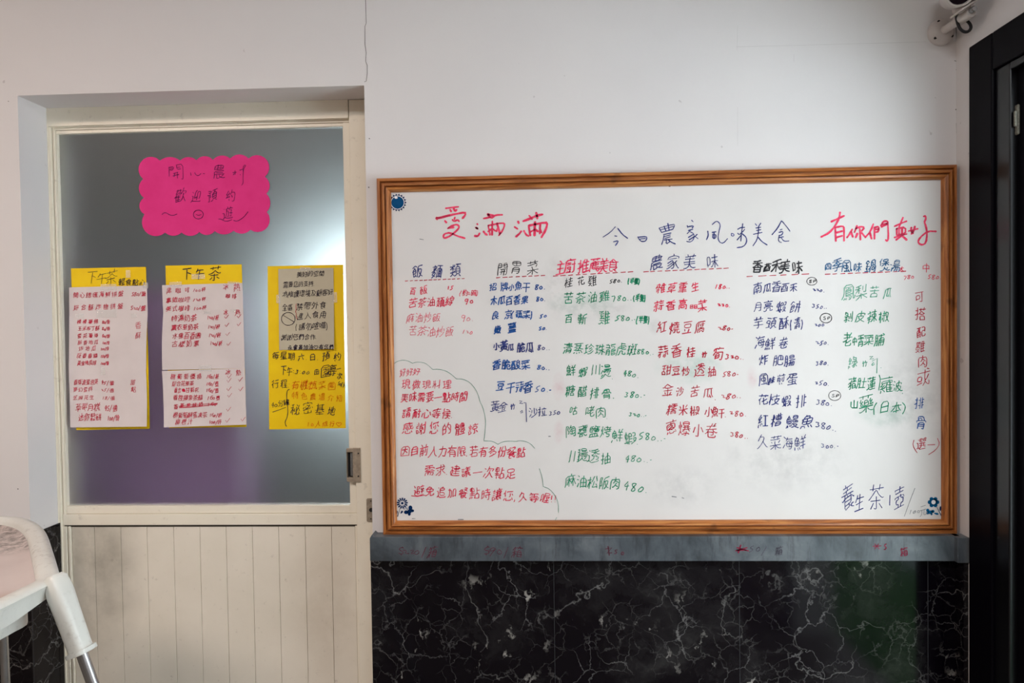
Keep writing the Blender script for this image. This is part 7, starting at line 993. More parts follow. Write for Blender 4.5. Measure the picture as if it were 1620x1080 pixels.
# column 2
wr('blue', 1.7, ('招牌', 780, 453.5, 798, 453.5, 13), ('小', 809, 454.5, 0, 0, 10), ('魚', 820, 452.5, 0, 0, 13), ('干', 832, 455, 0, 0, 15), ('80.', 854, 453.5, 860, 453.5, 10))
wr('blue', 1.8, ('木瓜百香果', 781, 476, 830, 474, 14), ('80.', 854, 473, 861, 473, 9))
wr('blue', 1.8, ('良', 783.5, 499, 0, 0, 13), ('京', 804, 498, 0, 0, 14), ('(蔬菜)', 811.5, 497.5, 842, 497.5, 13), ('50', 857, 499.5, 863, 499.5, 8))
wr('blue', 1.9, ('嫩', 787, 522, 0, 0, 12), ('薑', 810, 519, 0, 0, 16), ('50.', 857, 519, 864, 519, 8))
wr('navy', 2.0, ('小', 785, 548, 0, 0, 11), ('黃', 797, 547.5, 0, 0, 16), ('瓜', 808, 549.5, 0, 0, 11), ('脆瓜', 824, 549, 838, 550, 15), ('80..', 856, 549.6, 868, 550, 10))
wr('blue', 2.0, ('香脆酸菜', 785.5, 576.5, 831, 578, 15), ('80..', 855, 581, 868, 581, 10))
wr('blue', 2.0, ('豆', 791.5, 610.5, 0, 0, 15), ('干', 807.5, 614, 0, 0, 17), ('蒜', 821.5, 612, 0, 0, 16), ('香', 835, 613, 0, 0, 17), ('50.-', 855, 614, 869, 615, 13))
wr('navy', 1.3, ('黃', 783, 643, 0, 0, 17), ('金', 795, 644, 0, 0, 16), ('竹', 811, 643.5, 0, 0, 9), [[(822, 634), (826, 634), (822, 638), (827, 638)], [(829, 637), (832, 636.5), (833, 667)], [(823.5, 651), (826, 649), (827, 652), (824, 653)]], ('沙拉', 843, 653, 857.5, 652, 16), ('350', 873, 653, 883, 652, 9))
# column 1 notes
wr('redl', 1.3, ('好好好', 637, 589, 659, 588, 11.5))
wr('redm', 1.2, ('現做現料理', 642, 608, 707, 609, 14))
wr('red', 1.5, ('美味需要一點時間', 640, 628.5, 733, 628.5, 15))
wr('red', 1.5, ('請耐心等候.', 643, 653.5, 716, 655, 15.5))
wr('red', 1.5, ('感謝您的體諒', 645, 676.5, 748, 679.5, 17.5))
wr('red', 1.4, ('因目前人力有限.若有多份餐點', 640.5, 713, 824, 716, 16.5))
wr('red', 1.35, ('需求.建議一次點足', 679, 744, 807.6, 749, 17))
wr('red', 1.4, ('避免追加餐點時讓您,久等喔!!', 662, 776, 879, 789, 16.5), [[(651, 784), (660, 785), (672, 783)]])
wr('gline', .9, strokes(610, 560, 5.4, [(60, 95), (80, 74), (110, 58), (150, 50), (190, 57), (230, 78)], [(230, 78), (260, 68), (320, 70), (360, 90), (402, 131)], [(402, 131), (450, 128), (510, 140), (560, 170), (605, 212)], [(605, 212), (660, 212), (720, 240), (770, 300), (795, 360), (805, 405), (830, 450), (848, 520), (856, 580), (850, 660), (840, 740)], [(840, 740), (900, 742), (930, 752), (960, 770)], [(960, 770), (1000, 748), (1060, 742), (1115, 747), (1140, 738), (1190, 743), (1240, 765), (1275, 805)]),
   strokes(590, 650, 5.4, [(1422, 492), (1445, 560), (1455, 645)], [(1455, 645), (1510, 665), (1560, 725), (1585, 790), (1585, 865)], [(1570, 908), (1555, 935)]), name='cloud_outline')
# column 3
wr('black', 1.3, ('桂', 899.6, 447, 0, 0, 15), ('花', 919, 444.5, 0, 0, 13), ('雞', 937, 444.5, 0, 0, 16), ('580.', 967, 444.5, 984, 443.5, 8))
hz = '(半隻)'
wr('green', 2.0, (hz, 994.5, 444.5, 1012, 444.5, 10)); wr('green', 2.0, (hz, 1003, 471.5, 1021, 471.5, 11)); wr('green', 2.0, (hz, 1008, 506, 1027, 506, 12))
wr('green', 1.5, ('苦茶油雞', 899, 472, 956, 468.5, 17), ('780..', 975, 471, 997, 471, 12))
wr('green', 1.5, ('百', 899.6, 504.5, 0, 0, 14), ('斬', 921, 505, 0, 0, 17), ('雞', 956, 503, 0, 0, 21), ('580..', 979, 503, 1004, 502, 12))
wr('green', 1.5, ('清蒸珍珠龍虎斑', 898, 552, 999.6, 553, 18), ('880..', 1016, 556, 1030, 557, 10))
wr('green', 1.5, ('鮮', 903, 586.5, 0, 0, 17), ('蝦', 922, 589, 0, 0, 15), ('川', 942, 585, 0, 0, 18), ('燙.', 958, 587.5, 970, 592, 20), ('480.', 991, 590, 1009, 593, 11))
wr('green', 1.45, ('糖醋排骨.', 902, 619, 972, 624, 17), ('380.-', 996, 624, 1017, 624, 12))
wr('green', 1.3, ('咕', 907, 649.5, 0, 0, 14), ('咾', 933, 651, 0, 0, 17), ('肉.', 950, 652, 961, 655, 18), ('320..-', 1000, 655, 1021, 656, 9))
wr('green', 1.4, ('陶甕鹽烤', 903, 681.5, 958, 683, 18), ('鮮蝦.', 976.5, 690, 1010, 697, 20), ('580..-', 1024, 690, 1046, 692, 14))
wr('green', 1.35, ('川', 908, 722, 0, 0, 22), ('燙', 921, 720.5, 0, 0, 20), ('透', 938, 721.5, 0, 0, 22), ('抽', 958, 726, 0, 0, 18), ('480..-', 1002, 725, 1024, 726, 14))
wr('green', 1.5, ('麻油松阪肉', 902, 760.5, 973, 765, 21), ('480.', 998, 768, 1020, 772, 17))
# column 4
wr('red', 1.5, ('雜草重', 1045, 457, 1080, 455.5, 16), ('生', 1099.6, 453.7, 0, 0, 14), ('180..', 1137, 453, 1152, 453, 9))
wr('red', 1.6, ('蒜香高', 1042, 484, 1080, 482, 17), [[(1092, 487.5), (1092.3, 482.5), (1096, 482), (1096, 487.5), (1092, 487.5)], [(1093, 485), (1095.5, 484.6)], [(1098.5, 487.5), (1098.7, 482.3), (1102.6, 481.8), (1102.6, 487.3), (1098.5, 487.5)], [(1099.5, 485), (1102, 484.6)]], ('菜', 1110.7, 484, 0, 0, 18), ('220.', 1140, 482, 1154, 482, 9))
wr('redd', 1.5, ('紅燒豆腐', 1047, 518.5, 1107, 517.5, 18), ('280-', 1141, 518.5, 1158, 519, 10))
wr('redd', 1.7, ('蒜', 1048.7, 556.5, 0, 0, 19), ('香', 1070, 555.5, 0, 0, 20), ('桂', 1093, 557.5, 0, 0, 16), ('竹', 1114, 561, 0, 0, 9), ('筍', 1136, 560, 0, 0, 20), ('320..', 1155, 564, 1174, 565, 11))
wr('redd', 1.5, ('甜豆炒', 1054, 586, 1085, 587, 15), ('透', 1106, 585.5, 0, 0, 20), ('抽', 1126, 588, 0, 0, 16), ('580-', 1149, 591.5, 1166, 591, 11))
wr('redd', 1.4, ('金', 1056, 617, 0, 0, 20), ('沙', 1075.6, 619.5, 0, 0, 14), ('苦', 1098.7, 619.5, 0, 0, 17), ('瓜.', 1120, 621.5, 1133, 626, 17), ('280..', 1150, 626, 1169, 625, 12))
wr('redd', 1.5, ('糯米椒', 1062.6, 647, 1098.7, 649.5, 16), ('小', 1121, 651, 0, 0, 15), ('魚干.', 1131, 652.5, 1148, 655, 17), ('280.', 1163, 653, 1177, 654, 12))
wr('redd', 1.45, ('蔥', 1061.7, 676.5, 0, 0, 21), ('爆', 1082, 678.5, 0, 0, 22), ('小', 1104, 680.5, 0, 0, 20), ('卷', 1124.6, 682, 0, 0, 23), ('380..', 1164, 687, 1180, 689, 11))
# column 5
def sp(cx, cy, rx, ry): return [ellipse(cx, cy, rx, ry)]+text_lines('SP', cx-3, cy, cx+3.5, cy, 6.5)
wr('navy', 1.4, ('南', 1198, 456, 0, 0, 17), ('瓜', 1213.5, 456, 0, 0, 14), ('香', 1228, 454, 0, 0, 18), ('酉禾', 1241, 455.5, 1255, 455.5, 14), ('220.', 1290, 458, 1303, 459, 8))
wr('black', 1.2, sp(1284.4, 444.8, 8, 6.2), name='circled_mark'); wr('black', 1.2, sp(1306.7, 503, 9.2, 7.6), name='circled_mark'); wr('black', 1.2, sp(1320.6, 625.5, 9.6, 7.8), name='circled_mark')
wr('navy', 1.4, ('月亮', 1199.6, 485, 1215, 484, 16), ('蝦', 1236, 486, 0, 0, 17), ('餅', 1258, 486, 0, 0, 19), ('350..', 1292, 484, 1305, 485, 9))
wr('navy', 1.5, ('芋頭酥', 1199.6, 511, 1240, 511, 17), ('(清)', 1252, 512, 1270, 512, 17), ('200', 1292, 513, 1302, 513, 8))
wr('navy', 1.4, ('海鮮', 1201.5, 542.5, 1218, 544, 19), ('卷', 1239, 543, 0, 0, 17), ('250.', 1295, 541.5, 1310, 542, 9))
wr('navy', 1.45, ('炸', 1208, 569.5, 0, 0, 16), ('肥腸', 1231, 571, 1249, 571, 18), ('380.', 1296, 574, 1309, 574, 9))
wr('navy', 1.4, ('風', 1208, 600, 0, 0, 20), ('味', 1221, 601.5, 0, 0, 11), ('煎', 1235, 600.5, 0, 0, 16), ('蛋', 1253, 600, 0, 0, 19), ('250.', 1296, 605, 1309, 606, 10))
wr('navy', 1.45, ('花枝', 1207, 632, 1224.6, 633, 18), ('蝦', 1244, 635, 0, 0, 17), ('排', 1267, 635, 0, 0, 20), ('380.', 1298, 636, 1314, 638, 11))
wr('navy', 1.7, ('紅糟', 1207, 666, 1228, 665.6, 19), ('鰻魚', 1253, 666.5, 1276.5, 667, 22), ('380..', 1301, 672, 1319, 676, 13))
wr('navy', 1.25, ('久', 1206, 699, 0, 0, 22), ('菜海鮮', 1226.5, 700, 1265.4, 701, 21), ('300.-', 1303, 704.5, 1325, 705, 10))
# column 6
wr('redm', 1.2, ('大', 1426, 425.5, 0, 0, 8), ('780', 1434, 438, 1443, 437, 9), ('中', 1465, 424, 0, 0, 14), ('580.', 1473, 437.5, 1487, 438, 9))
wr('greenl', 1.4, ('鳳', 1342, 463, 0, 0, 25), ('梨', 1362, 463, 0, 0, 22), ('苦', 1382.6, 462, 0, 0, 18), ('瓜', 1404, 464, 0, 0, 15))
wr('green', 1.5, ('剝皮辣椒', 1342, 501.5, 1398, 501, 18))
wr('green', 1.5, ('老', 1340.5, 537, 0, 0, 22, 1, .7), ('中', 1352, 540, 0, 0, 13, 1, .6), ('青', 1361.5, 539.5, 0, 0, 18, 1, .62), ('菜脯', 1374, 538, 1391, 539, 19))
wr('greenl', 1.35, ('綠', 1349, 574, 0, 0, 17), ('竹', 1367.8, 575.5, 0, 0, 9), [[(1376, 564), (1381, 563), (1376, 568.5), (1382, 567)], [(1380, 571), (1388, 566.5), (1387, 590)], [(1379, 577), (1382, 573), (1383.5, 576), (1380, 578)], [(1393.5, 581.5)]])
wr('green', 1.5, ('豬肚蓮', 1348, 606.5, 1378, 607.5, 19), ('蘿', 1402, 609.5, 0, 0, 25), ('波.', 1419.6, 611, 1430, 617, 16), [smooth_line([(1391, 593), (1393, 600), (1391, 612), (1390, 617)])])
wr('green', 1.6, ('山', 1351, 640, 0, 0, 15), ('藥', 1369.6, 639.5, 0, 0, 27), ('(日本)', 1385, 644.5, 1432, 645, 19))
wr('redd', 1.35, ('可', 1454, 470, 0, 0, 17), ('搭', 1455.7, 497, 0, 0, 20), ('配', 1456.7, 526, 0, 0, 16), ('雞', 1455.7, 549, 0, 0, 17), ('肉', 1459.4, 572, 0, 0, 19), ('或', 1460, 598, 0, 0, 26), name='vertical_handwriting')
wr('blue', 1.5, ('排', 1454, 638, 0, 0, 18), ('骨', 1456.7, 668.5, 0, 0, 20), name='vertical_handwriting')
wr('redd', 1.2, ('選', 1457, 702, 0, 0, 18), [[(1467.5, 703.5), (1479, 703)]], [smooth_line([(1446, 696), (1443.5, 704), (1451, 716)]), smooth_line([(1483, 693), (1487, 702), (1480, 712), (1469, 719)])])
wr('navy', 1.4, ('養', 1341, 787, 0, 0, 41, 1, .5), ('生', 1359.4, 795, 0, 0, 26, 1, .6), ('茶', 1385.5, 788, 0, 0, 41, 1, .6), ('壺', 1422.5, 788, 0, 0, 34, 1, .5), [[(1408, 783), (1407.5, 799)]])
wr('gray', 1.0, [[(1447.4, 772), (1441, 788), (1430.7, 816.5)]], ('100', 1441, 809, 1454, 808, 9), ('元', 1460, 808, 0, 0, 18, 1, .6))
wr('gray', 1.4, [[(664, 378), (670, 379)], [(725, 821.5), (733, 821.5)], [(652, 820), (657, 820)], [(1063, 785), (1070, 786)], [(1079, 787), (1082, 788)], [(868, 690), (871, 690)]], name='stray_marks')
wr('black', 2.6, [[(616, 304.5)], [(1058.5, 293.5)], [(1492.5, 285.5)], [(625.5, 821)], [(1493, 816)]], name='tack')
# printed corner decals
def poly_obj(name, polys, mat, off, parent=board):
    V = []; F = []
    for p in polys:
        b = len(V)
        for (x, y) in p: V.append(tuple(at_y(x, y, yS-off)))
        F.append([b+k for k in range(len(p))])
    return mesh_obj(name, V, F, mat, parent)
def disc(cx, cy, r, n=28, ry=None): return [(cx+r*math.cos(2*math.pi*k/n), cy+(ry or r)*math.sin(2*math.pi*k/n)) for k in range(n)]
def petal(cx, cy, a, r0, r1, w):
    out = []
    for k in range(13):
        t = k/12*math.pi
        out.append((r0+(r1-r0)*.5*(1-math.cos(t)), w*math.sin(t)**.8*(.55+.45*(1-math.cos(t))/2)))
    out += [(x, -y) for x, y in out[-2:0:-1]]
    return [(cx+x*math.cos(a)-y*math.sin(a), cy+x*math.sin(a)+y*math.cos(a)) for x, y in out]
sx, sy = 629, 320.3
sun = poly_obj('corner_decal', [[(sx+11.6*math.cos(a), sy+11.6*math.sin(a)) for a in [2*math.pi*k/36 for k in range(36)]]]+[[(sx+14.4*math.cos(a), sy+14.4*math.sin(a)), (sx+11.4*math.cos(a+.17), sy+11.4*math.sin(a+.17)), (sx+11.4*math.cos(a-.17), sy+11.4*math.sin(a-.17))] for a in [2*math.pi*k/18 for k in range(18)]], M['decal_dark'], .0004)
sun['label'] = 'blue toothed sun decal'
poly_obj('decal_ring', [disc(sx, sy, 11.0)], M['decal_white'], .0007, sun)
poly_obj('decal_core', [disc(sx, sy, 9.9)], M['decal'], .0010, sun)
poly_obj('decal_glint', [disc(626.6, 312.6, 2.6, 16, 1.7)], M['decal_white'], .0013, sun)
K = (605, 775, 21.6)
fx, fy = 605+678/21.6, 775+448/21.6
daisy = poly_obj('corner_decal', [petal(fx, fy, math.radians(-88+27.7*k), 3.6, 8.9, 1.5) for k in range(13)]+[disc(fx, fy, 2.0, 16), petal(*to_px([(490, 820)], *K)[0], math.radians(-92), 0, 5.8, 1.9), petal(*to_px([(625, 800)], *K)[0], math.radians(-55), 0, 5.2, 1.8),
       to_px([(615, 620), (590, 690), (560, 790), (530, 910), (500, 905), (540, 790), (575, 690), (595, 620)], *K)], M['decal_dark'], .0006)
daisy['label'] = 'navy daisy decal'
bf = poly_obj('corner_decal', [disc(*to_px([(955, 605)], *K)[0], 3.1, 18, 3.7), disc(*to_px([(810, 755)], *K)[0], 3.4, 18, 3.0), disc(*to_px([(1030, 705)], *K)[0], 2.4, 16, 2.2), disc(*to_px([(918, 815)], *K)[0], 2.3, 16, 2.7),
       to_px([(860, 690), (930, 640), (1010, 660), (1020, 730), (960, 790), (900, 810), (840, 780)], *K), to_px([(870, 660), (835, 635), (830, 560), (845, 560), (848, 625), (880, 650)], *K), to_px([(860, 668), (820, 642), (755, 640), (745, 672), (728, 665), (748, 628), (825, 630), (870, 660)], *K)], M['decal_dark'], .0008)
bf['label'] = 'navy butterfly decal'
K = (1455, 775, 21.6)
fx, fy = 1455+472/21.6, 775+412/21.6
fl = poly_obj('corner_decal', [disc(fx+6.1*math.cos(a), fy+5.6*math.sin(a), 3.2, 18) for a in [math.radians(60*k) for k in range(6)]]+[disc(fx, fy, 6.2, 26)], M['petal'], .0005)
fl['label'] = 'teal six-petal flower decal'
poly_obj('decal_core', [disc(fx, fy, 3.4, 24)], M['decal_white'], .0013, fl)
poly_obj('decal_stem', [to_px([(575, 575), (600, 590), (755, 880), (730, 890)], *K), petal(*to_px([(700, 715)], *K)[0], math.radians(-84), 0, 7.6, 1.7)], M['decal_dark'], .0010, fl)
bf = poly_obj('corner_decal', [disc(*to_px([(275, 690)], *K)[0], 2.4, 16, 2.7), disc(*to_px([(450, 725)], *K)[0], 2.7, 16, 2.3), disc(*to_px([(275, 790)], *K)[0], 1.8, 14), disc(*to_px([(405, 820)], *K)[0], 1.6, 14, 1.9), to_px([(250, 720), (330, 700), (430, 690), (470, 760), (400, 810), (300, 810)], *K),
       petal(*to_px([(490, 785)], *K)[0], math.radians(14), 0, 7.2, 2.0)], M['petal'], .0009)
bf['label'] = 'teal butterfly decal'

# ================================================================== PAPERS ON THE GLASS DOOR
yN = yG-.0008
def sheet_grid(name, corners, mat, parent, y0, lift, thick=.0004, nx=10, ny=14, **props):
    """paper between four photo corners (tl, tr, br, bl), lifted off its backing by lift(u, v)"""
    V = []; F = []
    for side in (0, 1):
        for j in range(ny+1):
            for i in range(nx+1):
                u, v = i/nx, j/ny
                x = (corners[0][0]*(1-u)+corners[1][0]*u)*(1-v)+(corners[3][0]*(1-u)+corners[2][0]*u)*v
                y = (corners[0][1]*(1-u)+corners[1][1]*u)*(1-v)+(corners[3][1]*(1-u)+corners[2][1]*u)*v
                p = at_y(x, y, y0)
                V.append((p.x, y0-lift(u, v)-(thick if side == 0 else 0), p.z))
    n = (nx+1)*(ny+1)
    for j in range(ny):
        for i in range(nx):
            a = j*(nx+1)+i
            F.append([a, a+nx+1, a+nx+2, a+1]); F.append([n+a, n+a+1, n+a+nx+2, n+a+nx+1])
    rim = [i for i in range(nx+1)]+[j*(nx+1)+nx for j in range(1, ny+1)]+[ny*(nx+1)+i for i in range(nx-1, -1, -1)]+[j*(nx+1) for j in range(ny-1, 0, -1)]
    for a, b in zip(rim, rim[1:]+rim[:1]): F.append([a, b, n+b, n+a])
    o = mesh_obj(name, V, F, mat, parent, smooth=False, **props)
    return o
def surf(corners, y0, lift, thick=.0004):
    (xa, ya), (xb, yb), (xc, yc), (xd, yd) = corners
    def f(px, py):
        v = min(1, max(0, (py-(ya+yb)/2)/((yc+yd)/2-(ya+yb)/2)))
        l = xa+(xd-xa)*v; r = xb+(xc-xb)*v
        u = min(1, max(0, (px-l)/(r-l)))
        return y0-lift(u, v)-thick-.0009
    return f
flat = lambda u, v: 0.0
def tape(parent, x0, y0, x1, y1, y): 
    c = [at_y(x0, y0, y), at_y(x1, y0+R.uniform(-1, 1), y), at_y(x1+.5, y1, y), at_y(x0, y1+R.uniform(-1, 1), y)]
    V = [tuple(p) for p in c]+[(p.x, p.y+.0002, p.z) for p in c]
    mesh_obj('tape', V, [[0, 1, 2, 3], [7, 6, 5, 4], [0, 4, 5, 1], [1, 5, 6, 2], [2, 6, 7, 3], [3, 7, 4, 0]], M['tape'], parent)
class Poster:
    def __init__(s, label, corners, mat='yellow'):
        p = at_y((corners[2][0]+corners[3][0])/2, corners[2][1], yN)
        s.root = empty('menu_poster', (p.x, yN, p.z), label=label, category='poster', group='yellow posters taped to the glass door')
        s.card = sheet_grid('backing_card', corners, M[mat], s.root, yN, flat, .0008, 2, 2)
        s.cf = surf(corners, yN, flat, .0008)
    def sheet(s, corners, lift, mat='white_paper', k=0):
        y0 = yN-.0020-.0006*k
        o = sheet_grid('paper_sheet', corners, M[mat], s.root, y0, lift)
        return o, surf(corners, y0, lift)
def pen(parent, f, colr, width, *segs, **kw):
    lines = []; price = []
    for q in segs:
        if isinstance(q, tuple) and isinstance(q[0], str):
            if q[0][0].isdigit(): price += text_lines(*q)
            else: lines += text_lines(*q)
        else: lines += q
    ribbon('handwritten_line', lines, width*.88, M[colr], parent, f, **kw)
    ribbon('handwritten_price', price, min(width, 1.0), M[colr], parent, f, **kw)
def cr(ox, oy, s): return lambda x, y: (ox+x/s, oy+y/s)
def seg(c, txt, xa, ya, xb, yb, h, wild=1): a = c(xa, ya); b = c(xb, yb); return (txt, a[0], a[1], b[0], b[1], h, wild)
def tick(c, x, y, k=1.0): x, y = c(x, y); return [[(x-2.4*k, y-.6*k), (x-.8*k, y+2.4*k), (x+3.6*k, y-3.4*k)]]

# --- poster of light snacks
P1 = Poster('leftmost yellow poster on the door, snack prices in red on white sheets', [(112.5, 424.5), (231, 422), (237, 678), (121, 680)])
c = cr(95, 410, 7.7125); c2 = cr(95, 545, 7.7125)
pen(P1.root, P1.cf, 'ink', 1.0, seg(c, '下', 385, 220, 0, 0, 20), seg(c, '午', 505, 235, 0, 0, 19), seg(c, '茶', 622, 225, 0, 0, 23))
pen(P1.root, P1.cf, 'ink', 1.3, seg(c, '輕食點心', 750, 278, 1000, 292, 11))
s1, f1 = P1.sheet([(109.5, 454.5), (233.5, 451.5), (234, 497), (110, 498.5)], lambda u, v: .0006+.002*u*u*(1-v), k=0)
s2, f2 = P1.sheet([(110, 498.5), (234, 496.5), (231.5, 584.5), (109, 586)], lambda u, v: .0006+.003*math.sin(math.pi*v)*u, k=1)
s3, f3 = P1.sheet([(109, 586), (231, 584.5), (236, 673.5), (113, 675.5)], lambda u, v: .0006+.012*v*v*(.35+.65*u), k=2)
pen(s1, f1, 'pred', 1.05, seg(c, '開心總匯海鮮拼盤', 190, 440, 740, 425, 9), seg(c, '580/盤', 890, 425, 1020, 422, 8))
pen(s1, f1, 'pred', 1.05, seg(c, '綜合酥炸物拼盤', 195, 592, 735, 575, 9), seg(c, '520/盤', 880, 592, 1015, 595, 8.5))
for (t, x0, x1, y, pr) in (('棒棒薯條', 232, 438, 765, '80/份'), ('玉米布丁酥', 240, 455, 848, '80/份'), ('雪花薯條', 235, 440, 935, '80/份'), ('酥香地瓜', 240, 440, 1018, '100/份')):
    pen(s2, f2, 'predl' if y > 1000 else 'pred', .95, seg(c, t, x0, y, x1, y-4, 7), seg(c, pr, 525, y, 590, y, 6))
for (t, x0, x1, y, pr) in (('炸地瓜', 255, 410, 50, '100/份'), ('蒜香香腸', 230, 430, 138, '150/份'), ('黃金地瓜球', 232, 420, 225, '100/份')):
    pen(s2, f2, 'predl' if y < 100 else 'pred', 1.0, seg(c2, t, x0, y, x1, y, 7.5), seg(c2, pr, 505, y, 580, y, 6))
pen(s2, f2, 'predl', .9, seg(c, '香', 952, 810, 0, 0, 11), seg(c, '酥', 950, 932, 0, 0, 10))
for (t, x0, x1, y, pr, h, xp) in (('香草波蜜泡芙', 190, 440, 460, '45/個', 8, 520), ('夢幻雪糕', 185, 370, 550, '25/個', 7.5, 520), ('芝麻花生', 182, 385, 648, '18/個', 7.5, 530), ('草莓月糕', 222, 450, 768, '45/個', 12, 560), ('迷你鬆餅', 255, 470, 888, '100/份', 12, 590)):
    pen(s3, f3, 'predl' if h < 8 else 'pred', 1.0 if h < 10 else 1.15, seg(c2, t, x0, y, x1, y-5, h), seg(c2, pr, xp, y, xp+110, y+8, h*.85))
pen(s3, f3, 'pred', .95, seg(c2, '甜', 888, 462, 0, 0, 8.5), seg(c2, '點', 895, 552, 0, 0, 9.5))
for (x0, y0, x1, y1) in ((159, 449.5, 184, 458.5), (199, 427, 206, 439), (120, 496, 132, 503), (153, 490, 184, 502), (208, 496, 216, 502), (159, 581, 166, 592), (226, 447, 234, 456)): tape(P1.root, x0, y0, x1, y1, yN-.0052)

# --- poster of drinks
P2 = Poster('middle yellow poster on the door, drinks list with red tick marks', [(262, 420), (382.5, 418), (390, 675), (268, 677)])
c = cr(245, 410, 7.7125); c2 = cr(245, 545, 7.7125)
pen(P2.root, P2.cf, 'ink', 1.7, seg(c, '下', 392, 180, 0, 0, 18), seg(c, '午', 542, 182, 0, 0, 17), seg(c, '茶', 728, 178, 0, 0, 22))
s1, f1 = P2.sheet([(256.5, 451), (384, 447.5), (385, 492.5), (258.5, 496)], lambda u, v: .0006+.001*u, k=0)
s2, f2 = P2.sheet([(258.5, 496), (385, 492.5), (387.5, 582.5), (257, 585)], lambda u, v: .0006+.004*math.sin(math.pi*v)*(1-u), k=1)
s3, f3 = P2.sheet([(256.5, 586.5), (387, 582.5), (391, 671), (262.5, 675)], lambda u, v: .0006+.010*v*v*(1-.5*u), k=2)
for (t, x0, x1, y, pr, xp) in (('黑咖啡', 170, 395, 385, '100杯', 480), ('拿鐵咖啡', 165, 395, 500, '120杯', 480), ('美式咖啡', 165, 395, 604, '100杯', 488)):
    pen(s1, f1, 'pred', 1.0, seg(c, t, x0, y, x1, y-6, 9), seg(c, pr, xp, y-6, xp+115, y-14, 6.5))
pen(s1, f1, 'pred', 1.1, seg(c, '冰', 862, 338, 0, 0, 9), seg(c, '熱', 995, 345, 0, 0, 12), seg(c, '咖啡', 888, 450, 968, 452, 8))
pen(s2, f2, 'pred', 1.1, seg(c, '冰', 862, 650, 0, 0, 8.5), seg(c, '熱', 1008, 650, 0, 0, 9))
for (t, x0, x1, y, pr, xp, tk) in (('特濃奶茶', 235, 475, 722, '120/杯', 650, ((870, 705), (1022, 698))), ('薰衣草奶茶', 232, 500, 832, '120/杯', 660, ((875, 805), (1022, 796))), ('水果百香圓', 245, 530, 938, '120/杯', 670, ((885, 915),)), ('古樣奶素', 240, 505, 1035, '120/杯', 690, ((897, 1035),))):
    ticks = []
    for q in tk: ticks += tick(c, *q)
    pen(s2, f2, 'pred', 1.15, seg(c, t, x0, y, x1, y-6, 10), seg(c, pr, xp, y-14, xp+110, y-8, 8), ticks)
pen(s3, f3, 'pred', 1.15, seg(c2, '冰', 890, 338, 0, 0, 8.5), seg(c2, '熱', 1018, 342, 0, 0, 9))
for (t, x0, x1, y, pr, xp, tk) in (('樹葡萄優格', 220, 540, 390, '160/杯', 645, ((905, 388),)), ('綜合花草茶', 235, 450, 478, '160/壺', 640, ((900, 440), (1038, 428))), ('香吉', 255, 298, 560, '160/壺', 640, ((900, 543), (1045, 546))),
        ('香橙蘋果茶醋', 250, 555, 650, '160壺', 655, ((908, 622),)), ('樹葡萄酥蜜凍茶', 250, 610, 862, '160/杯', 680, ((895, 792),)), ('柳橙汁', 278, 430, 945, '100/杯', 675, ((883, 928), (1072, 912)))):
    ticks = []
    for q in tk: ticks += tick(c2, *q, 1.15)
    pen(s3, f3, 'pred', 1.0, seg(c2, t, x0, y, x1, y-4, 8.5), seg(c2, pr, xp, y-2, xp+115, y, 7.5), ticks)
pen(s3, f3, 'pred', 1.0, seg(c2, '甘菊花', 400, 556, 510, 553, 8))
pen(s3, f3, 'red', 6.4, [[c2(345, 552), c2(358, 562)]])
pen(s3, f3, 'pred', 1.1, seg(c2, '香', 255, 760, 0, 0, 8), seg(c2, '草莓味奶', 330, 745, 560, 730, 7), seg(c2, '160', 660, 728, 740, 722, 7), [[c2(295, 752), c2(400, 735), c2(600, 722), c2(765, 715)], [c2(298, 770), c2(420, 766), c2(600, 748), c2(760, 728)], [c2(300, 745), c2(302, 772)], [c2(310, 760), c2(500, 746), c2(762, 720)]])
for (x0, y0, x1, y1) in ((303, 433, 324, 441), (268, 446, 287, 452), (360, 445, 379, 449), (288, 495, 293, 500), (322, 492, 333, 496), (364, 490, 373, 494), (315, 578, 334, 587)): tape(P2.root, x0, y0, x1, y1, yN-.0052)

# --- house rules and farm visit
P3 = Poster('rightmost yellow poster on the door, with beige note and crossed circle', [(423.5, 421), (543, 418.5), (547, 677), (426, 679)])
c = cr(410, 410, 7.713); c2 = cr(410, 545, 7.713)
s1, f1 = P3.sheet([(440.5, 425.5), (527.5, 423.5), (529.5, 551.5), (442, 553.5)], lambda u, v: .0006+.012*max(0, u*.6+v-.9)**2, 'beige_paper')
for q in (seg(c, '美好的空間', 490, 188, 760, 172, 9), seg(c, '需要您的支持.', 322, 312, 670, 298, 9.5), seg(c, '為維護環境及顧客好', 315, 430, 870, 402, 10), seg(c, '謝謝您們合作.', 300, 955, 700, 950, 9)):
    pen(s1, f1, 'ink', 1.05, q)
pen(s1, f1, 'ink', 1.1, seg(c, '全區.', 312, 590, 420, 590, 11), [ellipse(*c(355, 727), 10.8, 10.2)], [[c(295, 685), c(425, 762)]])
pen(s1, f1, 'pred', 1.0, [smooth_line([c(453, 545), c(445, 575), c(455, 610), c(442, 640), c(455, 665), c(450, 710), c(468, 730)])])
pen(s1, f1, 'ink', 1.1, seg(c, '禁帶外食', 492, 578, 775, 562, 11.5))
pen(s1, f1, 'ink', 1.1, seg(c, '進入食用', 497, 700, 780, 672, 11))
pen(s1, f1, 'ink', 1.1, seg(c, '(請勿喧嘩)', 455, 822, 835, 812, 12))
pen(s1, f1, 'ink', 1.2, seg(c2, '永會員加油♡有您們', 378, 38, 880, 30, 8))
pen(P3.root, P3.cf, 'ink', 1.4, seg(c2, '每星期', 200, 132, 392, 142, 12), seg(c2, '六.日.', 510, 152, 720, 158, 11), seg(c2, '預約', 812, 146, 950, 155, 13))
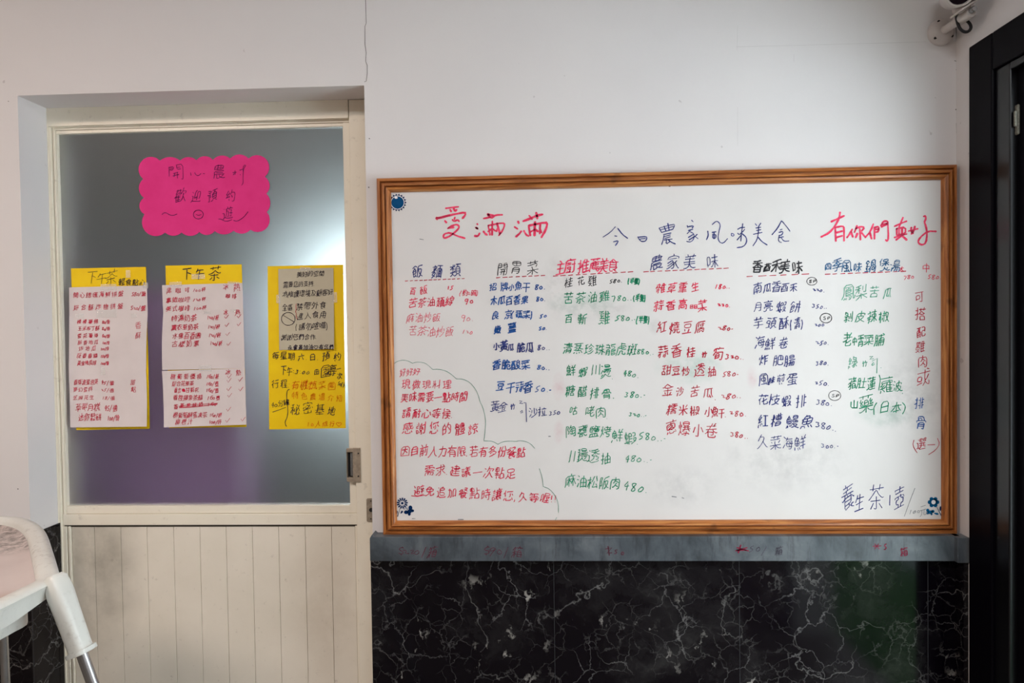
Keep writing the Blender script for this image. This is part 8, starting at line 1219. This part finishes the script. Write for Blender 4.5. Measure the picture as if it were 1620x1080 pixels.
pen(P3.root, P3.cf, 'ink', 1.3, seg(c2, '下午', 298, 315, 368, 330, 14), seg(c2, ':3:00', 425, 325, 600, 330, 9), seg(c2, '田', 700, 332, 0, 0, 9), seg(c2, '園', 812, 330, 0, 0, 20), seg(c2, '導', 885, 320, 0, 0, 18), seg(c2, '次', 980, 385, 0, 0, 10), seg(c2, '一', 968, 300, 0, 0, 9))
pen(P3.root, P3.cf, 'ink', 1.2, seg(c2, '行程:', 195, 482, 368, 482, 12), seg(c2, '50/人', 975, 468, 1035, 492, 8))
pen(P3.root, P3.cf, 'oredge', 1.3, seg(c2, '有機蔬', 442, 500, 650, 498, 14), label='orange handwriting')
pen(P3.root, P3.cf, 'orange', 1.1, seg(c2, '菜園', 765, 495, 880, 510, 14), seg(c2, '特色農場介紹', 440, 622, 975, 660, 11), label='faded orange handwriting')
pen(P3.root, P3.cf, 'ink', 1.4, seg(c2, '40分鐘', 170, 735, 330, 705, 10), [[c2(165, 822), c2(230, 800), c2(325, 765)]], [smooth_line([c2(368, 545), c2(345, 555), c2(335, 600), c2(338, 690), c2(348, 750), c2(350, 830), c2(340, 890), c2(315, 940), c2(320, 975), c2(335, 998)])])
pen(P3.root, P3.cf, 'ink', 1.3, seg(c2, '秘', 440, 795, 0, 0, 17), seg(c2, '密', 590, 780, 0, 0, 19), seg(c2, '基', 738, 795, 0, 0, 17), seg(c2, '地', 880, 815, 0, 0, 14))
pen(P3.root, P3.cf, 'oredge', 1.0, seg(c2, '10人成行♡', 603, 968, 972, 968, 9), label='orange handwriting')
for (x0, y0, x1, y1) in ((475, 422, 491, 428), (437, 466, 443, 480), (527, 462, 533, 478)): tape(P3.root, x0, y0, x1, y1, yN-.0034)
tape(P3.root, 542, 431.8, 548.5, 434.2, yN-.0012)

# --- pink scalloped sign
def arc3(p, m, q, n=9):
    ax, ay = p; bx, by = m; cx_, cy_ = q
    d = 2*(ax*(by-cy_)+bx*(cy_-ay)+cx_*(ay-by))
    ux = ((ax*ax+ay*ay)*(by-cy_)+(bx*bx+by*by)*(cy_-ay)+(cx_*cx_+cy_*cy_)*(ay-by))/d
    uy = ((ax*ax+ay*ay)*(cx_-bx)+(bx*bx+by*by)*(ax-cx_)+(cx_*cx_+cy_*cy_)*(bx-ax))/d
    r = math.hypot(ax-ux, ay-uy); a0 = math.atan2(ay-uy, ax-ux); a1 = math.atan2(by-uy, bx-ux); a2 = math.atan2(cy_-uy, cx_-ux)
    tau = 2*math.pi
    dm = (a1-a0) % tau; d2 = (a2-a0) % tau
    if dm > d2: d2 -= tau
    return [(ux+r*math.cos(a0+d2*k/n), uy+r*math.sin(a0+d2*k/n)) for k in range(n)]
AR = [((180, 360), (165, 165), (360, 162)), ((360, 162), (465, 124), (575, 162)), ((575, 162), (660, 125), (750, 158)), ((750, 158), (840, 115), (925, 155)), ((925, 155), (1020, 108), (1110, 140)), ((1110, 140), (1205, 97), (1305, 140)),
      ((1305, 140), (1478, 132), (1480, 335)), ((1480, 335), (1530, 420), (1495, 515)), ((1495, 515), (1537, 605), (1500, 710)), ((1500, 710), (1500, 880), (1325, 900)), ((1325, 900), (1235, 942), (1145, 910)), ((1145, 910), (1045, 950), (945, 915)),
      ((945, 915), (865, 956), (780, 925)), ((780, 925), (685, 966), (590, 930)), ((590, 930), (500, 965), (415, 930)), ((415, 930), (215, 930), (195, 735)), ((195, 735), (140, 640), (190, 560)), ((190, 560), (135, 440), (180, 360))]
out = []
for p, m, q in AR: out += arc3(p, m, q)
pk = at_y(322, 372, yN)
pink = empty('paper_sign', (pk.x, yN, pk.z), label='bright pink scalloped paper sign stuck near the top of the frosted glass door', category='sign')
ol = [at_y(*p, yN-.002) for p in to_px(out, 200, 230, 6.75)]
MB().prism_y([(p.x, p.z) for p in ol], yN-.003, yN-.0022).done('scalloped_card', M['pink'], pink)
fp = lambda px, py: yN-.0037
c = cr(200, 230, 6.75)
pen(pink, fp, 'plum', 1.15, strokes(200, 230, 6.75, [(455, 230), (457, 330)], [(455, 235), (505, 225), (495, 265), (460, 260)], [(465, 250), (495, 245)], [(535, 215), (540, 255), (580, 250)], [(530, 210), (600, 195), (605, 300), (605, 365), (590, 355)], [(540, 235), (575, 230)], [(500, 300), (550, 285)], [(495, 325), (560, 310)], [(515, 295), (510, 335)], [(545, 285), (545, 350)],
    [(685, 290), (690, 320)], [(730, 290), (740, 315), (770, 325), (795, 300)], [(820, 300), (835, 302)], [(1135, 290), (1175, 285)], [(1160, 270), (1160, 310)], [(1150, 300), (1140, 315)], [(1210, 265), (1240, 255)], [(1245, 275), (1245, 230), (1265, 205), (1275, 215), (1250, 250), (1245, 330), (1248, 400), (1230, 425)], [(1215, 310), (1218, 315)]), seg(c, '農', 985, 285, 0, 0, 22))
pen(pink, fp, 'plum', 1.2, seg(c, '歡', 575, 537, 0, 0, 20), seg(c, '迎', 740, 548, 0, 0, 18), seg(c, '預', 915, 538, 0, 0, 18), seg(c, '約', 1110, 545, 0, 0, 19))
pen(pink, fp, 'plum', 1.2, strokes(200, 230, 6.75, [(380, 738), (400, 718), (430, 720), (460, 742), (500, 748), (540, 732)], [(745, 738), (770, 748), (797, 738)], [(985, 785), (1010, 785), (1050, 808), (1085, 808), (1125, 792)], [(1145, 800), (1180, 812), (1250, 770), (1298, 708)]), [ellipse(*c(768, 737), 7.8, 7)], seg(c, '遊', 1080, 725, 0, 0, 19))

# ================================================================== SECURITY CAMERA
def cyl(mb, a, b, r0, r1=None, n=28): return mb.tube([a, b], [r0, r1 if r1 is not None else r0], n)
m0 = at_y(1487.5, 52, 0)
camr = empty('security_camera', (m0.x, 0, m0.z), label='off-white bullet security camera on a round wall mount in the top right corner', category='security camera')
plate = MB().tube([(m0.x, 0, m0.z), (m0.x, -.004, m0.z), (m0.x, -.007, m0.z), (m0.x, -.016, m0.z), (m0.x, -.020, m0.z)], [.0335, .0335, .0325, .024, .012], 36).done('mounting_plate', M['cam_white'], camr, smooth=True)
for (px, py) in ((1485, 37), (1478, 61.5), (1502, 56)):
    w = at_y(px, py, -.010); d = (w-Vector((m0.x, w.y, m0.z))).normalized()*.026
    MB().tube([(m0.x+d.x, -.0145, m0.z+d.z), (m0.x+d.x, -.009, m0.z+d.z)], .0032, 12).done('screw', M['dark'], plate)
tip = at_y(1535.5, 20.5, -.128)
base = Vector((m0.x, -.012, m0.z)); mid = base.lerp(tip, .52)
arm = MB().tube([base, base.lerp(tip, .1), mid], [.0125, .0098, .0098], 24).tube([mid, mid.lerp(tip, .02), base.lerp(tip, 1.0), base.lerp(tip, 1.03)], [.0098, .0122, .0122, .010], 24).done('bracket_arm', M['cam_white'], camr, smooth=True)
w = tip+Vector((0, -.009, .004))
MB().tube([w+Vector((0, .012, 0)), w+Vector((0, -.004, 0)), w+Vector((0, -.006, 0))], [.0075, .0075, .005], 16).done('screw', M['steel'], arm)
# body: axis points out of the wall and down to the left
bc = at_y(1519, -11, -.15)                       # centre of the front ring
ax = ((CAM-bc).normalized()*.86+Vector((.10, -.16, .02))).normalized()                       # centre of the front ring
body = MB().tube([bc-ax*.085, bc-ax*.08, bc-ax*.012, bc-ax*.004], [.024, .030, .030, .028], 32).done('camera_body', M['cam_white'], camr, smooth=True)
sd = ax.cross(Vector((0, 0, 1))).normalized(); ud = sd.cross(ax).normalized()
def hoop(t, r, n=36): return [tuple(bc+ax*t+(sd*math.cos(2*math.pi*k/n)+ud*math.sin(2*math.pi*k/n))*r) for k in range(n)]
MB().loft([hoop(-.012, .0308), hoop(.007, .0308), hoop(.0095, .0295), hoop(.0095, .0265), hoop(.002, .0245), hoop(-.003, .0245)], False, False).done('front_ring', M['cam_white'], body, smooth=True)
MB().tube([bc-ax*.0045, bc+ax*.0015], [.0246, .0246], 28).done('lens_window', M['lens'], body)
# sunshield: curved hood along the top and the side
side = ax.cross(Vector((0, 0, 1))).normalized(); upv = side.cross(ax).normalized()
V = []; F = []
angs = [math.radians(a) for a in range(-215, -4, 15)]
for t in (-.095, .014):
    for rr_ in (.036, .038):
        for a in angs: V.append(tuple(bc+ax*t+side*math.cos(-a)*rr_+upv*math.sin(-a)*rr_))
n = len(angs)
for k in range(n-1):
    for (p, q) in ((0, n), (2*n, 3*n), (0, 2*n), (n, 3*n)): F.append([p+k, p+k+1, q+k+1, q+k])
for k in (0, n-1): F.append([k, n+k, 3*n+k, 2*n+k])
mesh_obj('sunshield', V, F, M['cam_white'], body)
# foot bracket between arm and body
ft = tip+Vector((.004, .0, .012)); fb = bc-ax*.05-upv*.030
d = (fb-ft)
MB().tube([ft, ft+d*.5, fb], [.009, .011, .012], 16).done('tilt_joint', M['cam_white'], camr, smooth=True)
a0 = at_y(1519, 17, -.14); a1 = at_y(1545, 0.5, -.14)
dv = (a1-a0).normalized(); nv = Vector((-dv.z, 0, dv.x))
MB().prism_y([((a0-nv*.0022).x, (a0-nv*.0022).z), ((a1-nv*.0022).x, (a1-nv*.0022).z), ((a1+nv*.0022).x, (a1+nv*.0022).z), ((a0+nv*.0022).x, (a0+nv*.0022).z)], -.15, -.10).done('clamp_plate', M['cam_white'], camr, bevel=.001)
cp = [at_y(px, py, yy) for (px, py, yy) in ((1512, -6, -.09), (1512, 12, -.09), (1513, 30, -.09), (1517, 43, -.09), (1523, 50, -.09), (1531, 51, -.09), (1536.5, 45, -.09), (1535, 38, -.09), (1529, 32, -.09), (1521, 27, -.07), (1514, 24, -.05))]
for _ in range(2): cp = [cp[0]]+[a.lerp(b, k) for a, b in zip(cp, cp[1:]) for k in (.25, .75)]+[cp[-1]]
MB().tube(cp, .0036, 10).done('cable', M['cable'], camr, smooth=True)

# ================================================================== WHITE PLASTIC STOOL, lower left
zS = .92
ring = [at_z(*p, zS) for p in ((98.5, 914), (92, 890), (85.5, 870), (80, 853), (75, 841), (67, 831), (57, 825), (47, 821.5), (34, 818.5), (20, 817))]
ring = [(p.x, p.y) for p in ring]
ring += [(-1.32, -.265), (-1.40, -.30), (-1.455, -.37), (-1.48, -.48), (-1.48, -.62), (-1.45, -.76), (-1.38, -.86), (-1.26, -.91), (-1.10, -.93), (-.96, -.92), (-.885, -.885), (-.855, -.83), (-.850, -.76), (-.849, -.70)]
for _ in range(3): ring = [(a[0]*k+b[0]*(1-k), a[1]*k+b[1]*(1-k)) for a, b in zip(ring, ring[1:]+ring[:1]) for k in (.75, .25)]
cx = sum(p[0] for p in ring)/len(ring); cy = sum(p[1] for p in ring)/len(ring)
def resample(r, n):
    seg_ = [math.dist(a, b) for a, b in zip(r, r[1:]+r[:1])]; tot = sum(seg_); out = []
    for k in range(n):
        t = tot*k/n; i = 0
        while t > seg_[i]: t -= seg_[i]; i += 1
        a = r[i]; b = r[(i+1) % len(r)]; q = t/seg_[i]
        out.append((a[0]+(b[0]-a[0])*q, a[1]+(b[1]-a[1])*q))
    return out
ring = resample(ring, 96)
def inset(d, z, arch=0):
    n = len(ring); out = []
    b0 = at_z(98.5, 914, zS)
    for k in range(n):
        a = ring[k-2]; b = ring[(k+2) % n]
        t = Vector((b[0]-a[0], b[1]-a[1])).normalized(); nrm = Vector((-t.y, t.x))
        if nrm.dot(Vector((cx-ring[k][0], cy-ring[k][1]))) < 0: nrm = -nrm
        up_ = .014*arch*max(0, 1-math.dist(ring[k], (b0.x, b0.y))/.10)
        out.append((ring[k][0]+nrm.x*d, ring[k][1]+nrm.y*d, z+up_))
    return out
stool = empty('plastic_stool', (cx, cy, 0), label='grubby white plastic stool with a dished top and splayed metal-tipped legs', category='stool')
MB().loft([inset(.030, zS-.038, 1), inset(.010, zS-.038, 1), inset(.006, zS-.012), inset(.002, zS-.002), inset(.006, zS+.003), inset(.016, zS+.005), inset(.030, zS+.003), inset(.034, zS-.001), inset(.038, zS-.010)], False, False).done('seat_rim', M['seat'], stool, smooth=True)
MB().loft([inset(.0375, zS-.008), inset(.045, zS-.012), inset(.07, zS-.013), inset(.12, zS-.013)], False, True).done('seat_dish', M['seat_top'], stool, smooth=True, label='stained pinkish dished surface')
MB().loft([inset(.050, zS-.014), inset(.050, zS-.075), inset(.056, zS-.075), inset(.056, zS-.014)], False, False).done('under_skirt', M['seat'], stool, smooth=True)
def stool_leg(top, foot, rad_dir):
    top = Vector(top); foot = Vector(foot); d = (foot-top).normalized()
    side_ = d.cross(Vector((rad_dir[0], rad_dir[1], 0))).normalized(); out_ = side_.cross(d).normalized()
    def rect(c_, a, b, n=20):
        r = []
        for k in range(n):
            an = 2*math.pi*(k+.5)/n; ca, sa = math.cos(an), math.sin(an)
            r.append(tuple(c_+side_*a*math.copysign(abs(ca)**.55, ca)+out_*b*math.copysign(abs(sa)**.55, sa)))
        return r
    L = (foot-top).length
    s_ = MB().loft([rect(top-d*.022, .012, .008), rect(top-d*.016, .0175, .014), rect(top+d*.01, .0195, .0165), rect(top+d*.05, .0175, .0165), rect(top+d*.115, .0160, .016), rect(top+d*.122, .0160, .016)]).done('leg', M['seat'], stool, smooth=True)
    MB().loft([rect(top+d*.114, .0165, .0165), rect(top+d*.114, .0205, .0205), rect(top+d*.121, .0205, .0205), rect(top+d*.121, .014, .014)]).done('collar', M['seat'], s_, smooth=True)
    MB().tube([top+d*.115, foot-d*.02], .0092, 20).done('leg_tube', M['steel'], s_, smooth=True, label='shiny metal tube')
    MB().tube([foot-d*.03, foot-d*.004], .0125, 18).done('foot_cap', M['cable'], s_, smooth=True)
t0 = at_y(92, 928, -.675); t1 = at_y(133, 1042, -.685)
d = t1-t0; ft0 = t0+d*(t0.z/-d.z)
stool_leg(t0, (ft0.x, ft0.y, .0), (1, -.15))
off = Vector((ft0.x-t0.x, ft0.y-t0.y))
for (tx, ty, dx, dy) in ((-1.24, -.315, -.1, .13), (-1.44, -.60, -.30, .02), (-1.15, -.885, .02, -.3)):
    stool_leg((tx*.96+cx*.04, ty*.96+cy*.04, t0.z-.035), (tx+dx, ty+dy, 0), (dx, dy))
